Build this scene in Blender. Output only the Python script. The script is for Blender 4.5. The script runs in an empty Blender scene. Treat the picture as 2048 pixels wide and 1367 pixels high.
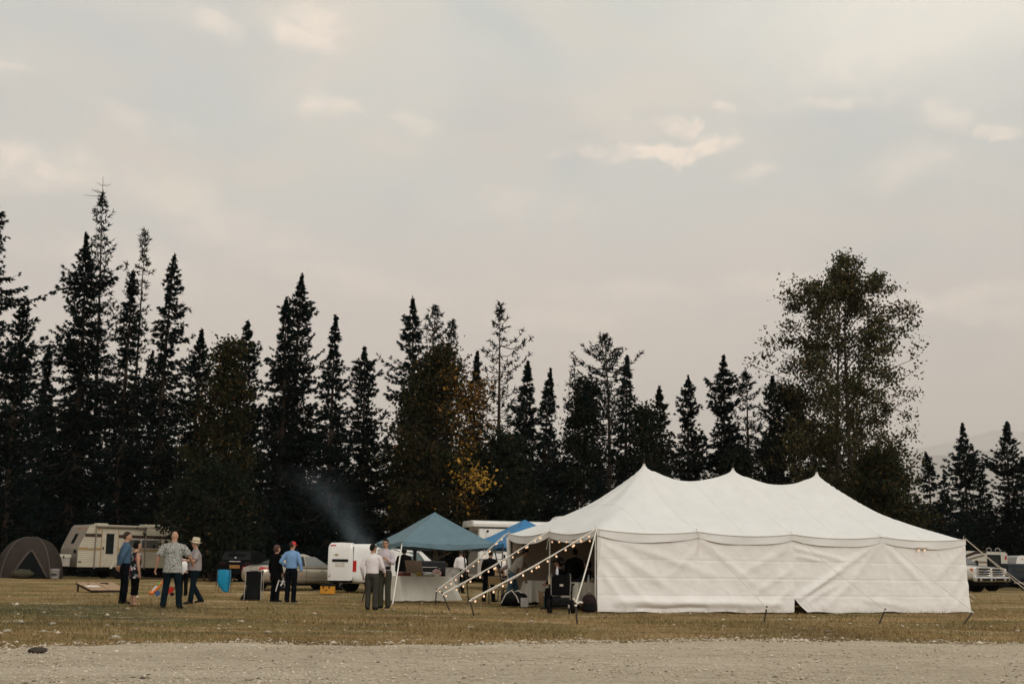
import bpy, math, random
import numpy as np
from mathutils import Vector, Matrix, noise
random.seed(7); rng = np.random.default_rng(7)
S = bpy.context.scene
COL = S.collection
R = math.radians

# ------------------------------------------------------------------ camera
FPX, PITCH, ROLL, CAMH = 2615.0, 0.1711, 0.0147, 1.1028
cd = bpy.data.cameras.new('camera')
cam = bpy.data.objects.new('camera', cd); COL.objects.link(cam)
cd.sensor_width = 36.0; cd.lens = FPX / 2048 * 36.0
cd.clip_start = 0.1; cd.clip_end = 90000
cam.matrix_world = Matrix.Translation((0, 0, CAMH)) @ Matrix.Rotation(math.pi / 2 + PITCH, 4, 'X') @ Matrix.Rotation(ROLL, 4, 'Z')
S.camera = cam

def ray(px, py):
    a, b = px - 1024, py - 683.5
    cr, sr = math.cos(ROLL), math.sin(ROLL)
    u, v = a * cr + b * sr, -a * sr + b * cr
    c, s = math.cos(PITCH), math.sin(PITCH)
    zc = -v / FPX
    return u / FPX, c - s * zc, s + c * zc
def rise(y):              # the meadow climbs a little towards the wood
    u = min(1, max(0, (y - 45) / 21)); return .28 * u * u * (3 - 2 * u)
def G(px, py):            # point of the ground seen at a photo pixel
    dx, dy, dz = ray(px, py); z = 0.0
    for _ in range(25):
        t = (z - CAMH) / dz; z = .5 * z + .5 * rise(dy * t)
    return Vector((dx * t, dy * t, z))
def AT(px, py, Y):        # point at distance Y seen at a photo pixel
    dx, dy, dz = ray(px, py); t = Y / dy
    return Vector((dx * t, Y, CAMH + dz * t))
def HT(px, py, Y): return AT(px, py, Y).z

# ------------------------------------------------------------------ sky, sun, exposure
SUN_EL, SUN_AZ = R(26), R(148)      # azimuth clockwise from the view direction
W = bpy.data.worlds.new('World'); S.world = W; W.use_nodes = True
nt = W.node_tree; nt.nodes.clear()
def N(tree, typ, **kw):
    n = tree.nodes.new(typ)
    for k, v in kw.items():
        if k == 'i':
            for kk, vv in v.items(): n.inputs[kk].default_value = vv
        else: setattr(n, k, v)
    return n
def L(tree, a, b): tree.links.new(a, b)
def mth(t, op, a, b=None, c=None, clamp=False):
    n = t.nodes.new('ShaderNodeMath'); n.operation = op; n.use_clamp = clamp
    for i, x in enumerate((a, b, c)):
        if x is None: continue
        if isinstance(x, (int, float)): n.inputs[i].default_value = x
        else: t.links.new(x, n.inputs[i])
    return n.outputs[0]
def lin(r, g, b):
    f = lambda c: (c / 255) / 12.92 if c / 255 <= .04045 else ((c / 255 + .055) / 1.055) ** 2.4
    return (f(r), f(g), f(b), 1)
def mixc(t, fac, a, b, blend='MIX'):
    n = t.nodes.new('ShaderNodeMix'); n.data_type = 'RGBA'; n.blend_type = blend
    for key, x in ((0, fac), (6, a), (7, b)):
        if isinstance(x, (int, float)): n.inputs[key].default_value = x
        elif isinstance(x, tuple): n.inputs[key].default_value = x
        else: t.links.new(x, n.inputs[key])
    return n.outputs[2]
def ramp(t, fac, stops, interp='LINEAR'):
    n = t.nodes.new('ShaderNodeValToRGB'); n.color_ramp.interpolation = interp
    e = n.color_ramp.elements
    while len(e) < len(stops): e.new(0.5)
    for x, (p, c) in zip(e, stops): x.position = p; x.color = c
    t.links.new(fac, n.inputs[0]); return n.outputs[0]

tc = N(nt, 'ShaderNodeTexCoord')
sep = N(nt, 'ShaderNodeSeparateXYZ'); L(nt, tc.outputs['Generated'], sep.inputs[0])
az = mth(nt, 'ARCTAN2', sep.outputs[0], sep.outputs[1])
el = mth(nt, 'ARCSINE', mth(nt, 'MAXIMUM', sep.outputs[2], -0.999))
cmb = N(nt, 'ShaderNodeCombineXYZ'); L(nt, az, cmb.inputs[0]); L(nt, el, cmb.inputs[1])
def wnoise(scale, detail, rough, sx=1, sy=1, off=0.0, dist=0.0):
    m = N(nt, 'ShaderNodeMapping'); m.inputs['Scale'].default_value = (sx, sy, 1); m.inputs['Location'].default_value = (off, off * .7, 0)
    L(nt, cmb.outputs[0], m.inputs[0])
    n = N(nt, 'ShaderNodeTexNoise', i={'Scale': scale, 'Detail': detail, 'Roughness': rough, 'Distortion': dist})
    L(nt, m.outputs[0], n.inputs['Vector']); return n
nish = N(nt, 'ShaderNodeTexSky', sky_type='NISHITA', sun_disc=False, sun_elevation=SUN_EL, sun_rotation=SUN_AZ,
         air_density=1.6, dust_density=5.0, ozone_density=1.0)
SKY = 1.0
veil = ramp(nt, mth(nt, 'MULTIPLY', el, 1 / 1.57, clamp=True), [
    (0.0, lin(214, 193, 187)), (0.06, lin(217, 198, 190)), (0.12, lin(209, 199, 195)), (0.18, lin(197, 202, 199)), (0.27, lin(202, 206, 200)),
    (0.6, lin(222, 222, 213)), (1.0, lin(232, 231, 225))])
nz = N(nt, 'ShaderNodeMix', data_type='RGBA'); nz.inputs[0].default_value = 0.93
nb = N(nt, 'ShaderNodeVectorMath', operation='SCALE'); L(nt, nish.outputs[0], nb.inputs[0]); nb.inputs['Scale'].default_value = 0.10
L(nt, nb.outputs[0], nz.inputs[6]); L(nt, veil, nz.inputs[7])
skyc = nz.outputs[2]
# broad soft cloud cover, then single clouds where they hang
n1 = wnoise(5.5, 5, .55, 1, 2.0, 3.1, .4)
broad = mth(nt, 'SMOOTHSTEP' if False else 'MULTIPLY', mth(nt, 'SUBTRACT', n1.outputs[0], .42, clamp=True), 2.4, clamp=True)
skyc = mixc(nt, mth(nt, 'MULTIPLY', broad, .85), skyc, lin(228, 210, 193))
n1b = wnoise(4.0, 4, .5, 1, 1.6, 8.7, .3)
skyc = mixc(nt, mth(nt, 'MULTIPLY', mth(nt, 'SUBTRACT', n1b.outputs[0], .5, clamp=True), 2.6, clamp=True), skyc, lin(156, 173, 183))
dn = wnoise(16, 6, .62, 1, 1.3, 1.7, .2)
dv = N(nt, 'ShaderNodeVectorMath', operation='MULTIPLY_ADD'); L(nt, dn.outputs[1], dv.inputs[0])
dv.inputs[1].default_value = (.10, .05, 0); L(nt, cmb.outputs[0], dv.inputs[2])
fine = wnoise(34, 7, .65, 1, 1.5, 5.2, .5)
def cloud(px, py, rx, ry, amp, tilt=0, soft=1.0):
    dx, dy, dz = ray(px, py); a0 = math.atan2(dx, dy); e0 = math.asin(dz / math.sqrt(dx * dx + dy * dy + dz * dz))
    m = N(nt, 'ShaderNodeMapping', vector_type='TEXTURE')
    m.inputs['Location'].default_value = (a0 + .05, e0 + .025, 0)
    m.inputs['Rotation'].default_value = (0, 0, R(tilt)); m.inputs['Scale'].default_value = (rx / FPX, ry / FPX, 1)
    L(nt, dv.outputs[0], m.inputs[0])
    ln = N(nt, 'ShaderNodeVectorMath', operation='LENGTH'); L(nt, m.outputs[0], ln.inputs[0])
    mr = N(nt, 'ShaderNodeMapRange', interpolation_type='SMOOTHSTEP', i={'From Min': 1.25, 'From Max': 1.25 - 1.1 * soft, 'To Min': 0, 'To Max': amp})
    L(nt, ln.outputs['Value'], mr.inputs[0]); return mr.outputs[0]
warm = None
for args in [(1350, 300, 120, 22, .75, 10, .6), (1190, 305, 70, 16, .45, 4), (1345, 255, 45, 16, .5, 4, .7), (1450, 228, 38, 13, .45, 0, .7), (1265, 248, 18, 8, .35),
             (620, 65, 70, 55, .55, 10), (650, 215, 55, 32, .45, -15), (420, 35, 70, 30, .4, -10), (830, 260, 80, 26, .3, -12),
             (70, 320, 170, 60, .6, -6), (400, 440, 220, 60, .35, -20), (1840, 610, 300, 36, .5, 2), (1990, 262, 80, 14, .5, -8, .7), (1690, 205, 120, 16, .4, 6),
             (1880, 230, 40, 40, .4, 30), (1520, 350, 60, 22, .4, 0), (1260, 585, 190, 34, .3, 0), (20, 128, 40, 12, .4, -15), (700, 560, 260, 40, .3, -6), (1820, 330, 120, 40, .3, 10), (230, 520, 240, 40, .32, -8), (560, 480, 150, 46, .3, -10), (1130, 640, 260, 30, .28, 2), (1560, 560, 160, 24, .3, 0), (1960, 640, 200, 30, .4, -3), (1750, 120, 200, 60, .3, 12), (300, 250, 120, 30, .22, -12), (1050, 420, 200, 40, .2, 0)]:
    c = cloud(*args); warm = c if warm is None else mth(nt, 'MAXIMUM', warm, c)
wf = mth(nt, 'MULTIPLY', warm, mth(nt, 'MULTIPLY', mth(nt, 'SUBTRACT', fine.outputs[0], .30, clamp=True), 4.2, clamp=True), clamp=True)
skyc = mixc(nt, wf, skyc, (1.12, .93, .76, 1))
glow = cloud(1900, -20, 620, 240, .75, 0)
skyc = mixc(nt, mth(nt, 'MULTIPLY', glow, mth(nt, 'MULTIPLY_ADD', n1.outputs[0], .9, .3, clamp=True)), skyc, (.93, .90, .81, 1))
# dark ground half
skyc = mixc(nt, mth(nt, 'LESS_THAN', el, -0.02), skyc, (.12, .11, .09, 1))
bg = N(nt, 'ShaderNodeBackground'); L(nt, skyc, bg.inputs[0]); bg.inputs[1].default_value = SKY
wo = N(nt, 'ShaderNodeOutputWorld'); L(nt, bg.outputs[0], wo.inputs[0])

sl = bpy.data.lights.new('sun', 'SUN'); sl.energy = 1.7; sl.angle = R(22); sl.color = (1, .965, .92)
sun = bpy.data.objects.new('sun', sl); COL.objects.link(sun)
sd = Vector((math.sin(SUN_AZ) * math.cos(SUN_EL), math.cos(SUN_AZ) * math.cos(SUN_EL), math.sin(SUN_EL)))
sun.rotation_euler = sd.to_track_quat('Z', 'Y').to_euler()
vs = S.view_settings; vs.view_transform = 'Standard'; vs.look = 'None'; vs.exposure = 0.38; vs.gamma = 1; vs.use_curve_mapping = False
S.cycles.max_bounces = 6; S.cycles.volume_bounces = 1; S.cycles.transparent_max_bounces = 8
S.cycles.use_denoising = True

# ------------------------------------------------------------------ mesh helpers
class MB:
    def __init__(s): s.v = []; s.f = []; s.m = None
    def add(s, v, f):
        o = len(s.v)
        if s.m is not None: v = [s.m @ Vector(p) for p in v]
        s.v += [tuple(p) for p in v]; s.f += [tuple(i + o for i in q) for q in f]; return s
    def box(s, c, d, rz=0, bev=0.0, rx=0, ry=0):
        hx, hy, hz = d[0] / 2, d[1] / 2, d[2] / 2
        M_ = Matrix.Translation(c) @ Matrix.Rotation(rz, 4, 'Z') @ Matrix.Rotation(ry, 4, 'Y') @ Matrix.Rotation(rx, 4, 'X')
        if bev <= 0:
            v = [(x, y, z) for x in (-hx, hx) for y in (-hy, hy) for z in (-hz, hz)]
            f = [(0, 1, 3, 2), (4, 6, 7, 5), (0, 4, 5, 1), (2, 3, 7, 6), (0, 2, 6, 4), (1, 5, 7, 3)]
        else:
            b = min(bev, hx * .95, hy * .95, hz * .95); v = []; idx = {}
            for x in (-1, 1):
                for y in (-1, 1):
                    for z in (-1, 1):
                        for k in range(3):
                            p = [x * (hx - b), y * (hy - b), z * (hz - b)]; p[k] = (x, y, z)[k] * (hx, hy, hz)[k]
                            idx[(x, y, z, k)] = len(v); v.append(tuple(p))
            f = []
            for k in range(3):
                a, c2 = [(1, 2), (0, 2), (0, 1)][k]
                for sg in (-1, 1):
                    q = []
                    for (i, j) in ((-1, -1), (1, -1), (1, 1), (-1, 1)):
                        t = [0, 0, 0]; t[k] = sg; t[a] = i; t[c2] = j; q.append(idx[(*t, k)])
                    f.append(tuple(q) if (sg > 0) == (k != 1) else tuple(reversed(q)))
            for k in range(3):      # edges along axis k
                a, c2 = [(1, 2), (0, 2), (0, 1)][k]
                for i in (-1, 1):
                    for j in (-1, 1):
                        t0 = [0, 0, 0]; t0[k] = -1; t0[a] = i; t0[c2] = j; t1 = list(t0); t1[k] = 1
                        q = (idx[(*t0, a)], idx[(*t1, a)], idx[(*t1, c2)], idx[(*t0, c2)])
                        f.append(q if (i * j > 0) == (k != 1) else tuple(reversed(q)))
            for x in (-1, 1):
                for y in (-1, 1):
                    for z in (-1, 1):
                        q = (idx[(x, y, z, 0)], idx[(x, y, z, 1)], idx[(x, y, z, 2)])
                        f.append(q if x * y * z > 0 else tuple(reversed(q)))
        return s.add([M_ @ Vector(p) for p in v], f)
    def loft(s, rings, caps=True, close=True):
        n = len(rings[0]); v = [p for r in rings for p in r]; f = []
        for i in range(len(rings) - 1):
            for j in range(n if close else n - 1):
                k = (j + 1) % n
                f.append((i * n + j, i * n + k, (i + 1) * n + k, (i + 1) * n + j))
        if caps and close:
            f.append(tuple(reversed(range(n)))); f.append(tuple(range((len(rings) - 1) * n, len(rings) * n)))
        return s.add(v, f)
    def tube(s, pts, r, n=8, hint=None, caps=True):
        pts = [Vector(p) for p in pts]; m = len(pts)
        rr = r if isinstance(r, (list, tuple)) else [r] * m
        rings = []; a = Vector(hint) if hint else None
        for i, p in enumerate(pts):
            d = (pts[min(i + 1, m - 1)] - pts[max(i - 1, 0)]).normalized()
            if a is None: a = Vector((1, 0, 0)) if abs(d.x) < .8 else Vector((0, 1, 0))
            x = (a - d * a.dot(d))
            if x.length < 1e-4: x = d.orthogonal()
            x.normalize(); y = d.cross(x); a = x if hint is None else Vector(hint)
            q = rr[i]; rx, ry = q if isinstance(q, (tuple, list)) else (q, q)
            rings.append([p + x * (rx * math.cos(t)) + y * (ry * math.sin(t)) for t in [2 * math.pi * k / n for k in range(n)]])
        return s.loft(rings, caps)
    def ell(s, c, r, nu=14, nv=9, mat=None, fn=None):
        c = Vector(c); v = []; f = []
        r = r if isinstance(r, (tuple, list)) else (r, r, r)
        for i in range(nv + 1):
            ph = math.pi * i / nv
            for j in range(nu):
                th = 2 * math.pi * j / nu
                d = Vector((math.sin(ph) * math.cos(th), math.sin(ph) * math.sin(th), math.cos(ph)))
                k = fn(d) if fn else 1
                p = Vector((d.x * r[0] * k, d.y * r[1] * k, d.z * r[2] * k))
                if mat is not None: p = mat @ p
                v.append(c + p)
        for i in range(nv):
            for j in range(nu):
                k = (j + 1) % nu; f.append((i * nu + j, (i + 1) * nu + j, (i + 1) * nu + k, i * nu + k))
        return s.add(v, f)
    def prism(s, poly, axis, a, b):
        def mk(p, t): return {'x': (t, p[0], p[1]), 'y': (p[0], t, p[1]), 'z': (p[0], p[1], t)}[axis]
        n = len(poly); v = [mk(p, a) for p in poly] + [mk(p, b) for p in poly]
        f = [(i, (i + 1) % n, n + (i + 1) % n, n + i) for i in range(n)] + [tuple(reversed(range(n))), tuple(range(n, 2 * n))]
        return s.add(v, f)
    def patch(s, fn, nu, nv, thick=None):
        v = [Vector(fn(i / nu, j / nv)) for i in range(nu + 1) for j in range(nv + 1)]; w = nv + 1; n = len(v)
        f = [(i * w + j, (i + 1) * w + j, (i + 1) * w + j + 1, i * w + j + 1) for i in range(nu) for j in range(nv)]
        if thick is not None:
            t = Vector(thick); v = v + [p + t for p in v]
            f += [tuple(n + k for k in reversed(q)) for q in list(f)]
            b = [i * w for i in range(nu + 1)] + [nu * w + j for j in range(1, nv + 1)] + [i * w + nv for i in range(nu - 1, -1, -1)] + [j for j in range(nv - 1, 0, -1)]
            f += [(b[k], b[(k + 1) % len(b)], n + b[(k + 1) % len(b)], n + b[k]) for k in range(len(b))]
        return s.add(v, f)
    def lathe(s, prof, c=(0, 0, 0), axis='z', n=20):
        rings = []
        for k in range(n):
            t = 2 * math.pi * k / n; cs, sn = math.cos(t), math.sin(t); ring = []
            for r, h in prof:
                p = {'z': (r * cs, r * sn, h), 'y': (r * cs, h, r * sn), 'x': (h, r * cs, r * sn)}[axis]
                ring.append((p[0] + c[0], p[1] + c[1], p[2] + c[2]))
            rings.append(ring)
        rings.append(rings[0]); return s.loft(rings, caps=False, close=False)
    def build(s, name, mat, parent=None, smooth=True, angle=40):
        me = bpy.data.meshes.new(name); me.from_pydata(s.v, [], s.f)
        me.materials.append(mat)
        if smooth:
            me.polygons.foreach_set('use_smooth', [True] * len(me.polygons))
            try: me.set_sharp_from_angle(angle=R(angle))
            except Exception: pass
        me.update()
        o = bpy.data.objects.new(name, me); COL.objects.link(o)
        if parent is not None: o.parent = parent
        return o
def tag(o, label=None, cat=None, group=None, kind=None):
    if label: o['label'] = label
    if cat: o['category'] = cat
    if group: o['group'] = group
    if kind: o['kind'] = kind
    return o
def thing(name, label, cat, loc=(0, 0, 0), rz=0, group=None):
    o = bpy.data.objects.new(name, None); COL.objects.link(o); o.empty_display_size = .2
    o.location = loc; o.rotation_euler = (0, 0, rz); return tag(o, label, cat, group)
def npmesh(name, V, F, mat, parent=None, smooth=False):
    """V (n,3) float, F (m,k) int with k = 3 or 4"""
    me = bpy.data.meshes.new(name); V = np.asarray(V, np.float32); F = np.asarray(F, np.int32)
    k = F.shape[1]; me.vertices.add(len(V)); me.vertices.foreach_set('co', V.ravel())
    me.loops.add(F.size); me.loops.foreach_set('vertex_index', F.ravel())
    me.polygons.add(len(F)); me.polygons.foreach_set('loop_start', np.arange(0, F.size, k, dtype=np.int32))
    me.polygons.foreach_set('loop_total', np.full(len(F), k, np.int32))
    if smooth: me.polygons.foreach_set('use_smooth', np.ones(len(F), bool))
    me.materials.append(mat); me.update(calc_edges=True)
    o = bpy.data.objects.new(name, me); COL.objects.link(o)
    if parent is not None: o.parent = parent
    return o
def copy_tree(o, parent=None):
    c = o.copy(); COL.objects.link(c)
    if parent is not None: c.parent = parent
    for ch in list(o.children): copy_tree(ch, c)
    return c

# ------------------------------------------------------------------ materials
MC = {}
def M(name, col=None, rough=.65, metal=0.0, var=.14, scale=5.0, bump=0.0, bscale=60.0, spec=None, transl=0.0, emit=None, dirt=None, coat=0.0):
    if name in MC: return MC[name]
    m = bpy.data.materials.new(name); m.use_nodes = True; t = m.node_tree
    b = t.nodes['Principled BSDF']; b.inputs['Roughness'].default_value = rough; b.inputs['Metallic'].default_value = metal
    if spec is None: spec = .4 if max(col[:3]) > .06 or metal > .2 or coat > 0 or rough < .45 else .07
    b.inputs['Specular IOR Level'].default_value = spec; b.inputs['Coat Weight'].default_value = coat
    c = N(t, 'ShaderNodeTexCoord')
    n = N(t, 'ShaderNodeTexNoise', i={'Scale': scale, 'Detail': 5, 'Roughness': .6}); L(t, c.outputs['Object'], n.inputs['Vector'])
    lo = tuple(x * (1 - var) for x in col[:3]) + (1,); hi = tuple(min(1, x * (1 + var)) for x in col[:3]) + (1,)
    out = ramp(t, n.outputs[0], [(.3, lo), (.7, hi)])
    if dirt:
        dcol, amt, dsc = dirt
        n2 = N(t, 'ShaderNodeTexNoise', i={'Scale': dsc, 'Detail': 6, 'Roughness': .7}); L(t, c.outputs['Object'], n2.inputs['Vector'])
        out = mixc(t, mth(t, 'MULTIPLY', mth(t, 'SUBTRACT', n2.outputs[0], .48, clamp=True), amt * 4, clamp=True), out, dcol)
    L(t, out, b.inputs['Base Color'])
    if emit: b.inputs['Emission Color'].default_value = emit[0]; b.inputs['Emission Strength'].default_value = emit[1]
    if bump:
        n3 = N(t, 'ShaderNodeTexNoise', i={'Scale': bscale, 'Detail': 4}); L(t, c.outputs['Object'], n3.inputs['Vector'])
        bp = N(t, 'ShaderNodeBump', i={'Strength': bump, 'Distance': .02}); L(t, n3.outputs[0], bp.inputs['Height']); L(t, bp.outputs[0], b.inputs['Normal'])
    if transl:
        tr = N(t, 'ShaderNodeBsdfTranslucent'); L(t, out, tr.inputs[0]); mx = N(t, 'ShaderNodeMixShader'); mx.inputs[0].default_value = transl
        L(t, b.outputs[0], mx.inputs[1]); L(t, tr.outputs[0], mx.inputs[2]); L(t, mx.outputs[0], t.nodes['Material Output'].inputs[0])
    MC[name] = m; return m
def glassy(name, col=(.02, .03, .03, 1), rough=.06):
    return M(name, col, rough=rough, var=.05, spec=.6, coat=.3)
def leafmat(name, stops, rough=.6, transl=.25):
    m = bpy.data.materials.new(name); m.use_nodes = True; t = m.node_tree
    b = t.nodes['Principled BSDF']; b.inputs['Roughness'].default_value = rough; b.inputs['Specular IOR Level'].default_value = .05
    g = N(t, 'ShaderNodeNewGeometry'); c = ramp(t, g.outputs['Random Per Island'], stops)
    L(t, c, b.inputs['Base Color'])
    tr = N(t, 'ShaderNodeBsdfTranslucent'); L(t, c, tr.inputs[0]); mx = N(t, 'ShaderNodeMixShader'); mx.inputs[0].default_value = transl
    L(t, b.outputs[0], mx.inputs[1]); L(t, tr.outputs[0], mx.inputs[2]); L(t, mx.outputs[0], t.nodes['Material Output'].inputs[0])
    return m

# ------------------------------------------------------------------ ground
def patchmask(t, pos, spots):
    tot = None
    for (x, y, rx, ry) in spots:
        m = N(t, 'ShaderNodeMapping', vector_type='TEXTURE'); m.inputs['Location'].default_value = (x, y, 0); m.inputs['Scale'].default_value = (rx, ry, 1)
        L(t, pos, m.inputs[0]); ln = N(t, 'ShaderNodeVectorMath', operation='LENGTH'); L(t, m.outputs[0], ln.inputs[0])
        v = mth(t, 'SUBTRACT', 1.3, ln.outputs['Value'], clamp=True); tot = v if tot is None else mth(t, 'MAXIMUM', tot, v)
    return tot
GREEN = [(G(60, 1222).x, G(60, 1222).y, 3.4, 4.5), (G(250, 1236).x, G(250, 1236).y, 3.0, 1.2), (G(30, 1245).x, G(30, 1245).y, 2.5, .8), (G(150, 1212).x, G(150, 1212).y, 4, 2.5),
         (G(420, 1238).x, G(420, 1238).y, 1.6, .5), (G(1060, 1252).x, G(1060, 1252).y, 1.5, .5), (G(760, 1246).x, G(760, 1246).y, 1.2, .5), (G(480, 1262).x, G(480, 1262).y, 2.6, .5)]
def grass_color(t, blades=False):
    geo = N(t, 'ShaderNodeNewGeometry'); pos = geo.outputs['Position']
    def nz(scale, detail, sx=1, sy=1):
        m = N(t, 'ShaderNodeMapping'); m.inputs['Scale'].default_value = (sx, sy, 1); L(t, pos, m.inputs[0])
        n = N(t, 'ShaderNodeTexNoise', i={'Scale': scale, 'Detail': detail, 'Roughness': .62}); L(t, m.outputs[0], n.inputs['Vector']); return n.outputs[0]
    a = nz(.6, 7, .45, 1.0)
    base = ramp(t, a, [(.25, (.085, .056, .025, 1)), (.42, (.20, .135, .056, 1)), (.58, (.33, .225, .10, 1)), (.75, (.48, .355, .21, 1))])
    olive = nz(.33, 5, .8, 1.2)
    base = mixc(t, mth(t, 'MULTIPLY', mth(t, 'SUBTRACT', olive, .48, clamp=True), 6.5, clamp=True), base, (.16, .135, .048, 1))
    g = mth(t, 'MULTIPLY', patchmask(t, pos, GREEN), mth(t, 'MULTIPLY', mth(t, 'SUBTRACT', nz(1.1, 6, .5, 1.3), .36, clamp=True), 8.0, clamp=True))
    base = mixc(t, mth(t, 'MULTIPLY', g, .95, clamp=True), base, (.045, .06, .028, 1))
    if blades:
        base = mixc(t, .30, base, ramp(t, geo.outputs['Random Per Island'], [(0, (.08, .06, .025, 1)), (.5, (.24, .175, .075, 1)), (.9, (.44, .33, .18, 1)), (1, (.15, .145, .05, 1))]), 'MIX')
    else:
        soil = nz(.9, 7, .4, 1.5)
        base = mixc(t, mth(t, 'MULTIPLY', mth(t, 'SUBTRACT', soil, .56, clamp=True), 9, clamp=True), base, (.47, .385, .275, 1))
        fine = nz(14, 5, .6, 1)
        base = mixc(t, 1.0, base, ramp(t, fine, [(.3, (.62, .6, .56, 1)), (.55, (1, 1, 1, 1)), (.75, (1.25, 1.22, 1.15, 1))]), 'MULTIPLY')
    return base
gm = bpy.data.materials.new('dry_meadow'); gm.use_nodes = True; t = gm.node_tree
pb = t.nodes['Principled BSDF']; pb.inputs['Roughness'].default_value = .95; pb.inputs['Specular IOR Level'].default_value = .1
L(t, grass_color(t), pb.inputs['Base Color'])
gg = N(t, 'ShaderNodeNewGeometry'); nn = N(t, 'ShaderNodeTexNoise', i={'Scale': 9, 'Detail': 8, 'Roughness': .7}); L(t, gg.outputs['Position'], nn.inputs['Vector'])
bp = N(t, 'ShaderNodeBump', i={'Strength': .9, 'Distance': .06}); L(t, nn.outputs[0], bp.inputs['Height']); L(t, bp.outputs[0], pb.inputs['Normal'])
xs = np.concatenate([-np.geomspace(60, 42000, 18)[::-1], np.arange(-46, 46.1, .5), np.geomspace(60, 42000, 18)])
ys = np.concatenate([-np.geomspace(20, 20000, 12)[::-1], np.arange(-8, 112, .5), np.geomspace(125, 42000, 22)])
X, Y = np.meshgrid(xs, ys, indexing='ij')
def hnoise(x, y):
    return (np.sin(x * .9 + 1.3 * np.sin(y * .55)) * np.sin(y * .8 + 1.1 * np.sin(x * .43)) * .018 + np.sin(x * 2.3 + y * 1.7) * np.sin(y * 2.9 - x) * .008)
near = (np.abs(X) < 47) & (Y > -9) & (Y < 112)
Z = np.where(near, hnoise(X, Y) - .02, -.02) + np.vectorize(rise)(Y)
nx, ny = X.shape
idx = np.arange(nx * ny).reshape(nx, ny)
F = np.stack([idx[:-1, :-1], idx[1:, :-1], idx[1:, 1:], idx[:-1, 1:]], -1).reshape(-1, 4)
tag(npmesh('ground', np.stack([X, Y, Z], -1).reshape(-1, 3), F, gm, smooth=True), kind='structure')

# gravel road across the foreground
edge_px = [(-300, 1308), (0, 1300), (120, 1292), (300, 1286), (600, 1288), (900, 1290), (1150, 1287), (1400, 1281), (1700, 1283), (2048, 1288), (2400, 1296)]
ex = np.array([G(*p).x for p in edge_px]); ey = np.array([G(*p).y for p in edge_px])
ex = np.concatenate([[-60], ex, [70]]); ey = np.concatenate([[ey[0] - 9], ey, [ey[-1] + 12]])
def road_edge(x): return np.interp(x, ex, ey) + .22 * np.sin(x * 1.9) * np.sin(x * .7 + 1) + .12 * np.sin(x * 5.3 + 2)
rm = bpy.data.materials.new('pale_gravel'); rm.use_nodes = True; t = rm.node_tree
pb = t.nodes['Principled BSDF']; pb.inputs['Roughness'].default_value = .95; pb.inputs['Specular IOR Level'].default_value = .15
gg = N(t, 'ShaderNodeNewGeometry')
def rn(scale, detail, sx=1, sy=1, rough=.65):
    m = N(t, 'ShaderNodeMapping'); m.inputs['Scale'].default_value = (sx, sy, 1); L(t, gg.outputs['Position'], m.inputs[0])
    n = N(t, 'ShaderNodeTexNoise', i={'Scale': scale, 'Detail': detail, 'Roughness': rough}); L(t, m.outputs[0], n.inputs['Vector']); return n.outputs[0]
rc = ramp(t, rn(.5, 6, .35, 1), [(.3, (.50, .42, .31, 1)), (.5, (.60, .51, .385, 1)), (.7, (.68, .59, .46, 1))])
rc = mixc(t, 1, rc, ramp(t, rn(26, 6, .8, 1), [(.3, (.55, .53, .51, 1)), (.5, (1, 1, 1, 1)), (.7, (1.2, 1.2, 1.18, 1))]), 'MULTIPLY')
rc = mixc(t, 1, rc, ramp(t, rn(4.5, 7, .45, 1, .7), [(.3, (.72, .70, .67, 1)), (.5, (1, 1, 1, 1)), (.7, (1.1, 1.1, 1.09, 1))]), 'MULTIPLY')
vo = N(t, 'ShaderNodeTexVoronoi', i={'Scale': 22}); L(t, gg.outputs['Position'], vo.inputs['Vector'])
rc = mixc(t, mth(t, 'LESS_THAN', vo.outputs['Distance'], .13), rc, (.26, .225, .18, 1))
L(t, rc, pb.inputs['Base Color'])
bp = N(t, 'ShaderNodeBump', i={'Strength': 1.0, 'Distance': .045}); L(t, rn(24, 9, 1, 1, .8), bp.inputs['Height']); L(t, bp.outputs[0], pb.inputs['Normal'])
rx = np.arange(-60, 70.1, .25); rows = np.linspace(0, 1, 60) ** .8
RV = []
for x in rx:
    ye = float(road_edge(x))
    for k, r in enumerate(rows):
        y = -6 + (ye + 6) * r
        z = .022 + .010 * noise.noise(Vector((x * .6, y * .8, 2))) + .008 * noise.noise(Vector((x * 1.7, y * 1.9, 5))) - (.05 if k == len(rows) - 1 else 0)
        RV.append((x, y, z))
nr = len(rows); idx = np.arange(len(RV)).reshape(len(rx), nr)
F = np.stack([idx[:-1, :-1], idx[1:, :-1], idx[1:, 1:], idx[:-1, 1:]], -1).reshape(-1, 4)
tag(npmesh('gravel_road', RV, F, rm, smooth=True), kind='structure')

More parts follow.
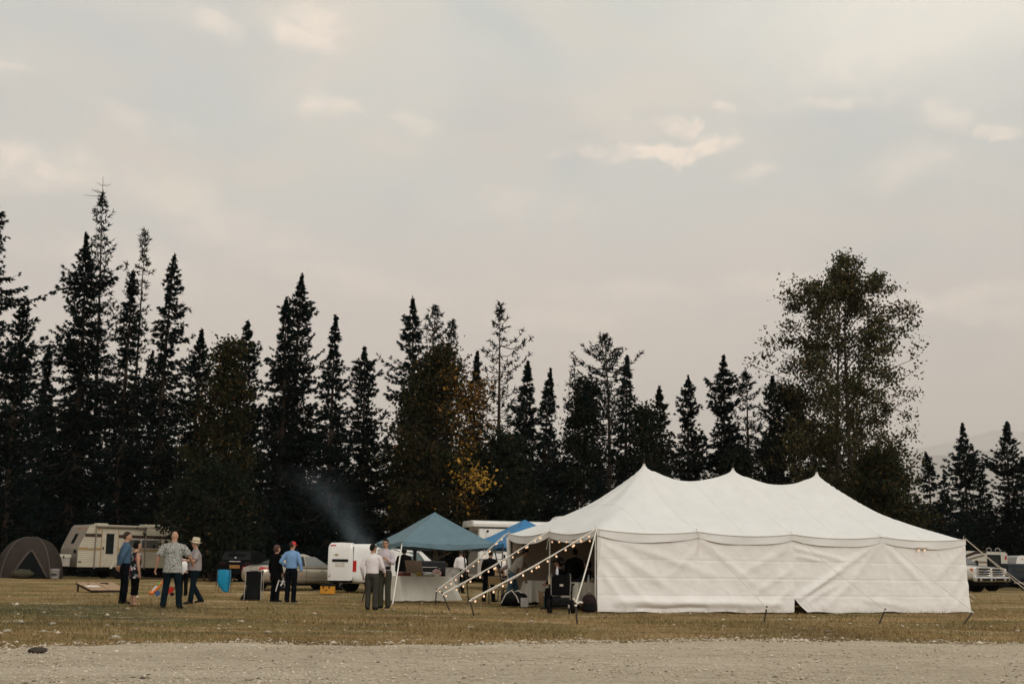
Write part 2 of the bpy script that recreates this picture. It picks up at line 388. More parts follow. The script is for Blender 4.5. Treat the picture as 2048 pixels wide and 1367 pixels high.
# loose gravel: small stones, finer towards the meadow
stone_m = leafmat('loose_stone', [(0, (.10, .085, .065, 1)), (.12, (.42, .35, .26, 1)), (.6, (.57, .485, .37, 1)), (1, (.66, .575, .46, 1))], rough=.9, transl=0)
def pebbles(name, P, sz, mat, flat=.55):
    base = np.array([(1, 0, 0), (.3, .95, 0), (-.8, .6, 0), (-.8, -.6, 0), (.3, -.95, 0), (.05, .1, 1), (0, 0, -.8)], float)
    fc = np.array([(0, 1, 5), (1, 2, 5), (2, 3, 5), (3, 4, 5), (4, 0, 5), (1, 0, 6), (2, 1, 6), (3, 2, 6), (4, 3, 6), (0, 4, 6)])
    n = len(P); a = rng.uniform(0, 6.28, n); c, s = np.cos(a), np.sin(a)
    j = base[None] * rng.uniform(.65, 1.25, (n, 7, 1)); j[:, :, 0] *= rng.uniform(.9, 1.6, (n, 1)); j[:, :, 2] *= flat
    x = j[..., 0] * c[:, None] - j[..., 1] * s[:, None]; y = j[..., 0] * s[:, None] + j[..., 1] * c[:, None]
    V = np.stack([x, y, j[..., 2]], -1) * sz[:, None, None] + P[:, None, :]
    Fs = fc[None] + (np.arange(n) * 7)[:, None, None]
    return npmesh(name, V.reshape(-1, 3), Fs.reshape(-1, 3), mat)
n = 30000
py = 11.2 + (24 - 11.2) * rng.random(n) ** 1.3; px_ = (rng.random(n) * 2 - 1) * (py * .41 + .6)
ok = py < road_edge(px_) + rng.exponential(.5, n); P = np.stack([px_, py, np.full(n, .026)], 1)[ok]
dens = np.sin(P[:, 0] * .8 + 1) * np.sin(P[:, 1] * 1.3) + rng.normal(0, .8, len(P)); P = P[dens > -.5]
tag(pebbles('loose_gravel', P, rng.gamma(1.8, .0036, len(P)) + .005, stone_m), kind='stuff')
n = 9000
gx_ = rng.uniform(-14, 15, n); gy_ = road_edge(gx_) + rng.normal(.05, .42, n); pat = np.sin(gx_ * 1.7 + 1) + np.sin(gx_ * .6) + rng.normal(0, .7, n)
P = np.stack([gx_, gy_, np.full(n, .012)], 1)[pat > .1]
tag(pebbles('verge_gravel', P, rng.gamma(1.6, .007, len(P)) + .006, stone_m), kind='stuff')
n = 2600
py = 17 + 30 * rng.random(n) ** 1.5; px_ = (rng.random(n) * 2 - 1) * (py * .41 + 1)
cl = np.sin(px_ * .7 + 2 * np.sin(py * .5)) * np.sin(py * 1.1 + 1) + rng.normal(0, .35, n)
ok = (py > road_edge(px_)) & (cl > .25); P = np.stack([px_, py, np.vectorize(rise)(py)], 1)[ok]
tag(pebbles('meadow_gravel', P, rng.gamma(1.5, .010, len(P)) + .008, stone_m), kind='stuff')

# short dry grass
bm_ = bpy.data.materials.new('dry_grass_blades'); bm_.use_nodes = True; t = bm_.node_tree
pb = t.nodes['Principled BSDF']; pb.inputs['Roughness'].default_value = .8; pb.inputs['Specular IOR Level'].default_value = .15
L(t, grass_color(t, True), pb.inputs['Base Color'])
n = 150000
u = rng.random(n); gy = 1 / (1 / 16 + u * (1 / 62 - 1 / 16)); gx = (rng.random(n) * 2 - 1) * (gy * .41 + 1)
cl = np.sin(gx * 1.3 + 2 * np.sin(gy * .9)) * np.sin(gy * 1.7 + gx * .4) + rng.normal(0, .6, n)
ok = (gy > road_edge(gx) + rng.normal(.05, .4, n)) & (cl > -.75)
gx, gy = gx[ok], gy[ok]; n = len(gx)
hh = rng.gamma(4, .0085, n) * (1 + .5 * np.sin(gx * .8 + gy * .6)) + .012; wd = rng.uniform(.006, .013, n) * (gy / 25) ** .6; an = rng.uniform(0, 6.28, n)
b0 = np.stack([gx, gy, hnoise(gx, gy) - .022 + np.vectorize(rise)(gy)], 1); dx = np.stack([np.cos(an), np.sin(an), np.zeros(n)], 1)
tip = b0 + np.stack([rng.normal(0, .6, n) * hh, rng.normal(0, .6, n) * hh, hh], 1)
V = np.stack([b0 - dx * wd[:, None], b0 + dx * wd[:, None], tip], 1).reshape(-1, 3)
tag(npmesh('grass', V, np.arange(3 * n).reshape(-1, 3), bm_), kind='stuff')

# pale stones lying in the meadow, each one a thing
rock_m = M('pale_rock', (.38, .335, .265, 1), rough=.9, var=.25, scale=9, bump=.6, bscale=25)
rocks = [(105, 1247, 16, 'white rounded stone beside the dark green grass patch at far left'),
         (40, 1243, 20, 'low pale stone slab left of the green grass patch'),
         (215, 1250, 12, 'small whitish stone on the green strip nearest the bald man'),
         (14, 1263, 26, 'broad flat pale stone at the left edge of the meadow'),
         (88, 1264, 22, 'flat cream stone in dry grass above the dark lump on the road'),
         (232, 1275, 26, 'long flat pale stone near the road edge below the bald man'),
         (245, 1285, 24, 'thin pale stone slab right on the verge of the gravel road'),
         (110, 1261, 8, 'upright pointed pale stone in dry grass at left'),
         (272, 1264, 9, 'little round pale stone in the dry grass below the bald man'),
         (322, 1283, 8, 'small round stone where gravel meets dry grass left of centre'),
         (940, 1254, 16, 'whitish flat stone in front of the tent guy rope stakes'),
         (1062, 1242, 12, 'pale stone in front of the black wheelchair'),
         (2035, 1261, 12, 'pale stone at the right edge of the meadow')]
for i, (px, py, w, lb) in enumerate(rocks):
    g = G(px, py); sc_ = .8 * w / (FPX / g.y) / 2; mb = MB(); o = rng.uniform(0, 50)
    mb.ell((0, 0, sc_ * .12), (sc_, sc_ * .8, sc_ * (.42 if i != 7 else 1.0)), 12, 8, fn=lambda d: 1 + .35 * noise.noise(d * 1.6 + Vector((o, 0, 0))))
    r_ = tag(mb.build('stone', rock_m), lb, 'stone', 'pale stones scattered in the meadow'); r_.location = g
g = G(75, 1309); mb = MB()
mb.ell((0, 0, .025), (.115, .07, .04), 14, 8, fn=lambda d: 1 + .3 * noise.noise(d * 2.1)); r_ = mb.build('dark_rock', M('dark_rock', (.06, .05, .04, 1), var=.4, scale=14, bump=.5))
tag(r_, 'dark flat rock lying alone on the pale gravel road', 'rock'); r_.location = (g.x, g.y, .03)

# ------------------------------------------------------------------ mountains in the smoke
mm = M('mountain_rock', (.13, .14, .13, 1), var=.3, scale=.002, rough=1)
def ridge(name, dist, prof, depth, seed):
    ps = np.array([p[0] for p in prof], float); hs = np.array([p[1] for p in prof], float)
    n = 220; V = []
    for i in range(n):
        px = ps[0] + (ps[-1] - ps[0]) * i / (n - 1); pyv = np.interp(px, ps, hs)
        pyv -= 7 * noise.fractal(Vector((px * .012, seed, 0)), 1.0, 2.0, 5) + 2.5 * noise.fractal(Vector((px * .06, seed, 3)), 1.0, 2.0, 4)
        top = AT(px, pyv, dist)
        for k, (dy, fz) in enumerate([(-depth, 0), (-depth * .7, .28), (-depth * .4, .55), (-depth * .18, .8), (0, 1), (depth * .3, .7), (depth, 0)]):
            y = dist + dy; x = top.x * (y / dist)
            wob = .07 * noise.fractal(Vector((px * .02, k * 1.3, seed)), 1, 2, 4) if 0 < k < 6 and k != 4 else 0
            V.append((x, y, top.z * (fz + wob) - 1))
    idx = np.arange(n * 7).reshape(n, 7)
    F = np.stack([idx[:-1, :-1], idx[1:, :-1], idx[1:, 1:], idx[:-1, 1:]], -1).reshape(-1, 4)
    tag(npmesh(name, V, F, mm, smooth=True), kind='structure')
ridge('hills', 18500, [(-1500, 1010), (-300, 960), (600, 1000), (1500, 930), (1860, 912), (1960, 905), (2060, 912), (2300, 940), (3300, 1000)], 2500, 1.5)
ridge('mountains', 27000, [(-1500, 900), (0, 880), (800, 930), (1700, 940), (1850, 912), (1950, 900), (2048, 882), (2150, 872), (2400, 900), (3300, 960)], 3500, 4.2)
ridge('high_mountains', 34000, [(-1500, 880), (0, 850), (900, 900), (1600, 930), (1840, 900), (1940, 872), (1995, 856), (2060, 864), (2200, 888), (3300, 900)], 4000, 7.7)

# smoky air round everything
hz = MB(); hz.box((0, 6000, 2249), (88000, 84000, 4500)); hz = hz.build('haze', bpy.data.materials.new('smoky_air'), smooth=False); tag(hz, kind='stuff')
m = hz.data.materials[0]; m.use_nodes = True; t = m.node_tree; t.nodes.clear()
pv = N(t, 'ShaderNodeVolumePrincipled', i={'Color': (.95, .915, .90, 1), 'Density': 6.5e-5, 'Anisotropy': .0}); mo = N(t, 'ShaderNodeOutputMaterial'); L(t, pv.outputs[0], mo.inputs['Volume'])

# ------------------------------------------------------------------ trees
bark = M('dark_bark', (.055, .042, .032, 1), rough=.95, var=.35, scale=7, bump=.8, bscale=18)
bark_pale = M('pale_bark', (.06, .046, .034, 1), rough=.95, var=.35, scale=5, bump=.8, bscale=18)
needle = leafmat('spruce_needles', [(0, (.0012, .0062, .0064, 1)), (.5, (.0024, .0096, .0090, 1)), (.9, (.005, .0145, .0118, 1)), (1, (.012, .019, .012, 1))], transl=.05)
needle_warm = leafmat('pine_needles', [(0, (.006, .009, .006, 1)), (.5, (.010, .014, .008, 1)), (.85, (.018, .018, .010, 1)), (1, (.035, .024, .012, 1))], transl=.06)
leaf_green = leafmat('poplar_leaves', [(0, (.018, .022, .010, 1)), (.5, (.038, .041, .017, 1)), (.85, (.080, .072, .033, 1)), (1, (.15, .105, .045, 1))], transl=.22)
leaf_dark = leafmat('dark_broad_leaves', [(0, (.004, .009, .006, 1)), (.6, (.008, .014, .008, 1)), (.93, (.020, .021, .010, 1)), (1, (.06, .036, .013, 1))], transl=.15)
leaf_olive = leafmat('olive_leaves', [(0, (.008, .013, .006, 1)), (.5, (.016, .020, .008, 1)), (.85, (.036, .030, .012, 1)), (1, (.085, .048, .015, 1))], transl=.2)
leaf_amber = leafmat('amber_leaves', [(0, (.04, .03, .010, 1)), (.5, (.13, .068, .015, 1)), (.85, (.22, .112, .022, 1)), (1, (.32, .17, .035, 1))], transl=.25)
leaf_gold = leafmat('golden_leaves', [(0, (.22, .12, .022, 1)), (.5, (.40, .225, .04, 1)), (1, (.55, .33, .06, 1))], transl=.25)

def unit(a): return a / np.maximum(np.linalg.norm(a, axis=-1, keepdims=True), 1e-9)
def blades(C, D, ln, wd, r):
    """one flat needle spray (triangle pair) per row"""
    n = len(C); s = unit(np.cross(D, r.normal(size=(n, 3)))); ln = ln[:, None]; wd = wd[:, None]
    mid = C + D * ln * .45; tip = C + D * ln
    V = np.stack([C, mid - s * wd, tip, mid + s * wd], 1).reshape(-1, 3)
    return V, np.arange(4 * n).reshape(n, 4)
def tri_blades(C, D, ln, wd, r):
    n = len(C); s = unit(np.cross(D, r.normal(size=(n, 3)))); ln = ln[:, None]; wd = wd[:, None]
    V = np.stack([C - s * wd, C + s * wd, C + D * ln * 1.1], 1).reshape(-1, 3)
    return V, np.arange(3 * n).reshape(n, 3)
def tubes_np(paths, n=4):
    mb = MB()
    for pts, rad in paths: mb.tube(pts, rad, n)
    return mb
def conifer(name, label, base, h, rmax, tau, style='spruce', seed=0, trunk_r=None, crown=.06, dens=1.0, lean=0.0, asym=0.0, group=None, cat='tree', mat=None, top_bare=0.0, parent_only=None):
    r = np.random.default_rng(seed + 11); paths = []
    tr = trunk_r or .011 * h + .04
    bend = r.normal(0, .012, 2) * h
    def axis(t):       # t 0 top .. 1 ground
        f = 1 - t
        return np.array([lean * f * h + bend[0] * math.sin(f * 3.1), bend[1] * math.sin(f * 2.7), h * f])
    tp = [axis(t) for t in np.linspace(1, 0, 12)]
    paths.append(([tuple(p) for p in tp], [max(.012, tr * (1 - k / 11.0) ** .85) for k in range(12)]))
    Cs, Ds, Ls, Ws = [], [], [], []
    z = .012 * h if top_bare == 0 else top_bare * h
    if top_bare:
        for k in range(7):
            a = r.uniform(0, 6.28); t = r.uniform(.01, top_bare); p = axis(t); l = r.uniform(.3, .9) * (.5 + t / top_bare)
            q = p + np.array([math.cos(a) * l, math.sin(a) * l, r.uniform(-.1, .5) * l]); paths.append(([tuple(p), tuple((p + q) / 2 + r.normal(0, .06, 3)), tuple(q)], [.02, .015, .008]))
    zend = h * (1 - crown); step = {'spruce': .30, 'column': .27, 'open': .50, 'tuft': .42, 'snag': .55}[style] / dens ** .5
    # irregular outline: slow noise round the stem
    ph = r.uniform(0, 6.28, 6)
    if style != 'snag' and not top_bare:
        for k in range(14):
            Cs.append(axis(0) + np.array([0, 0, -.05 * k])); Ds.append(unit(np.array([r.normal(0, .5), r.normal(0, .5), .8]))); Ls.append(.17); Ws.append(.04)
    while z < zend:
        t = z / h; env = rmax * (1 - math.exp(-(max(t - top_bare, 0.002) / tau) ** 1.15)) * min(1, .3 + (1 - t) * 6)
        nb = {'spruce': 7, 'column': 7, 'open': 4, 'tuft': 5, 'snag': 3}[style]
        a0 = r.uniform(0, 6.28)
        gap = 1.0 + .36 * math.sin(z * 1.7 + ph[0]) + .2 * math.sin(z * 4.1 + ph[1])
        for b in range(nb):
            a = a0 + 6.283 * b / nb + r.normal(0, .25)
            ln = env * gap * r.uniform(.55, 1.2) * (1 + asym * math.cos(a)) * (1 + .22 * math.sin(2 * a + ph[2] + z))
            if style in ('open', 'snag'): ln *= r.choice([.45, .8, 1.0, 1.15])
            if r.random() < .05 and style not in ('open', 'snag'): ln *= 1.3
            ln = max(ln, .07)
            p0 = axis(t) + np.array([0, 0, r.normal(0, .1)])
            up = {'spruce': .12 - .75 * min(1, t * 2.2), 'column': .15 - .5 * min(1, t * 2.0), 'open': .15 + r.normal(0, .2), 'tuft': .2 - .4 * t, 'snag': -.15 + r.normal(0, .35)}[style]
            out = np.array([math.cos(a), math.sin(a), 0.0])
            turn = {'spruce': .30, 'column': .35, 'open': .42, 'tuft': .4, 'snag': -.1}[style]
            def at(s): return p0 + out * ln * s + np.array([0, 0, ln * (up * s * .8 + turn * s * s * .9 - .12 * math.sin(s * 3.1))])
            if ln > .7 or style in ('open', 'snag'):
                paths.append(([tuple(at(s)) for s in (0, .35, .7, 1.0)], [.012 + .012 * ln, .010 + .008 * ln, .012, .006]))
            side = np.array([-out[1], out[0], 0.0])
            if style in ('spruce', 'column'):
                m = max(4, int(ln * 11 * dens)); per = 8 if parent_only is None else 3
            elif style == 'tuft': m = max(4, int(ln * 8)); per = 4
            elif style == 'open': m = max(3, int(ln * 6)); per = 4
            else: m = 2 + int(ln * 5); per = 4
            s0 = {'spruce': .12, 'column': .1, 'open': .45, 'tuft': .3, 'snag': .4}[style]
            for s in r.uniform(s0, 1.03, m):
                w = (.42 - .25 * s) * ln * .75
                off = r.normal(0, .5) * w if style in ('spruce', 'column') else r.normal(0, .4) * .25
                c = at(min(s, 1.0)) + side * off + np.array([0, 0, r.normal(0, .05) - abs(off) * .15])
                for q in range(per):
                    if style in ('spruce', 'column'):
                        d = out * r.uniform(.3, 1.1) + side * (np.sign(off) * r.uniform(.1, .9)) + np.array([0, 0, r.normal(-.12 if style == 'spruce' else .25, .38)])
                        L_ = r.uniform(.12, .27) * min(1, .35 + t * 8); w_ = r.uniform(.036, .066)
                    else:
                        d = out * .5 + r.normal(0, .6, 3) + np.array([0, 0, .45]); L_ = r.uniform(.16, .34); w_ = r.uniform(.028, .05)
                    Cs.append(c); Ds.append(d); Ls.append(L_); Ws.append(w_)
        z += step * r.uniform(.75, 1.3) * (.55 + .6 * min(1, t * 5))
    V, F = tri_blades(np.array(Cs), unit(np.array(Ds)), np.array(Ls), np.array(Ws) * (1 if parent_only is None else 1.5), r)
    if parent_only is not None:
        parent_only.append((V + np.array(base)[None], F)); return None
    root = thing(name, label, cat, base, 0, group)
    tubes_np(paths).build('trunk', bark if style != 'snag' and not top_bare else bark_pale, root)
    npmesh('crown', V, F, mat or needle, root)
    return root

# px of tip, py of tip, half-width px, taper, style, distance, options
TREES = [
 (-14, 368, 84, .22, 'spruce', 74, dict(label='tall dark spruce cut by the left edge of the picture', asym=.1)),
 (50, 598, 62, .13, 'column', 71, dict(label='bushy round-topped dark conifer behind the dome tent')),
 (97, 690, 40, .25, 'spruce', 80, dict(label='small spire spruce in the gap right of the bushy round-topped conifer')),
 (172, 462, 84, .20, 'spruce', 79, dict(label='broad dense spruce just left of the tallest bare-tipped pine', dens=1.2)),
 (206, 350, 40, .09, 'tuft', 81, dict(label='tallest tree, a thin pine with dead bare tip and long bare trunk', top_bare=.055, lean=-.035, crown=.42, dens=1.0, trunk_r=.19, name='pine_tree')),
 (266, 538, 58, .20, 'spruce', 78, dict(label='pointed dark spruce between the tallest pine and the sparse pine')),
 (292, 461, 34, .06, 'open', 82, dict(label='tall sparse pine with small tufted top and visible trunk', crown=.62, dens=1.5, trunk_r=.17, name='pine_tree', mat='w')),
 (350, 507, 62, .22, 'spruce', 77, dict(label='tall ragged spruce right of the sparse tufted pine', asym=.25)),
 (404, 656, 36, .10, 'column', 84, dict(label='blunt narrow conifer top behind the olive-leaved aspen')),
 (495, 640, 46, .12, 'column', 80, dict(label='narrow columnar conifer right of the olive-leaved aspen')),
 (572, 594, 74, .30, 'spruce', 79, dict(label='broad spruce with thin spire left of the taller club-topped spruce')),
 (605, 547, 66, .20, 'column', 81, dict(label='tall club-topped spruce at left centre of the tree line')),
 (672, 630, 60, .26, 'spruce', 78, dict(label='slim open spruce with upturned branches right of the club-topped spruce')),
 (728, 690, 48, .13, 'column', 80, dict(label='columnar dark conifer left of the tall ragged spruce')),
 (825, 592, 72, .24, 'spruce', 82, dict(label='tall ragged spruce behind the left of the big amber tree', asym=-.15)),
 (871, 611, 50, .09, 'tuft', 85, dict(label='round-headed pine rising behind the amber tree', name='pine_tree')),
 (905, 641, 34, .08, 'tuft', 86, dict(label='small round pine head right behind the amber tree', name='pine_tree')),
 (1000, 604, 62, .13, 'open', 79, dict(label='open pine with bare upswept candle-like branches', dens=1.6, crown=.25, trunk_r=.2, name='pine_tree', asym=.2)),
 (955, 700, 34, .22, 'spruce', 88, dict(label='thin little spruce close left of the open candle-branched pine')),
 (1056, 722, 56, .24, 'spruce', 80, dict(label='dense black spruce right of the open candle-branched pine', dens=1.2)),
 (1101, 738, 46, .28, 'spruce', 82, dict(label='narrow spire spruce between the black spruce and the thin snag')),
 (1146, 712, 20, .08, 'snag', 84, dict(label='thin half-dead snag with drooping twigs left of the round-topped pine', dens=1.8, crown=.3, trunk_r=.14)),
 (1209, 668, 62, .09, 'tuft', 81, dict(label='dense round-topped pine above the left part of the white tent', dens=1.5, name='pine_tree')),
 (1254, 708, 50, .30, 'spruce', 84, dict(label='fine-tipped spruce right beside the dense round-topped pine')),
 (1318, 771, 46, .24, 'spruce', 82, dict(label='brownish spruce above the first tent peak', mat='w')),
 (1376, 752, 42, .14, 'column', 84, dict(label='narrow spruce standing free between the first and second tent peaks')),
 (1447, 709, 68, .24, 'spruce', 82, dict(label='broad full spruce above the middle tent peak', dens=1.2)),
 (1492, 744, 48, .10, 'tuft', 85, dict(label='bushy pine between the broad full spruce and the cottonwood', name='pine_tree')),
 (1544, 752, 44, .16, 'column', 88, dict(label='dark conifer tip at the left foot of the cottonwood crown')),
 (1852, 905, 46, .25, 'spruce', 92, dict(label='small spruce at the right foot of the cottonwood')),
 (1887, 946, 26, .20, 'spruce', 112, dict(label='tiny distant spruce in the gap before the mountains')),
 (1925, 846, 56, .24, 'spruce', 96, dict(label='black spruce at right standing before the hazy mountains', dens=1.2)),
 (1962, 940, 44, .25, 'spruce', 100, dict(label='low spruce between the two right-hand black conifers')),
 (2012, 842, 40, .12, 'column', 98, dict(label='crooked lumpy conifer near the right edge before the mountains')),
 (2046, 914, 54, .25, 'spruce', 97, dict(label='spruce cut by the right edge of the picture')),
]
for i, (px, py, hw, tau, st, Yd, o) in enumerate(TREES):
    tip = AT(px, py, Yd); o = dict(o); nm = o.pop('name', 'spruce_tree'); lb = o.pop('label'); mt = o.pop('mat', None)
    ln = o.get('lean', 0); h = tip.z
    conifer(nm, lb, (tip.x - ln * h, Yd, -.05), h, hw * 1.0 / FPX * Yd, tau * 1.4, st, seed=i * 7, group='conifers of the tree line', mat=needle_warm if mt else None, **o)

# dark wood behind and between them: reads as one mass
bag = []
r = np.random.default_rng(5)
skyline = [(-700, 760), (-200, 640), (60, 700), (100, 800), (180, 740), (300, 720), (420, 790), (600, 780), (740, 860), (860, 780), (960, 860), (1040, 850), (1200, 850), (1350, 890), (1450, 860), (1560, 850), (1700, 850), (1800, 890), (1880, 985), (2060, 960), (2300, 930)]
for k in range(112):
    px = -700 + 3500 * (k + r.uniform(-.4, .4)) / 112; Yd = r.uniform(86, 114)
    py = np.interp(px, [p[0] for p in skyline], [p[1] for p in skyline]) + r.uniform(-25, 95)
    tip = AT(px, py, Yd); conifer('x', '', (tip.x, Yd, 0), tip.z, r.uniform(1.8, 2.7), .25, 'spruce', seed=1000 + k, dens=.75, parent_only=bag)
for k in range(110):       # undergrowth of young spruce along the edge of the wood
    px = -180 + 2420 * (k + r.uniform(-.4, .4)) / 110; Yd = r.uniform(77, 92) + (24 if px > 1780 else 0); h = r.uniform(3, 6.5)
    p = AT(px, 1000, Yd); conifer('x', '', (p.x, Yd, 0), h, r.uniform(1.2, 2.0), .35, 'spruce', seed=2000 + k, dens=.8, parent_only=bag)
VV = np.concatenate([v for v, f in bag]); off = np.cumsum([0] + [len(v) for v, f in bag[:-1]])
FF = np.concatenate([f + o for (v, f), o in zip(bag, off)])
tag(npmesh('forest', VV, FF, needle), kind='stuff')

# broad-leaved trees
def broadleaf(name, label, base, h, crown_fn, mats, seed, nlimb=16, leaf=.2, nleaf=16000, trunk_r=.2, first=.2, spread=.5, group='broad-leaved trees among the conifers', patches=(), nstem=1, bk=None, tight=.42):
    """crown_fn(f, a): crown radius at height fraction f in direction a"""
    r = np.random.default_rng(seed); paths = []; tips = []
    root = thing(name, label, 'tree', base, 0, group)
    for st in range(nstem):
        sx, sy = (r.normal(0, .8, 2) if nstem > 1 else (0, 0))
        tp = [np.array([sx * min(1, f * 3) + .12 * h * .1 * math.sin(f * 4 + seed + st), sy * min(1, f * 3) + .1 * math.sin(f * 3 + st), f * h * (1 - .06 * st)]) for f in np.linspace(0, .97, 12)]
        paths.append(([tuple(p) for p in tp], [max(.012, trunk_r * (1 - k / 11.3) ** .9) for k in range(12)]))
        for k in range(nlimb):
            f = first + (.96 - first) * ((k + r.uniform(0, .9)) / nlimb); a = k * 2.4 + r.normal(0, .4)
            p0 = np.array([np.interp(f, np.linspace(0, .97, 12), [p[j] for p in tp]) for j in range(3)])
            R_ = crown_fn(min(.99, f + .10), a) * r.uniform(.75, 1.05) * (1 + .14 * math.sin(2 * a + f * 9 + seed) + .10 * math.sin(f * 23 + seed))
            out = np.array([math.cos(a), math.sin(a), 0]); rise = spread * R_ * r.uniform(.7, 1.3)
            rise = min(rise, h * .99 - p0[2])
            pts = [p0 + out * R_ * s + np.array([0, 0, rise * s ** .8]) + r.normal(0, .05, 3) * R_ * .5 * (s > 0) for s in (0, .3, .6, 1)]
            lr = trunk_r * .36 * (1 - f) + .02
            paths.append(([tuple(p) for p in pts], [lr, lr * .7, lr * .45, .012]))
            for j in range(7):
                s = r.uniform(.25, 1.0); b0 = np.array([np.interp(s, (0, .3, .6, 1), [p[q] for p in pts]) for q in range(3)])
                d = unit(out * .6 + r.normal(0, .6, 3) + np.array([0, 0, .35])); l = R_ * r.uniform(.18, .42)
                b1 = b0 + d * l; paths.append(([tuple(b0), tuple((b0 + b1) / 2 + r.normal(0, .05, 3)), tuple(b1)], [lr * .35 + .006, lr * .2 + .005, .006]))
                for q in range(4):
                    u_ = r.uniform(.35, 1.1); tips.append(b0 + d * l * u_ + r.normal(0, .12, 3))
            tips.append(pts[-1])
    tips = np.array(tips)
    tubes_np(paths, 5).build('trunk', bk or bark, root)
    wt = r.gamma(1.0, 1, len(tips)); which = r.choice(len(tips), nleaf, p=wt / wt.sum()); C = tips[which] + r.normal(0, tight, (nleaf, 3)) * np.array([1, 1, .7])
    D = unit(r.normal(0, 1, (nleaf, 3)) + np.array([0, 0, -.3])); sz = r.uniform(.6, 1.25, nleaf) * leaf
    # crown split by leaf colour: each colour patch is its own part
    key = np.zeros(nleaf, int)
    for pi, (fn) in enumerate(patches): key[fn(tips[which], r.random(nleaf))] = pi + 1
    for k, mt in enumerate(mats):
        s = key == k
        if s.sum() < 3: continue
        V, F = blades(C[s], D[s], sz[s], sz[s] * .36, r)
        o = npmesh('crown' if k == 0 else 'leaf_cluster', V, F, mt, root)
        if k: o['kind'] = 'stuff'; o['label'] = ['', 'amber autumn leaves', 'bright golden leaves'][min(k, 2)]
    return root
Yd = 76; b = AT(1712, 1100, Yd); s_ = Yd / FPX; H = HT(1706, 492, Yd)
def cw(f, a):
    right = math.cos(a)
    prof = np.interp(f, [0, .2, .3, .42, .52, .62, .72, .82, .91, .96, 1], [80, 132, 142, 150, 150, 152, 144, 124, 98, 62, 20])
    return prof * .92 * s_ * (1 + (.16 if .45 < f < .66 else 0) * right)
broadleaf('cottonwood_tree', 'large open-crowned cottonwood rising above the right end of the white tent', (b.x, Yd, 0), H, cw, [leaf_green], 21, nlimb=46, leaf=.19, nleaf=40000, trunk_r=.2, first=.08, spread=.72, nstem=2, tight=.27)
Yd = 77; b = AT(862, 1100, Yd); H = HT(872, 685, Yd); s2 = Yd / FPX
tx = lambda px, py: (AT(px, py, 77) - Vector((b.x, 77, 0)))
pA, pB, pC, pD = tx(950, 800), tx(960, 945), tx(930, 880), tx(940, 1010)
def near_(p, rad): return lambda T, q: ((T[:, 0] - p.x) ** 2 + (T[:, 2] - p.z) ** 2 < (rad * (.5 + .8 * q)) ** 2)
def amber(T, q): return (near_(pA, 1.7)(T, q) | near_(pC, 1.0)(T, q) | near_(pD, .8)(T, q) | (q < .018)) & (T[:, 1] < .8)
def gold(T, q): return near_(pB, 1.05)(T, (q * 7) % 1) & (T[:, 1] < .6)
def am(f, a): return np.interp(f, [0, .15, .35, .55, .75, .9, 1], [90, 112, 112, 100, 80, 52, 14]) * s2 * (1 + .12 * math.cos(a))
broadleaf('poplar_tree', 'bushy olive and amber autumn poplar behind the green canopy', (b.x, Yd, 0), H, am, [leaf_olive, leaf_amber, leaf_gold], 33, nlimb=30, leaf=.21, nleaf=26000, trunk_r=.2, first=.08, spread=.5, patches=(amber, gold), nstem=2)
def bush(px, py, hw, Yd, mats, label, seed, nleaf=12000, name='aspen_tree', **k):
    b = AT(px, 1120, Yd); H = HT(px, py, Yd); q = Yd / FPX
    broadleaf(name, label, (b.x, Yd, 0), H, lambda f, a: np.interp(f, [0, .2, .5, .8, 1], [.8, 1, .95, .6, .12]) * hw * q, mats, seed, nleaf=nleaf, **k)
bush(432, 676, 60, 73, [leaf_olive], 'olive-leaved aspen behind the man in the straw hat', 41, nlimb=22, leaf=.2, nleaf=15000, trunk_r=.14, first=.12, bk=bark_pale)
bush(1165, 742, 62, 82, [leaf_dark], 'dark rounded poplar at the left flank of the dense round-topped pine', 42, nlimb=20, leaf=.2, nleaf=14000, trunk_r=.15, first=.1)
bush(1288, 800, 46, 80, [leaf_dark], 'slim dark poplar above the left of the first tent peak', 43, nlimb=16, leaf=.2, nleaf=9000, trunk_r=.12, first=.1)
bush(1590, 770, 70, 80, [leaf_dark], 'dark bushy poplar left of the cottonwood trunk', 44, nlimb=18, leaf=.2, nleaf=13000, trunk_r=.15, first=.1)
bush(1770, 905, 88, 72, [leaf_olive], 'rusty-leaved shrubby poplar under the cottonwood', 45, nlimb=18, leaf=.2, nleaf=15000, trunk_r=.12, first=.05, name='poplar_tree')
bush(1010, 860, 66, 76, [leaf_dark], 'low dark poplar under the open candle-branched pine', 46, nlimb=18, leaf=.2, nleaf=13000, trunk_r=.13, first=.06, name='poplar_tree')
bush(428, 930, 90, 66, [leaf_dark], 'wide dark shrubby willow overhanging the right end of the camper trailer', 47, nlimb=20, leaf=.19, nleaf=14000, trunk_r=.12, first=.02, name='willow_tree', nstem=2)
bush(1480, 900, 52, 78, [leaf_dark], 'low dark poplar behind the middle tent peak', 48, nlimb=14, leaf=.2, nleaf=8000, trunk_r=.1, first=.06, name='poplar_tree')
bush(690, 960, 66, 80, [leaf_dark], 'low dark shrubby poplar behind the white van in the smoke', 49, nlimb=14, leaf=.2, nleaf=9000, trunk_r=.1, first=.04, name='poplar_tree')

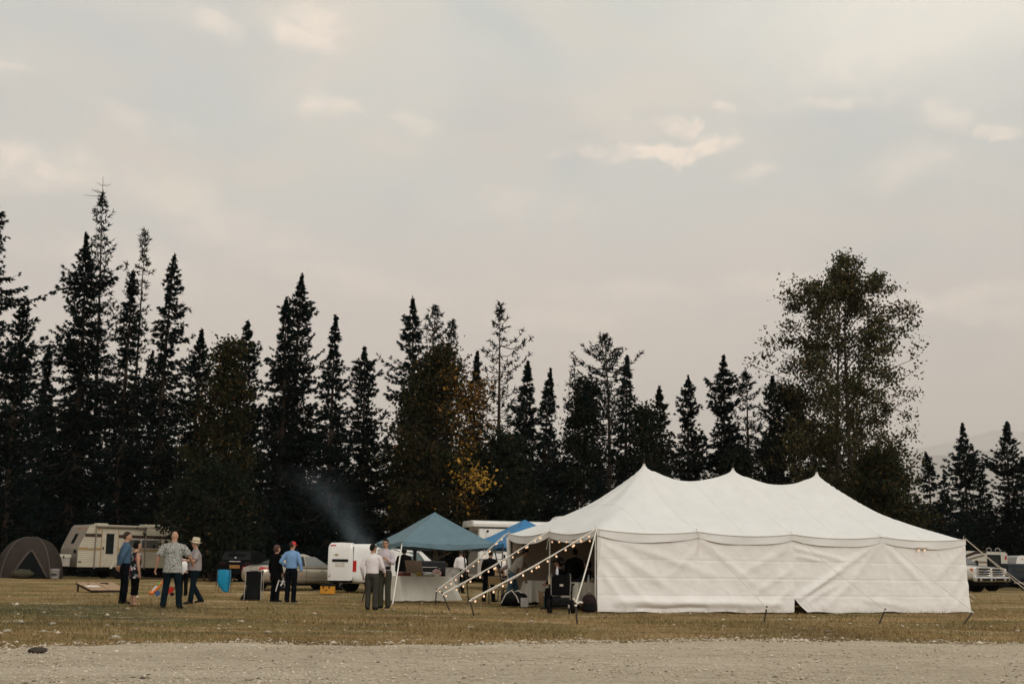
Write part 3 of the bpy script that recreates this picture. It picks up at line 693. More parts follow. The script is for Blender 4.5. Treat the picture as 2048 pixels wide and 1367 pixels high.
# ------------------------------------------------------------------ the big white pole tent
canvas = M('white_canvas', (.735, .728, .705, 1), rough=.75, var=.035, scale=1.3, bump=.12, bscale=90, transl=.03, dirt=((.55, .49, .40, 1), .12, 2.2))
wall_canvas = M('wall_canvas', (.82, .80, .77, 1), rough=.8, var=.04, scale=1.1, bump=.15, bscale=80, transl=.015, dirt=((.50, .44, .36, 1), .16, 2.6))
def hem_dirt(m):
    t = m.node_tree; b = t.nodes['Principled BSDF']; src = b.inputs['Base Color'].links[0].from_socket; c = N(t, 'ShaderNodeTexCoord'); s = N(t, 'ShaderNodeSeparateXYZ'); L(t, c.outputs['Object'], s.inputs[0])
    mp = N(t, 'ShaderNodeMapping'); mp.inputs['Scale'].default_value = (1.4, 1, 5); L(t, c.outputs['Object'], mp.inputs[0]); n = N(t, 'ShaderNodeTexNoise', i={'Scale': 3.0, 'Detail': 7, 'Roughness': .7}); L(t, mp.outputs[0], n.inputs['Vector'])
    lowz = mth(t, 'SUBTRACT', 1.0, mth(t, 'MULTIPLY', s.outputs[2], 3.2), clamp=True)
    f = mth(t, 'MULTIPLY', mth(t, 'POWER', lowz, 2.0), mth(t, 'MULTIPLY', mth(t, 'SUBTRACT', n.outputs[0], .36, clamp=True), 3.0, clamp=True), clamp=True)
    L(t, mixc(t, mth(t, 'MULTIPLY', f, .75), src, (.30, .235, .15, 1)), b.inputs['Base Color'])
hem_dirt(wall_canvas)
alu = M('pole_metal', (.55, .53, .49, 1), rough=.45, metal=.6, var=.08)
rope_m = M('white_rope', (.70, .65, .56, 1), rough=.9, var=.15, scale=30)
dark_steel = M('rusty_steel', (.045, .035, .03, 1), rough=.7, metal=.3, var=.4, scale=20)
TX, TY, YAW, HE, HP, TL, TW = 2.295, 34.59, .3924, 2.14, 4.20, 12.19, 6.096
tent = thing('marquee_tent', 'large white pole tent with three peaks and side walls, open at its left end', 'tent', (TX, TY, 0), YAW)
TM = Matrix.Translation((TX, TY, 0)) @ Matrix.Rotation(YAW, 4, 'Z'); TI = TM.inverted()
NX, NY = 120, 60
zg = np.full((NX + 1, NY + 1), HE + .6); fix = np.zeros_like(zg, bool)
def scal(u, bays, sag): f = (u * bays) % 1.0; return HE - sag * 4 * f * (1 - f)
for i in range(NX + 1):
    for j in (0, NY): zg[i, j] = scal(i / NX, 4, .085); fix[i, j] = True
for j in range(NY + 1):
    for i in (0, NX): zg[i, j] = scal(j / NY, 2, .11); fix[i, j] = True
def prof(t): return HE + (HP - HE) * (.59 * t + .41 * t ** 3.5)
for k in range(31):
    t = k / 30
    for (i, j) in ((k, k), (k, NY - k), (NX - k, k), (NX - k, NY - k)): zg[i, j] = prof(t); fix[i, j] = True
    for i in (30, 60, 90):
        for j in (k, NY - k):
            zg[i, j] = prof(t) + .02 * math.sin(3.14 * t); fix[i, j] = True
for i in range(30, 91):
    u = abs(((i - 30) % 30) / 30 * 2 - 1); zg[i, 30] = HP - .42 * (1 - u ** 1.9) if (i - 30) % 30 else HP; fix[i, 30] = True
for it in range(1500):
    av = zg.copy(); av[1:-1, 1:-1] = .25 * (zg[2:, 1:-1] + zg[:-2, 1:-1] + zg[1:-1, 2:] + zg[1:-1, :-2]); zg = np.where(fix, zg, av)
# slack the fixed seams so they read as cloth, keep tips and edges
for it in range(6):
    av = zg.copy(); av[1:-1, 1:-1] = .25 * (zg[2:, 1:-1] + zg[:-2, 1:-1] + zg[1:-1, 2:] + zg[1:-1, :-2]); keep = zg.copy(); zg = .5 * zg + .5 * av
    for i in (30, 60, 90): zg[i, 30] = HP
xg = np.arange(NX + 1) / NX * TL; yg = np.arange(NY + 1) / NY * TW
XX, YY = np.meshgrid(xg, yg, indexing='ij')
wr = np.zeros_like(zg)
for i in (30, 60, 90):
    dx, dy = XX - xg[i], YY - TW / 2; d = np.hypot(dx, dy); th = np.arctan2(dy, dx)
    wr += .030 * np.sin(11 * th + i) * np.exp(-((d - .9) / .7) ** 2) + .014 * np.sin(23 * th + 2 * i) * np.exp(-((d - 1.4) / .9) ** 2)
for k in range(5):       # tension folds running down from the eave poles
    for yy in (0, TW):
        dx, dy = XX - TL * k / 4, YY - yy; d = np.hypot(dx, dy); th = np.arctan2(dy, dx)
        wr += .016 * np.sin(13 * th + k) * np.exp(-((d - .6) / .45) ** 2)
dg_ = XX * .42 + YY * .9
wr += .012 * np.sin(dg_ * 5.2 + .8 * np.sin(XX * 1.1)) * np.exp(-((YY - 1.6) / 1.5) ** 2) * (np.sin(XX * .9) > -.3) * .8
edge = np.minimum.reduce([XX, TL - XX, YY, TW - YY]); wr *= np.clip(edge / .5, 0, 1)
zz = zg + wr
idx = np.arange((NX + 1) * (NY + 1)).reshape(NX + 1, NY + 1)
F = np.stack([idx[:-1, :-1], idx[1:, :-1], idx[1:, 1:], idx[:-1, 1:]], -1).reshape(-1, 4)
npmesh('roof', np.stack([XX, YY, zz], -1).reshape(-1, 3), F, canvas, tent, smooth=True)
for i in (15, 30, 45, 60, 75, 90, 105):
    mb = MB(); mb.tube([(xg[i], yg[j], zz[i, j] + .002) for j in range(0, NY + 1)], .004, 5); mb.build('roof_seam', canvas, tent)
def side_pt(side, u):
    return {'f': (u * TL, 0), 'b': (u * TL, TW), 'l': (0, u * TW), 'r': (TL, u * TW)}[side]
OUT = {'f': (0, -1), 'b': (0, 1), 'l': (-1, 0), 'r': (1, 0)}
for side, bays, sag in (('f', 4, .085), ('b', 4, .085), ('l', 2, .11), ('r', 2, .11)):
    mb = MB(); o = OUT[side]
    def vf(u, v, side=side, bays=bays, sag=sag, o=o):
        x, y = side_pt(side, u); f = (u * bays) % 1.0; s = 4 * f * (1 - f)
        w = .012 + v * (.012 + .018 * math.sin(u * bays * 11.0 + v)) * (s ** .4)
        drop = .17 + .08 * s + (.02 * math.sin(u * bays * 7)) * s
        return (x + o[0] * w, y + o[1] * w, scal(u, bays, sag) + .012 - v * drop)
    mb.patch(vf, bays * 22, 5); mb.build('valance', canvas, tent)
    mb = MB(); mb.tube([(Vector(side_pt(side, i / 60)).to_3d() + Vector((o[0] * .02, o[1] * .02, scal(i / 60, bays, sag)))) for i in range(61)], .012, 5)
    mb.build('edge_webbing', M('webbing', (.50, .46, .40, 1)), tent)
def crease(x, z, lines):
    d = 0
    for (x0, z0, x1, z1, amp, w) in lines:
        ex_, ez = x1 - x0, z1 - z0; L2 = ex_ * ex_ + ez * ez; t = ((x - x0) * ex_ + (z - z0) * ez) / L2; tc_ = min(1, max(0, t))
        q = math.hypot(x - x0 - tc_ * ex_, z - z0 - tc_ * ez); d += amp * math.exp(-(q / w) ** 2) * (.35 + .65 * math.sin(3.14 * (.12 + .8 * tc_)))
    return d
hor = [(0, z, 12.2, z + .02, a, .018) for z, a in ((.43, -.020), (.89, -.024), (1.37, -.017))]
LP1 = hor + [(.1, 1.85, 2.3, .55, .075, .13), (.1, 1.6, 1.5, .25, .06, .10), (.05, 1.2, .9, .1, .05, .08), (.3, 1.95, 3.6, .95, .05, .11), (3.1, 1.95, 4.9, .7, .045, .10), (3.2, 1.9, 2.2, .9, .04, .09),
             (6.0, 1.8, 4.2, .9, .05, .11), (6.05, 1.2, 4.6, .35, .05, .10), (5.9, .6, 5.3, .1, .05, .07), (.6, .27, 5.6, .22, .16, .12), (1.2, .09, 3.2, .12, -.12, .05)]
LP2 = hor + [(6.25, .38, 7.6, 1.15, .17, .09), (7.6, 1.15, 8.9, 1.9, .07, .10), (6.3, .2, 7.5, .75, .07, .09), (6.25, 1.75, 7.8, 1.45, .06, .08), (6.2, 1.55, 7.2, 1.4, .05, .06), (7.0, .1, 8.1, .85, .06, .11),
             (9.1, 1.95, 8.1, .9, .05, .10), (9.2, 1.95, 10.6, .8, .06, .11), (9.2, 1.9, 9.5, .5, .05, .10), (12.1, 1.9, 11.0, .9, .055, .11), (12.1, 1.3, 11.3, .25, .055, .10), (12.15, .8, 11.7, .1, .05, .08), (8.5, .35, 9.9, .15, .05, .08)]
def wall(x0, x1, lines, seed, gap=None, right_flare=0):
    mb = MB()
    def f(u, v):
        x = x0 + (x1 - x0) * u; z = .0 + 1.0 * (HE - .06) * v
        d = crease(x, z, lines) * .62 + .014 * noise.noise(Vector((x * 3.1 + z * 2, z * 2.2 - x, seed + 7))) + .007 * noise.noise(Vector((x * 9 + z * 5, z * 7 - x * 3, seed))) + .018 * math.sin(x * 2.1 + seed) * (1 - v) + .012 * noise.noise(Vector((x * 1.5, z * 1.8, seed))) + .05 * (1 - v) ** 3
        if gap == 'l': x += max(0, 1 - z / .42) ** 1.3 * .36 * (1 - u) ** 6; d += max(0, 1 - z / .5) * .10 * (1 - u) ** 8
        if gap == 'r': x -= max(0, 1 - z / .42) ** 1.3 * .05 * u ** 8
        if right_flare: x += right_flare * (1 - v) ** 1.5 * u ** 6
        zz_ = z + (.012 * math.sin(x * 5 + seed) + .012 * math.sin(x * 2.2)) * (1 - v) ** 4 + .012 * (1 - v)
        return (x, .035 - d, zz_)
    mb.patch(f, int((x1 - x0) * 18), 96); o = mb.build('side_wall', wall_canvas, tent, angle=180); return o
wall(.02, 6.12, LP1, 1.0, 'r'); wall(6.10, 12.19, LP2, 5.0, 'l', .10)
mb = MB(); mb.patch(lambda u, v: (u * TL, TW - .03 + .03 * noise.noise(Vector((u * 22, v * 3, 4))), .01 + v * (HE - .07)), 80, 14); mb.build('back_wall', M('shaded_canvas', (.30, .245, .19, 1), rough=.9, var=.08, scale=1.5), tent, angle=180)  # back wall coloured dark tan: the dimness inside the tent is in its colour
mb = MB(); mb.patch(lambda u, v: (TL - .03 + .10 * (1 - v) ** 1.5 * (1 - u) ** 4, .04 + u * (TW - .06), .01 + v * (HE - .07)), 40, 14); mb.build('end_wall', wall_canvas, tent, angle=180)
mb = MB(); mb.tube([(-.03, TW - .10, HE - .12), (-.02, TW - .14, 1.5), (.02, TW - .2, 1.0), (.1, TW - .3, .55)], [.07, .06, .05, .03], 8); mb.build('tied_back_wall', wall_canvas, tent)
for (x, y) in [(TL * i / 4, y) for i in range(5) for y in (.07, TW - .07)] + [(.03, TW / 2), (TL - .06, TW / 2)]:
    mb = MB(); mb.tube([(x, y, 0), (x, y, HE - .02)], .026, 8); mb.tube([(x, y, HE - .02), (x, y, HE + .10)], .007, 5); mb.build('side_pole', alu, tent)
for i in (1, 2, 3):
    x = TL * i / 4; mb = MB(); mb.tube([(x, TW / 2, 0), (x, TW / 2, HP - .01)], .04, 8); mb.build('centre_pole', alu, tent)
    mb = MB(); mb.tube([(x, TW / 2, HP - .02), (x, TW / 2, HP + .17)], [.016, .011], 6); mb.build('pole_spike', dark_steel, tent)
STK = {'c': ((871, 1209), (873, 1177)), 'b': ((899, 1219), (884, 1184)), 'a': ((948, 1231), (939, 1196)), 'd': ((1154, 1243), (1151, 1205)), 'p1': ((1528, 1244), (1534, 1212)), 'p2': ((1759, 1245), (1771, 1217)), 'p3': ((1930, 1244), (1947, 1220))}
LBL = {'c': 'thin dark steel stake holding the farthest lit guy rope, in front of the food table', 'b': 'dark stake leaning left at the foot of the middle lit guy rope', 'a': 'dark stake at the foot of the longest lit guy rope left of the tent',
       'd': 'dark stake beside the wheelchair holding the near corner rope', 'p1': 'upright dark stake in front of the tent wall seam', 'p2': 'dark stake leaning right in front of the right wall panel', 'p3': 'strongly leaning dark stake at the right corner of the tent'}
TOPS = {}
for k, (bp_, tp_) in STK.items():
    g = G(*bp_); tpt = AT(*tp_, g.y); TOPS[k] = g.lerp(tpt, .93)
    o = thing('tent_stake', LBL[k], 'stake', g, 0, 'tent stakes'); d = tpt - g
    mb = MB(); mb.tube([d * -.25, d], .019, 7); mb.tube([d, d * 1.03], .026, 7); mb.build('rod', dark_steel, o)
    mb = MB(); mb.tube([d * .86 + Vector((0, 0, -.012)), d * .9 + Vector((0, 0, .012))], .03, 8); mb.build('rope_hitch', rope_m, o)
def eave(x, y): return TM @ Vector((x, y, HE + .02))
ROPES = [('c', eave(0, TW), .014), ('b', eave(0, TW / 2), .014), ('a', eave(0, 0), .014), ('d', eave(0, 0), .016), ('p1', eave(TL / 4, 0), .007), ('p2', eave(TL / 2, 0), .007), ('p3', eave(TL * .75, 0), .007)]
def rope(p, q, r, sag=.04):
    mb = MB(); mb.tube([TI @ (p.lerp(q, t) - Vector((0, 0, sag * math.sin(3.14 * t)))) for t in [i / 14 for i in range(15)]], r, 6); return mb.build('guy_rope', rope_m, tent)
for k, e, rr_ in ROPES: rope(e, TOPS[k], rr_, .05)
# right-hand ropes and their stakes
for i, (y, lb) in enumerate(((0, 'stake right of the tent holding the front end rope'), (TW / 2, 'stake right of the tent holding the middle end rope'))):
    e = eave(TL, y); q = TM @ Vector((TL + 2.9, y, .25)); rope(e, q, .012, .03)
    rope(e, q + Vector((.05, -.1, .12)), .008, .06)
    if y == 0: continue
# loose rope ends hanging at the corner poles
for x, y, l in ((.05, -.05, .95), (TL / 4, -.05, .62), (-.05, TW / 2, .5)):
    mb = MB(); mb.tube([(x, y, HE - .02), (x + .02, y - .02, HE - .4 * l), (x - .03, y - .01, HE - l)], .008, 5); mb.build('loose_rope_end', rope_m, tent)
mb = MB(); k0 = TI @ TOPS['d']; mb.tube([k0 + Vector((-.05, 0, .12)), k0 + Vector((.02, .02, .02)), k0 + Vector((.12, 0, .05)), k0 + Vector((.16, 0, .03))], .022, 7); mb.build('rope_knot', rope_m, tent)
notice = tag(MB().box((0, 0, 0), (.30, .008, .36)).build('notice_sheet', M('notice_paper', (.62, .50, .42, 1), dirt=((.45, .2, .12, 1), .5, 9))), 'pale paper notice hung at the top of the tent back wall', 'notice')
notice.location = TM @ Vector((.25, TW - .16, HE - .38)); notice.rotation_euler = (0, 0, YAW)

# string lights along the three left guy ropes and the open eave
bulb_m = M('lit_bulb', (.6, .5, .4, 1), emit=((1.0, .58, .32, 1), .6), var=0)
sock_m = M('bulb_socket', (.10, .085, .07, 1)); cord_m = M('light_cord', (.55, .50, .42, 1), var=.2, scale=20)
bmesh_ = MB(); bmesh_.lathe([(0, -.062), (.015, -.058), (.024, -.042), (.024, -.03), (.017, -.012), (.011, 0)], n=10)
smesh_ = MB(); smesh_.lathe([(.0, .035), (.016, .033), (.018, -.002), (.0, -.004)], n=8)
bproto = bmesh_.build('bulb', bulb_m); sproto = smesh_.build('socket', sock_m); bme, sme = bproto.data, sproto.data
bpy.data.objects.remove(bproto); bpy.data.objects.remove(sproto)
def string_lights(p, q, n, label, sag=.1, drop=.03, clump=True):
    rt = thing('string_lights', label, 'string lights', p, 0, 'lit string lights on the tent')
    r = np.random.default_rng(int(abs(p.x * 100 + q.y * 10))); P_ = lambda t: (q - p) * t - Vector((0, .02, drop + sag * math.sin(3.14 * t) + .012 * math.sin(t * 40)))
    mb = MB(); mb.tube([P_(i / 40) for i in range(41)], .009, 5); mb.build('cord', cord_m, rt)
    for k in range(n):
        t = (k + .5 + r.uniform(-.14, .14)) / n
        for j in range(2 if clump and r.random() < .22 else 1):
            c = P_(min(.99, t + j * .012)); s = bpy.data.objects.new('socket', sme); COL.objects.link(s); s.parent = rt; s.location = c - Vector((0, 0, .035)); s.rotation_euler = (r.uniform(-.4, .4), r.uniform(-.5, .5), 0)
            b = bpy.data.objects.new('bulb', bme); COL.objects.link(b); b.parent = s
string_lights(eave(0, 0) + Vector((-.1, -.05, -.02)), TOPS['a'], 14, 'longest string of lit round bulbs, from the near tent corner down to its stake', .06)
string_lights(eave(0, TW / 2) + Vector((-.1, 0, 0)), TOPS['b'], 13, 'string of lit bulbs crossing in front of the man in black clothes', .07)
string_lights(eave(0, TW) + Vector((-.1, 0, 0)), TOPS['c'], 12, 'string of lit bulbs on the farthest guy rope, ending before the food table', .12)
string_lights(TM @ Vector((-.02, TW / 2, HE - .22)), TM @ Vector((-.02, .1, HE - .24)), 6, 'short row of bulbs under the eave of the open tent end', .03, 0, False)
string_lights(TM @ Vector((10.3, -.06, HE - .27)), TM @ Vector((10.75, -.06, HE - .27)), 2, 'two small lit bulbs peeping out under the right eave of the tent', .01, 0, False)

# ------------------------------------------------------------------ pop-up canopies
def canopy(label, centre, yaw, half, ez, pz, spread, mat, leg_cols, val=.15):
    rt = thing('pop_up_canopy', label, 'canopy', (centre[0], centre[1], rise(centre[1])), yaw, None)
    cs = [(-half, -half), (half, -half), (half, half), (-half, half)]
    for k in range(4):
        (x0, y0), (x1, y1) = cs[k], cs[(k + 1) % 4]; mb = MB()
        def f(u, v):
            w = 1 - v; x = (x0 + (x1 - x0) * u) * w; y = (y0 + (y1 - y0) * u) * w
            e = 4 * u * (1 - u)
            z = ez + (pz - ez) * (v ** 1.08) - .07 * e * w * (1 + v) + .018 * math.sin(u * 19 + v * 5 + k) * w * v * 2.2 + .012 * noise.noise(Vector((u * 6, v * 6, k * 3)))
            return (x, y, z)
        mb.patch(f, 22, 16); mb.build('roof_panel', mat, rt, angle=180)
        mb = MB(); ox, oy = (y1 - y0) / (2 * half), -(x1 - x0) / (2 * half)
        mb.patch(lambda u, v: (x0 + (x1 - x0) * u + ox * (.012 + .012 * v + .012 * math.sin(u * 17 + k) * v), y0 + (y1 - y0) * u + oy * (.012 + .012 * v + .012 * math.sin(u * 17 + k) * v), ez + .01 - .07 * 4 * u * (1 - u) - v * (val - .02 * math.sin(u * 9))), 22, 4)
        mb.build('valance', mat, rt, angle=180)
        mb = MB()       # scissor truss under the eave
        n = 4
        for i in range(n):
            a, b = i / n, (i + 1) / n; pa = lambda u, z: (x0 * .98 + (x1 - x0) * .98 * u, y0 * .98 + (y1 - y0) * .98 * u, z)
            mb.tube([pa(a, ez - .05), pa(b, ez - .26)], .010, 5); mb.tube([pa(a, ez - .26), pa(b, ez - .05)], .010, 5)
        mb.build('truss', M('dark_truss', (.05, .05, .05, 1)), rt)
    for k, (x, y) in enumerate(cs):
        s = 1 + spread / half; mb = MB(); mb.tube([(x * s, y * s, -.02), (x * .99, y * .99, ez - .02)], .021, 6); mb.box((x * s, y * s, 0), (.09, .09, .02))
        mb.build('leg', leg_cols[k], rt)
    mb = MB(); mb.tube([(0, 0, pz - .5), (0, 0, pz - .02)], .018, 6)
    for (x, y) in cs: mb.tube([(x * .98, y * .98, ez - .08), (0, 0, pz - .06)], .010, 5)
    mb.build('roof_frame', M('dark_truss', (.05, .05, .05, 1)), rt)
    return rt
teal = M('teal_canopy', (.105, .185, .225, 1), rough=.6, var=.08, scale=2.5, bump=.2, bscale=30, transl=.10, spec=.5, dirt=((.16, .235, .26, 1), .25, 5))
blue = M('blue_canopy', (.022, .185, .40, 1), rough=.55, var=.07, scale=2.5, bump=.2, bscale=30, transl=.15, spec=.5)
lg, dg = M('grey_leg', (.48, .46, .42, 1), rough=.4, metal=.4), M('dark_leg', (.04, .04, .042, 1), rough=.5, metal=.4)
fc = Vector((-3.2, 39.5)); th = R(20.5)
ce = fc + Vector((math.cos(th), math.sin(th))) * 1.46 + Vector((-math.sin(th), math.cos(th))) * 1.46
canopy('teal green pop-up canopy with splayed legs over the food table', ce, th, 1.46, 1.84, 2.80, .33, teal, [lg, dg, dg, dg])
canopy('bright blue pop-up canopy between the teal canopy and the white tent', (.55, 46.8), R(24), 1.46, 1.92, 2.80, .33, blue, [dg, dg, dg, dg])

# ------------------------------------------------------------------ tables
linen = M('white_linen', (.74, .70, .61, 1), rough=.9, var=.05, scale=3, bump=.1)
def cloth_table(label, loc, rz, lx, ly, h, tl, drop_front=1.0, drape=.10, cat='table'):
    rt = thing('folding_table', label, 'table', loc, rz)
    MB().box((0, 0, h - .025), (lx, ly, .04), bev=.008).build('tabletop', M('table_white', (.6, .58, .54, 1)), rt)
    for sx in (-1, 1):
        for sy in (-1, 1): MB().tube([(sx * (lx / 2 - .18), sy * (ly / 2 - .09), 0), (sx * (lx / 2 - .14), sy * (ly / 2 - .09), h - .04)], .016, 6).build('leg', M('table_leg', (.22, .21, .2, 1), metal=.5, rough=.4), rt)
    # the cloth: a ring of draped folds under a flat top, a thing of its own
    per = []
    def ring(off, z, wave, ph):
        pts = []
        X_, Y_ = lx / 2 + .012, ly / 2 + .012; seq = []
        for i in range(30): seq.append((-X_ + 2 * X_ * i / 30, -Y_, 0, -1, i / 30))
        for i in range(14): seq.append((X_, -Y_ + 2 * Y_ * i / 14, 1, 0, i / 14))
        for i in range(30): seq.append((X_ - 2 * X_ * i / 30, Y_, 0, 1, i / 30))
        for i in range(14): seq.append((-X_, Y_ - 2 * Y_ * i / 14, -1, 0, i / 14))
        for k, (x, y, nx_, ny_, f) in enumerate(seq):
            c = max(0, 1 - min(f, 1 - f) * 9); e = off * (1 + 1.8 * c) + wave * math.sin(k * 1.35 + ph) * (.35 + .65 * c) * (1.7 if nx_ else 1)
            cx = (1 if x > 0 else -1) * c * off * 1.1; cy = (1 if y > 0 else -1) * c * off * 1.1
            pts.append((x + nx_ * e + cx * abs(ny_), y + ny_ * e + cy * abs(nx_), z + (.012 * math.sin(k * .7) if z < .3 else 0)))
        return pts
    base = h * (1 - drop_front) + .015
    zs = [h + .004, h - .02, h * .75 + base * .25, (h + base) / 2, h * .2 + base * .8, base]
    mb = MB(); rings = [ring(d_, z, w, .3) for d_, z, w in zip((0, .008, drape * .25, drape * .5, drape * .8, drape), zs, (0, .003, .012, .02, .026, .03))]
    mb.loft(rings, caps=False); mb.f.append(tuple(range(len(rings[0]))))
    o = mb.build('tablecloth', linen, None, angle=50); o.location = loc; o.rotation_euler = (0, 0, rz); tag(o, tl, 'tablecloth'); return rt
a, b = G(795, 1203), G(905, 1202.5)
d_ = (b - a).normalized(); tz = math.atan2(d_.y, d_.x); lx = 1.95
ctr = a.lerp(b, .5) + Vector((-d_.y, d_.x, 0)) * .38
FT = (ctr, tz)
cloth_table('folding table carrying the food under the teal canopy', ctr, tz, lx, .74, .80, 'long white cloth to the ground over the food table', .97, .13)
t1 = G(1080, 1211) + Vector((.1, .3, 0)); t2 = G(1178, 1219) + Vector((.05, .3, 0))
cloth_table('cloth-covered table before the leaning man in the grey polo shirt', (t1.x, t1.y, 0), YAW - .08, 1.0, .76, .74, 'white cloth draped on the table beside the leaning man', .86, .12)
cloth_table('table behind the black wheelchair inside the tent', (t2.x, t2.y, 0), YAW, 1.1, .76, .74, 'short white cloth on the table behind the wheelchair', .80, .06)

# ------------------------------------------------------------------ vehicles
rubber = M('tyre_rubber', (.009, .009, .009, 1), rough=.85, var=.3, scale=12)
chrome = M('chrome', (.55, .54, .52, 1), rough=.2, metal=.9, var=.05)
alloy = M('alloy_rim', (.42, .41, .39, 1), rough=.35, metal=.6, var=.1)
black_pl = M('black_plastic', (.009, .009, .0095, 1), rough=.5, var=.2)
dark_gl = M('dark_glass', (.014, .018, .018, 1), rough=.16, spec=.35, var=.1)
pale_gl = glassy('pale_glass', (.15, .155, .145, 1), .12)
red_l = M('red_lamp', (.42, .02, .015, 1), rough=.2, coat=.4)
amber_l = M('amber_lamp', (.55, .17, .03, 1), rough=.2, coat=.4)
clear_l = M('clear_lamp', (.62, .62, .60, 1), rough=.12, coat=.4, metal=.3)
white_p = M('white_paint', (.72, .71, .68, 1), rough=.3, var=.04, scale=2, coat=.4, dirt=((.4, .36, .3, 1), .12, 2.5))
plate_m = M('number_plate', (.55, .52, .46, 1), rough=.5, dirt=((.25, .1, .08, 1), .6, 14))
under_m = M('underbody', (.004, .004, .004, 1), rough=.9)
def sring(x, zb, zt, w, e=4.0, n=24, tum=.0):
    cz, hz_ = (zb + zt) / 2, (zt - zb) / 2; out = []
    for k in range(n):
        t = 2 * math.pi * (k + .5) / n; c, s = math.cos(t), math.sin(t)
        y = w * math.copysign(abs(c) ** (2 / e), c); z = cz + hz_ * math.copysign(abs(s) ** (2 / e), s)
        out.append((x, y * (1 - tum * max(0, (z - cz) / max(hz_, 1e-3))), z))
    return out
def pring(z, x0, x1, w, e=6.0, n=28):
    cx, hx = (x0 + x1) / 2, (x1 - x0) / 2; out = []
    for k in range(n):
        t = 2 * math.pi * (k + .5) / n; c, s = math.cos(t), math.sin(t)
        out.append((cx + hx * math.copysign(abs(c) ** (2 / e), c), w * math.copysign(abs(s) ** (2 / e), s), z))
    return out
def wheel(rt, x, y, r, w, rim=alloy, spokes=5, z=None):
    z = r if z is None else z; mb = MB(); sgn = 1 if y > 0 else -1
    mb.lathe([(r * .62, -w / 2), (r * .93, -w / 2), (r, -w * .36), (r, w * .36), (r * .93, w / 2), (r * .62, w / 2)], (x, y, z), 'y', 26); o = mb.build('wheel', rubber, rt)
    mb = MB(); f = y + sgn * w * .40
    mb.lathe([(r * .64, f - sgn * .05), (r * .64, f + sgn * .01), (r * .57, f + sgn * .005), (r * .56, f - sgn * .06)], (x, 0, z), 'y', 26)
    for k in range(spokes):
        a = 2 * math.pi * k / spokes + .3; mb.tube([(x, f, z), (x + math.cos(a) * r * .58, f, z + math.sin(a) * r * .58)], [(.045, .02), (.035, .015)], 6, hint=(math.sin(a), 0, -math.cos(a)))
    mb.ell((x, f, z), (.06, .03, .06), 10, 6); mb.build('rim', rim, o)
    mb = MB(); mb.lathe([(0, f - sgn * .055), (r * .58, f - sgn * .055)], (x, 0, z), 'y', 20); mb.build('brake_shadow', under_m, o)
def arch(rt, x, ys, r, z):
    for s in (-1, 1):
        mb = MB(); y = s * ys; mb.lathe([(0, y), (r, y), (r, y - s * .12), (0, y - s * .12)], (x, 0, z), 'y', 28); mb.build('wheel_well', under_m, rt)
def quadpatch(rt, name, mat, pts, off, nu=5, nv=5, th=.008):
    """flat or bent panel spanned by 4 corners, standing 'off' proud"""
    a, b, c, d = [Vector(p) for p in pts]; nrm = (b - a).cross(d - a).normalized()
    mb = MB(); mb.patch(lambda u, v: (a.lerp(b, u)).lerp(d.lerp(c, u), v) + nrm * off, nu, nv, nrm * -th); return mb.build(name, mat, rt)

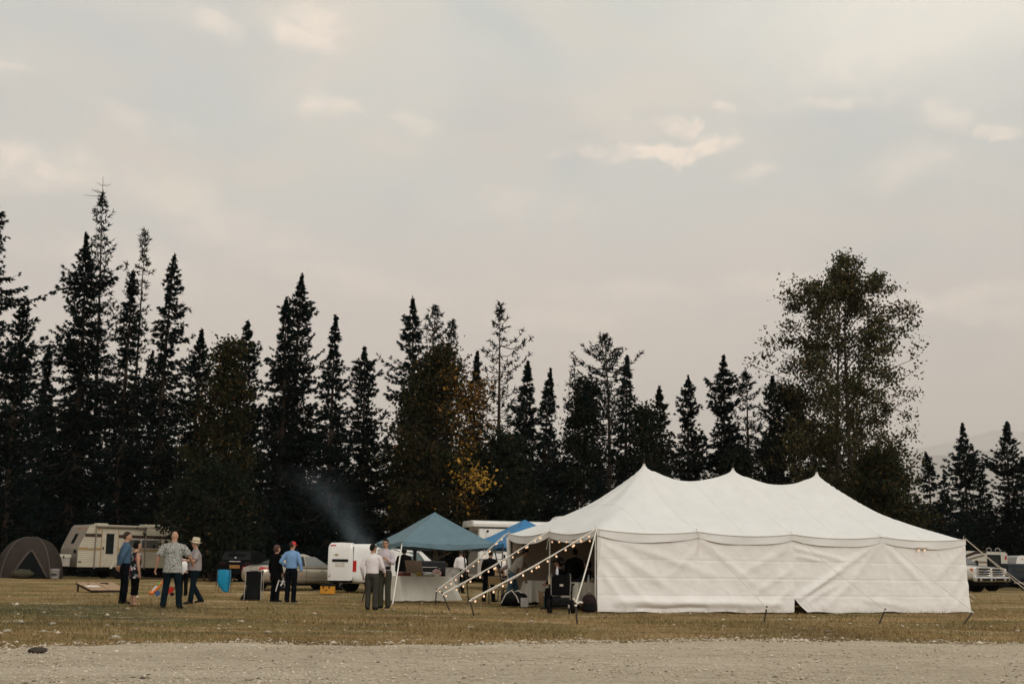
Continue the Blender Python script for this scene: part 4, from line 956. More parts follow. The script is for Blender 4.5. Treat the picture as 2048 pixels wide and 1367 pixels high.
# silver-beige sedan seen from its rear right
def sedan(label, loc, rz):
    rt = thing('sedan_car', label, 'car', loc, rz); paint = M('champagne_paint', (.34, .295, .225, 1), rough=.28, metal=.35, var=.05, scale=2, coat=.6, dirt=((.2, .17, .13, 1), .1, 3))
    mb = MB(); mb.loft([sring(-2.42, .46, .78, .58, 3), sring(-2.36, .34, .93, .76, 3.4), sring(-2.15, .27, .99, .86), sring(-1.7, .23, 1.01, .90), sring(-.8, .2, .98, .915), sring(.2, .2, .95, .92), sring(1.0, .2, .93, .91), sring(1.6, .23, .88, .89), sring(2.1, .27, .76, .82, 3.4), sring(2.38, .36, .66, .66, 3)])
    mb.build('body', paint, rt)
    cab = [(.90, -1.78, 1.12, .845), (1.02, -1.62, .86, .81), (1.16, -1.36, .56, .755), (1.30, -1.04, .22, .69), (1.40, -.74, -.02, .62), (1.455, -.5, -.2, .50)]
    mb = MB(); mb.loft([pring(*c) for c in cab]); mb.build('cabin', paint, rt)
    def W_(z): return np.interp(z, [c[0] for c in cab], [c[3] for c in cab])
    def XR(z): return np.interp(z, [c[0] for c in cab], [c[1] for c in cab])
    def XF(z): return np.interp(z, [c[0] for c in cab], [c[2] for c in cab])
    for s in (-1, 1):
        for nm, lo, hi in (('rear_side_window', (-1.12, -.36), (-.66, -.36)), ('front_side_window', (-.30, .80), (-.30, .18))):
            mb = MB()
            def f(u, v):
                z = .965 + (1.345 - .965) * v; x = (lo[0] + (lo[1] - lo[0]) * u) * (1 - v) + (hi[0] + (hi[1] - hi[0]) * u) * v; return (x, s * (W_(z) + .004), z)
            mb.patch(f, 8, 6, (0, s * -.006, 0)); w = mb.build(nm, pale_gl if nm[0] == 'f' else dark_gl, rt)
        mb = MB(); mb.tube([(1.02, s * .84, .955), (-.2, s * .87, .955), (-1.3, s * .86, .965)], .008, 5); mb.build('window_trim', chrome, rt)
        mb = MB(); mb.box((-.66, s * .922, .80), (.18, .02, .03), bev=.008); mb.box((.42, s * .926, .79), (.18, .02, .03), bev=.008); mb.build('door_handle', paint, rt)
        mb = MB(); mb.box((-.33, s * .915, .60), (.008, .012, .66)); mb.box((.86, s * .908, .60), (.008, .012, .62)); mb.box((-1.16, s * .905, .72), (.008, .012, .36)); mb.build('door_gap', under_m, rt)
        mb = MB(); mb.box((.1, s * .922, .42), (2.0, .014, .035), bev=.006); mb.build('side_moulding', paint, rt)
        mb = MB(); mb.patch(lambda u, v: (-2.40 + .40 * u + .05 * v, s * (.70 + .185 * u ** .7), .72 + .20 * v - .03 * u), 6, 4, (-.02, s * -.02, 0)); tl = mb.build('tail_light', red_l, rt)
        mb = MB(); mb.patch(lambda u, v: (-2.10 + .10 * u, s * (.885 + .012 * u), .73 + .10 * v), 3, 3, (-.01, s * -.02, 0)); mb.build('reversing_light', clear_l, tl)
    mb = MB(); mb.patch(lambda u, v: (XR(.95 + .40 * v) - .012, (u - .5) * 2 * (.68 - .14 * v), .95 + .40 * v), 8, 6, (.01, 0, -.004)); mb.build('rear_window', dark_gl, rt)
    mb = MB(); mb.patch(lambda u, v: (XF(.95 + .40 * v) + .012, (u - .5) * 2 * (.70 - .14 * v), .95 + .40 * v), 8, 6, (-.01, 0, -.004)); mb.build('windscreen', dark_gl, rt)
    quadpatch(rt, 'plate_recess', M('recess_shade', (.13, .11, .085, 1)), [(-2.38, .42, .60), (-2.38, -.42, .60), (-2.34, -.42, .86), (-2.34, .42, .86)], .035)  # recess in darkened body colour, its shade painted in
    quadpatch(rt, 'number_plate', plate_m, [(-2.38, .26, .63), (-2.38, -.26, .63), (-2.36, -.26, .79), (-2.36, .26, .79)], .055)
    mb = MB(); mb.lathe([(0, -.01), (.045, -.01), (.045, .01), (0, .01)], (-2.385, 0, .91), 'x', 14); mb.build('badge', chrome, rt)
    arch(rt, -1.42, .925, .36, .33); arch(rt, 1.36, .925, .36, .33)
    for x in (-1.42, 1.36):
        for y in (-.83, .83): wheel(rt, x, y, .325, .22)
    MB().box((0, 0, .24), (4.3, 1.6, .1)).build('underbody', under_m, rt)
    return rt
g = G(545, 1181); th = R(41)
g = Vector((AT(527, 1170, 52.6).x, 52.6, 0)); fw = Vector((math.cos(th), math.sin(th), 0)); lf = Vector((-fw.y, fw.x, 0))
p = g + fw * 2.25 + lf * .82; p.z = rise(p.y) - .03
sedan('champagne beige four-door sedan parked behind the man in the red cap', p, th)

# white cargo van, rear right door swung open
def van(label, loc, rz):
    rt = thing('cargo_van', label, 'van', loc, rz)
    st = [(-2.34, .46, 1.70, .74, 5), (-2.30, .40, 1.82, .81, 6), (-2.1, .34, 1.87, .85, 7), (-1, .3, 1.89, .86, 7), (.3, .3, 1.88, .86, 7), (.85, .3, 1.80, .86, 6), (1.25, .3, 1.52, .86, 5.5), (1.62, .3, 1.24, .86, 5), (2.0, .32, 1.06, .83, 4.5), (2.25, .36, .92, .74, 4), (2.36, .42, .78, .60, 3)]
    mb = MB(); mb.loft([sring(x, a, b, w, e, 28, .045 if b > 1.3 else .02) for x, a, b, w, e in st]); mb.build('body', white_p, rt)
    for s in (-1, 1):
        mb = MB()
        mb.patch(lambda u, v: ((.15 + (1.22 - .15) * u) * (1 - v) + (.15 + (.78 - .15) * u) * v, s * (.862 - .033 * v), 1.10 + .50 * v), 8, 6, (0, s * -.008, 0)); mb.build('side_window', glassy('van_glass', (.10, .14, .14, 1), .08), rt)
        mb = MB(); mb.box((.95, s * .93, 1.12), (.12, .16, .2), bev=.04); mb.build('wing_mirror', black_pl, rt)
        mb = MB(); mb.box((.02, s * .862, .98), (.008, .01, 1.25)); mb.box((-1.12, s * .862, .98), (.008, .01, 1.3)); mb.box((1.2, s * .86, .75), (.008, .012, .6)); mb.build('door_gap', under_m, rt)
        mb = MB(); mb.box((-.55, s * .86, 1.19), (1.15, .016, .04), bev=.006); mb.build('door_rail', black_pl, rt)
        mb = MB(); mb.box((.16, s * .868, .93), (.17, .025, .05), bev=.01); mb.build('door_handle', black_pl, rt)
        mb = MB(); mb.patch(lambda u, v: (-2.335 + .16 * u, s * (.80 + .058 * u ** .5), .80 + .42 * v), 4, 6, (.0, s * -.02, 0)); mb.build('tail_light', red_l, rt)
        mb = MB(); mb.patch(lambda u, v: (1.78 + .42 * u, s * (.855 - .08 * u ** 2), .86 + (.24 - .14 * u) * v), 5, 4, (0, s * -.02, 0)); hl = mb.build('headlight', clear_l, rt)
        mb = MB(); mb.patch(lambda u, v: (1.80 + .16 * u, s * (.866 - .02 * u), .92 + .12 * v), 3, 3, (0, s * -.02, 0)); mb.build('indicator', amber_l, hl)
        mb = MB(); mb.box((-.1, s * .862, .42), (3.2, .02, .16), bev=.008); mb.build('sill_moulding', white_p if s < 0 else white_p, rt)
    mb = MB(); mb.patch(lambda u, v: (.88 + .70 * (1 - v) + .01, (u - .5) * 1.46 * (1 - .1 * v), 1.27 + .50 * v), 8, 6, (-.01, 0, -.01)); mb.build('windscreen', dark_gl, rt)
    mb = MB(); mb.patch(lambda u, v: (-2.362, .78 - .82 * u, .52 + 1.16 * v), 6, 8, (.02, 0, 0)); mb.build('rear_door', white_p, rt)
    mb = MB(); mb.patch(lambda u, v: (-2.352, -.06 - .68 * u, .50 + 1.22 * v), 6, 8, (.02, 0, 0)); mb.build('load_opening', under_m, rt)
    MB().box((-2.34, 0, .44), (.16, 1.6, .16), bev=.05).build('rear_bumper', black_pl, rt)
    # open door: hinged at the rear right corner, bowed outwards
    be = R(52); ax = Vector((-math.sin(be), math.cos(be), 0)); nn_ = Vector((-math.cos(be), -math.sin(be), 0)); h0 = Vector((-2.33, -.83, 0)); mb = MB()
    def f(u, v):
        z = .45 + 1.46 * v; top = max(0, v - .86) / .14; bow = .10 * math.sin(3.14 * min(1, v * .9 + .06)); w = .96 * (1 - .10 * top ** 2 * abs(u - .5) * 2)
        edge = (max(0, abs(u - .5) - .40) / .1) ** 2 * .05
        return h0 + ax * (.0 + w * u) + nn_ * (bow * (.4 + .6 * u) - edge - .05 * top ** 2) + Vector((0, 0, z - .03 * top * abs(u - .5)))
    mb.patch(f, 12, 14, nn_ * -.06); d = mb.build('open_rear_door', white_p, rt)
    def on(u, z, o=.012): return f(u, (z - .45) / 1.46) + nn_ * o
    def pl(name, mat, u0, u1, z0, z1, o=.014): mb = MB(); mb.patch(lambda a, b: on(u0 + (u1 - u0) * a, z0 + (z1 - z0) * b, o), 6, 3, nn_ * -.02); return mb.build(name, mat, d)
    pl('handle_bar', black_pl, .18, .82, 1.17, 1.27, .03); pl('number_plate', plate_m, .32, .70, .98, 1.14); pl('brake_light', red_l, .70, .94, 1.775, 1.825); pl('door_seal', under_m, -.03, .015, .5, 1.75, -.02)
    mb = MB(); c = on(.66, 1.44, .02); q = Vector((0, 0, 1))
    mb.prism([(0, 0)], 'x', 0, 0) if False else None
    for a_, b_, hh in ((-.085, .085, .016), (-.032, .032, .032)):
        mb.add([c + ax * a_ - q * hh, c + ax * b_ - q * hh, c + ax * b_ + q * hh, c + ax * a_ + q * hh] + [c + nn_ * .012 + ax * a_ * .95 - q * hh, c + nn_ * .012 + ax * b_ * .95 - q * hh, c + nn_ * .012 + ax * b_ * .95 + q * hh, c + nn_ * .012 + ax * a_ * .95 + q * hh], [(0, 1, 2, 3), (7, 6, 5, 4), (0, 4, 5, 1), (1, 5, 6, 2), (2, 6, 7, 3), (3, 7, 4, 0)])
    mb.build('gold_badge', M('gold_badge', (.55, .38, .12, 1), rough=.3, metal=.6), d)
    for z in (.6, .66): pl('door_lettering', M('grey_letter', (.2, .2, .2, 1)), .86 - (z < .63) * .0, .97 if z < .63 else .93, z, z + .02)
    arch(rt, -1.35, .868, .37, .34); arch(rt, 1.45, .868, .37, .34)
    for x in (-1.35, 1.45):
        for y in (-.78, .78): wheel(rt, x, y, .325, .2, M('steel_rim', (.3, .3, .29, 1), metal=.5, rough=.4), 6)
    return rt
th = R(39); fw = Vector((math.cos(th), math.sin(th), 0)); lf = Vector((-fw.y, fw.x, 0)); c = AT(704, 1180, 51.6); p = Vector((c.x, c.y, 0)) + fw * 2.32 + lf * .83; p.z = rise(p.y) - .02
van('white cargo van with its rear door swung open, beside the teal canopy', p, th)

# old camper trailer in the shade of the trees
siding = M('cream_siding', (.47, .425, .325, 1), rough=.5, var=.07, scale=2, dirt=((.25, .2, .14, 1), .2, 3)); tan_s = M('tan_stripe', (.32, .215, .09, 1)); brown_s = M('brown_stripe', (.05, .035, .028, 1))
nose_m = M('shaded_siding', (.25, .215, .175, 1), rough=.6, var=.12, scale=2, dirt=((.14, .11, .08, 1), .25, 3))  # darker copy of the cream: end wall's shade put into the colour, plus dirt
c = AT(154, 1130, 67.5); rt = thing('camper_trailer', 'old cream camper trailer with brown and tan stripes, under the trees at left', 'trailer', (c.x, c.y, rise(c.y)), R(40))
CL, CW_ = 5.3, 2.25; zb, zt, zk = .56, 2.72, 1.5
def xn(z): return 0 if z < zk else (z - zk) / (zt - zk) * .55
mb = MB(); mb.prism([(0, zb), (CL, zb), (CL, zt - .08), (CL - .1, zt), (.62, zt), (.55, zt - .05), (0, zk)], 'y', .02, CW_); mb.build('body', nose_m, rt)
nr_ = 44; mb = MB(); mb.patch(lambda u, v: (xn(zb + (zt - .06 - zb) * v) + (CL - xn(zb + (zt - .06 - zb) * v)) * u, .012 - .014 * abs(math.sin(v * nr_ / 2 * 3.1416 / 1.0)) ** .5, zb + (zt - .06 - zb) * v), 4, nr_ * 2, (0, .012, 0)); mb.build('side_siding', siding, rt, angle=20)
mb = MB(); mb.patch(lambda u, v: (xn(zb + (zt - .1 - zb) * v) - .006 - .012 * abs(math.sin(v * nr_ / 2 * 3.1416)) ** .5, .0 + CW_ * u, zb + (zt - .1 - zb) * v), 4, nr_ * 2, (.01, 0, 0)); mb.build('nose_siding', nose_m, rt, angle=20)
def side(name, mat, x0, x1, z0, z1, o=.02, par=None, bev=0): m_ = MB(); m_.box(((x0 + x1) / 2, -o / 2 - .002, (z0 + z1) / 2), (x1 - x0, o, z1 - z0), bev=bev); return m_.build(name, mat, par or rt)
side('dark_stripe', brown_s, .32, 1.2, 2.10, 2.26, .018); side('dark_stripe', brown_s, 2.1, CL, 2.08, 2.24, .018)
side('tan_stripe', tan_s, .02, 1.2, 1.43, 1.56, .018); side('tan_stripe', tan_s, 2.1, CL, 1.42, 1.55, .018)
side('roof_trim', siding, .6, CL, zt - .06, zt + .01, .03)
dr = side('door', M('cream_door', (.45, .40, .31, 1)), 1.22, 2.08, .58, 2.46, .035, bev=.01)
side('door_window', dark_gl, 1.44, 1.86, 1.24, 2.28, .05, dr, .01); side('handle', black_pl, 1.27, 1.33, 1.46, 1.60, .06, dr)
for x in (1.205, 2.095): side('door_frame', tan_s, x - .02, x + .02, .58, 2.5, .03)
for x0, x1 in ((2.55, 3.15), (3.4, 4.35)):
    w = side('window', M('window_frame', (.45, .42, .36, 1)), x0 - .06, x1 + .06, 1.52, 2.06, .03, bev=.01); side('pane', M('curtained_glass', (.09, .085, .08, 1), rough=.15, coat=.3), x0, x1, 1.58, 2.0, .045, w)
side('porch_light', clear_l, .52, .60, 1.50, 1.56, .06); side('porch_light', clear_l, .68, .76, 1.50, 1.56, .06); side('hatch', black_pl, .05, .2, .80, .85, .02); side('marker_light', amber_l, 1.0, 1.06, 2.44, 2.56, .03)
mb = MB(); mb.tube([(.85, -.10, 2.62), (3.6, -.10, 2.62)], .055, 8); mb.build('awning_roll', M('awning_cloth', (.16, .13, .10, 1)), rt)
for x in (.86, 3.58): mb = MB(); mb.box((x, -.09, 1.55), (.05, .06, 2.1)); mb.build('awning_arm', M('awning_arm', (.22, .19, .15, 1)), rt)
mb = MB(); mb.box((1.5, .9, zt + .05), (.6, .5, .1), bev=.03); mb.build('roof_vent', siding, rt); mb = MB(); mb.box((4.3, 1.1, zt + .06), (.9, .7, .12), bev=.03); mb.build('roof_vent', siding, rt)
def nose(name, mat, y0, y1, z0, z1):
    m_ = MB(); m_.patch(lambda u, v: (xn(z0 + (z1 - z0) * v) - .03, y0 + (y1 - y0) * u, z0 + (z1 - z0) * v), 2, 4, (.02, 0, 0)); return m_.build(name, mat, rt)
nose('nose_window', dark_gl, .85, 1.25, 1.75, 2.25); nose('marker_light', amber_l, .95, 1.15, 2.5, 2.58); nose('marker_light', amber_l, .25, .38, 2.5, 2.58); nose('port', under_m, .2, .5, 1.26, 1.42)
mb = MB(); mb.box((2.5, .55, .48), (5.0, .9, .18)); mb.box((-.6, 1.1, .50), (1.3, .08, .1)); mb.build('chassis', under_m, rt)
mb = MB(); mb.lathe([(0, -.012), (.46, -.012), (.46, .05), (0, .05)], (2.3, 0, .42), 'y', 28); mb.build('wheel_well', under_m, rt)
mb = MB(); mb.loft([[(2.3 + r_ * math.cos(a), -.05 - (.0 if r_ > .5 else .02), max(.5, .42 + r_ * math.sin(a))) for r_ in (.58, .47)] + [(2.3 + r_ * math.cos(a), .02, max(.5, .42 + r_ * math.sin(a))) for r_ in (.47, .58)] for a in [3.14 * k / 14 for k in range(15)]]); mb.build('fender', siding, rt)
wheel(rt, 2.3, .14, .35, .2, under_m, 5, .34); wheel(rt, 2.3, CW_ - .14, .35, .2, under_m, 5, .34)
# storage boxes on the tongue
mb = MB(); mb.box((-.65, .85, .80), (.72, 1.25, .42), bev=.01); bx_ = mb.build('tongue_box', M('weathered_white', (.36, .32, .27, 1), dirt=((.2, .16, .12, 1), .3, 6)), rt)
mb = MB(); mb.box((-.65, .85, 1.10), (.80, 1.33, .17), bev=.02); mb.build('box_lid', M('box_lid', (.50, .47, .38, 1), dirt=((.25, .2, .15, 1), .2, 5)), rt)
mb = MB(); mb.box((-.65, .175, 1.06), (.05, .02, .14)); mb.build('latch', black_pl, rt)

# white horse trailer behind the canopies
c = AT(956, 1170, 57.5); rt = thing('horse_trailer', 'tall white horse trailer with rounded roof and air conditioner, behind the blue canopy', 'trailer', (c.x, c.y, rise(c.y)), R(14))
HL, HW, zb, zt = 7.2, 2.1, .52, HT(960, 1040, 57.5) - rise(57.5)
mb = MB(); mb.box((HL / 2, HW / 2, (zb + zt - .2) / 2), (HL, HW, zt - .2 - zb), bev=.05); mb.build('body', white_p, rt)
mb = MB(); mb.loft([[(x + dx, y, z) for y, z in [(-.10 + s, zt - .26), (-.12 + s, zt - .14), (-.05 + s, zt - .03), (.2, zt + .01), (HW - .2, zt + .01), (HW + .05 - s, zt - .03), (HW + .12 - s, zt - .14), (HW + .10 - s, zt - .26)]] for x, dx, s in ((-.30, 0, .12), (-.24, 0, .03), (.0, 0, 0), (HL, 0, 0), (HL + .2, 0, .1))]); mb.build('roof', white_p, rt)
def hs(name, mat, x0, x1, z0, z1, o=.02, par=None, bev=0): m_ = MB(); m_.box(((x0 + x1) / 2, -o / 2 - .002, (z0 + z1) / 2), (x1 - x0, o, z1 - z0), bev=bev); return m_.build(name, mat, par or rt)
lowm = M('lower_panel', (.30, .275, .24, 1), rough=.4, metal=.3, dirt=((.2, .16, .12, 1), .2, 4))
hs('rub_line', black_pl, .02, HL, zt - .33, zt - .29, .03); hs('lower_panel', lowm, .02, HL, zb + .02, 1.28, .018); hs('lower_strip', chrome, .02, HL, 1.27, 1.31, .03)
hs('skirt', black_pl, -.02, HL, zb - .12, zb + .04, .05); hs('running_board', chrome, .05, 4.2, zb - .02, zb + .03, .16)
dr = hs('tack_door', white_p, .32, 1.22, .72, zt - .42, .03, bev=.01); hs('door_window', pale_gl, .5, 1.04, 1.55, 2.1, .04, dr, .01); hs('handle', black_pl, 1.1, 1.18, 1.3, 1.5, .06, dr)
for x in (1.6, 3.0, 4.4): d2 = hs('drop_door', white_p, x, x + 1.1, 1.42, zt - .5, .028, bev=.01); hs('pane', dark_gl, x + .15, x + .95, 1.7, zt - .8, .04, d2, .01)
for x in (.38, 1.5): m_ = MB(); m_.lathe([(0, -.05), (.055, -.05), (.055, 0), (0, 0)], (x, 0, zt - .46), 'y', 12); m_.build('round_light', black_pl, rt)
mb = MB(); mb.box((-.305, .35, zt - .12), (.02, .12, .04)); mb.box((-.02, .05, zt - .16), (.04, .2, .04)); mb.build('marker_light', amber_l, rt)
mb = MB(); mb.loft([[(3.55 + a, .55, zt), (3.55 + a, 1.5, zt), (3.55 + a, 1.4, zt + h_), (3.55 + a, .65, zt + h_)] for a, h_ in ((0, .04), (.18, .24), (.32, .30), (.92, .30), (.95, .05))]); mb.build('air_conditioner', M('ac_cover', (.6, .585, .54, 1)), rt)
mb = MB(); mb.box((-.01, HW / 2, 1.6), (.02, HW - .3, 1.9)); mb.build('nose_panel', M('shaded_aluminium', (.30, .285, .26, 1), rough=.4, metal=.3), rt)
for x in (3.2, 4.0): wheel(rt, x, .1, .36, .22)

# pickups, fifth-wheel trailer, dark van and small camper at the right
def pickup(label, loc, rz, paint):
    rt = thing('pickup_truck', label, 'pickup truck', loc, rz)
    mb = MB(); mb.loft([sring(-3.0, .62, 1.3, .88, 6), sring(-2.9, .55, 1.34, .95, 7), sring(-.9, .5, 1.34, .98, 7), sring(.9, .5, 1.32, .98, 7), sring(1.4, .5, 1.32, .98, 6), sring(2.2, .52, 1.27, .98, 5), sring(2.75, .56, 1.18, .96, 4.5), sring(2.86, .62, 1.08, .9, 4)]); mb.build('body', paint, rt)
    mb = MB(); mb.loft([pring(z, a, b, w) for z, a, b, w in ((1.28, -1.0, 1.35, .94), (1.45, -.97, 1.1, .9), (1.7, -.92, .7, .84), (1.86, -.85, .4, .76), (1.93, -.7, .2, .62))]); mb.build('cab', paint, rt)
    mb = MB(); mb.patch(lambda u, v: (1.22 - .62 * v, (u - .5) * 1.6 * (1 - .08 * v), 1.40 + .36 * v), 6, 5, (-.02, 0, -.02)); mb.build('windscreen', dark_gl, rt)
    for s in (-1, 1):
        mb = MB(); mb.patch(lambda u, v: (-.75 + 1.6 * u - .3 * u * v, s * (.925 - .05 * v), 1.42 + .32 * v), 6, 5, (0, s * -.02, 0)); mb.build('side_window', dark_gl, rt)
        mb = MB(); mb.box((1.0, s * 1.1, 1.45), (.12, .22, .3), bev=.04); mb.build('wing_mirror', black_pl, rt)
        mb = MB(); mb.box((2.80, s * .74, 1.02), (.16, .34, .30), bev=.05); hl = mb.build('headlight', clear_l, rt)
        mb = MB(); mb.box((2.76, s * .90, 1.05), (.16, .08, .2), bev=.03); mb.build('indicator', amber_l, hl)
    mb = MB(); mb.box((2.84, 0, .98), (.14, 1.12, .42), bev=.05); gr = mb.build('grille', black_pl, rt)
    mb = MB(); mb.box((2.90, 0, 1.17), (.08, 1.16, .07), bev=.02); mb.box((2.90, 0, .80), (.08, 1.16, .06), bev=.02); mb.box((2.91, 0, 1.03), (.05, 1.06, .07), bev=.02); mb.box((2.91, 0, .91), (.05, 1.06, .06), bev=.02)
    for s in (-1, 1): mb.box((2.90, s * .57, .98), (.08, .07, .42), bev=.02)
    mb.build('grille_bars', chrome, gr)
    mb = MB(); mb.lathe([(0, 0), (.13, 0), (.13, .02), (0, .02)], (2.94, 0, 0), 'x', 18); mb.v = [(x, y, .98 + z * .5) for x, y, z in mb.v]; mb.build('oval_emblem', M('oval_emblem', (.03, .05, .09, 1), rough=.3), gr)
    mb = MB(); mb.box((2.92, 0, .62), (.22, 1.98, .26), bev=.06); bp2 = mb.build('front_bumper', chrome, rt)
    mb = MB(); mb.box((3.03, 0, .60), (.03, .75, .12), bev=.01); mb.box((3.03, -.72, .60), (.03, .22, .13), bev=.01); mb.box((3.03, .72, .60), (.03, .22, .13), bev=.01); mb.build('bumper_opening', black_pl, bp2)
    MB().box((1.5, 0, .42), (2.6, 1.6, .2)).build('underbody', under_m, rt)
    arch(rt, 1.95, .985, .46, .42); arch(rt, -1.9, .985, .46, .42)
    for x in (1.95, -1.9):
        for y in (-.87, .87): wheel(rt, x, y, .40, .26)
    return rt
th = R(-49); fw = Vector((math.cos(th), math.sin(th), 0)); c = AT(1969, 1180, 65.5)
pale_p = M('pale_truck_paint', (.55, .52, .46, 1), rough=.3, coat=.5, dirt=((.3, .25, .2, 1), .2, 3)); bronze = M('bronze_truck_paint', (.16, .13, .10, 1), rough=.3, metal=.3, coat=.5)
p = Vector((c.x, c.y, 0)) - fw * 2.9; p.z = rise(p.y); pickup('pale pickup truck nosing out behind the right end of the white tent', p, th, pale_p)
c = AT(2000, 1180, 69.5); p = Vector((c.x, c.y, 0)) - fw * 2.9; p.z = rise(p.y); pickup('bronze pickup truck half hidden behind the pale pickup', p, R(-52), bronze)

Yr = 79; xr = AT(2016, 1140, Yr).x; zt = HT(1990, 1099, Yr) - .28; rt = thing('fifth_wheel_trailer', 'large cream fifth-wheel camper with brown swoosh graphics, right of the tent', 'trailer', (xr, Yr, .28), R(-6))
rvw = M('rv_cream', (.58, .545, .47, 1), rough=.4, var=.04, dirt=((.4, .35, .28, 1), .15, 3)); LR = 9.5; zb = .62
mb = MB(); mb.prism([(0, zb + .08), (-.06, zb), (-LR + 2.6, zb), (-LR + 2.4, 1.5), (-LR, 1.6), (-LR, zt + .1), (-.12, zt - .12), (0, zt - .22)], 'y', 0, 2.4); mb.build('body', rvw, rt)
def rs(name, mat, x0, x1, z0, z1, o=.02, par=None, bev=0): m_ = MB(); m_.box(((x0 + x1) / 2, -o / 2 - .002, (z0 + z1) / 2), (x1 - x0, o, z1 - z0), bev=bev); return m_.build(name, mat, par or rt)
for z0, z1 in ((2.0, 2.72), (.95, 1.62)):
    w = rs('bunk_window', black_pl, -1.18, -.38, min(z0, zt - .95) if z0 > 1.5 else z0, min(z1, zt - .28) if z0 > 1.5 else z1, .03, bev=.02); rs('pane', dark_gl, -1.10, -.46, (min(z0, zt - .95) if z0 > 1.5 else z0) + .07, (min(z1, zt - .28) if z0 > 1.5 else z1) - .07, .04, w, .01)
rs('forward_window', dark_gl, -5.6, -4.6, 1.3, 1.8, .03, bev=.02)
def swoosh(mat, pts, name='swoosh'):
    m_ = MB(); up = [p for p in pts]; poly = [(x, z + w / 2) for x, z, w in up] + [(x, z - w / 2) for x, z, w in reversed(up)]
    n = len(up); v = [(x, -.006, z) for x, z in poly] + [(x, .002, z) for x, z in poly]; f = []
    for i in range(n - 1): j = 2 * n - 1 - i; f += [(i, j, j - 1, i + 1), ]
    for i in range(2 * n): k = (i + 1) % (2 * n); f.append((i, k, 2 * n + k, 2 * n + i))
    m_.add(v, f); m_.build(name, mat, rt)
swoosh(brown_s, [(-4.6, 1.0, .02), (-3.6, 1.45, .10), (-2.6, 1.85, .16), (-1.8, 2.15, .18), (-1.2, 2.2, .16)]); swoosh(M('taupe_stripe', (.20, .16, .12, 1)), [(-4.4, .95, .02), (-3.4, 1.3, .08), (-2.3, 1.72, .12), (-1.25, 2.02, .12)])
swoosh(tan_s, [(-4.2, .92, .02), (-3.0, 1.25, .06), (-2.0, 1.5, .07), (-1.3, 1.55, .05), (-.3, 1.35, .04), (-.12, 1.0, .03)]); swoosh(brown_s, [(-4.9, 1.2, .03), (-4.3, 1.5, .10), (-3.9, 1.95, .12), (-3.95, 2.25, .09), (-4.1, 2.35, .03)]); swoosh(brown_s, [(-2.6, 1.45, .02), (-1.8, 1.62, .05), (-1.0, 1.58, .05), (-.4, 1.4, .04)])
mb = MB(); mb.box((-4.4, 1.2, zt + .16), (1.0, .8, .26), bev=.08); mb.box((-6.1, 1.2, zt + .2), (1.1, .9, .3), bev=.08); mb.build('air_conditioner', M('ac_cover', (.6, .585, .54, 1)), rt)
for x in (-.55, -1.05): mb = MB(); mb.tube([(x - .14, -.02, zt - .15), (x - .13, -.02, zt + .06), (x, -.02, zt + .12), (x + .13, -.02, zt + .06), (x + .14, -.02, zt - .15)], .02, 6); mb.build('ladder_hoop', chrome, rt)
rs('tail_light', red_l, -.14, -.04, zt - .55, zt - .35, .03)
for x in (-3.0, -3.9): wheel(rt, x, .15, .38, .24)
MB().box((-3, 1.2, .55), (5, 1.8, .16)).build('chassis', under_m, rt)

c = AT(2018, 1170, 76); rt = thing('dark_van', 'dark blue-grey van cut off by the right edge of the picture', 'van', (c.x, c.y, rise(c.y)), R(6))
dk = M('dark_blue_paint', (.010, .017, .021, 1), rough=.5, spec=.2); zt2 = HT(2030, 1126, 76) - .28
mb = MB(); mb.loft([[(x, .9 + y, z) for x, y, z in sring(X_, .35, t_, .9, 6, 24, .1)] for X_, t_ in ((.0, zt2 - .12), (.08, zt2), (2.6, zt2), (3.4, zt2 - .1), (4.0, zt2 - .8), (4.9, zt2 - .95), (5.0, zt2 - 1.1))]); mb.build('body', dk, rt)
for x0, x1 in ((.3, .95), (1.1, 2.1), (2.25, 3.2)): m_ = MB(); m_.patch(lambda u, v: (x0 + (x1 - x0) * u, -.012 + .07 * v, 1.05 + (zt2 - .2 - 1.05) * v), 4, 4, (0, .02, 0)); m_.build('window', M('shaded_glass', (.006, .008, .008, 1), rough=.5, spec=.15), rt)
for x in (1.0, 3.9): wheel(rt, x, .08, .35, .22)
MB().box((2.4, -.02, .42), (4.2, .03, .05)).build('sill_trim', chrome, rt)
c = AT(2033, 1150, 86); zt2 = HT(2040, 1110, 86) - .28; rt = thing('small_camper', 'white rounded camper roof showing above the dark van', 'camper', (c.x, c.y, rise(c.y)), R(4))
mb = MB(); mb.prism([(0, .6), (0, zt2 - .5), (.12, zt2 - .1), (.35, zt2), (4.6, zt2), (4.9, zt2 - .3), (4.9, .6)], 'y', 0, 2.1); mb.build('body', white_p, rt)
MB().box((.9, -.012, zt2 - .75), (.8, .02, .45), bev=.008).build('window', dark_gl, rt); MB().box((.45, -.012, zt2 - .25), (.1, .02, .06)).build('marker_light', amber_l, rt)
for x in (2.2, 3.0): wheel(rt, x, .12, .34, .2)

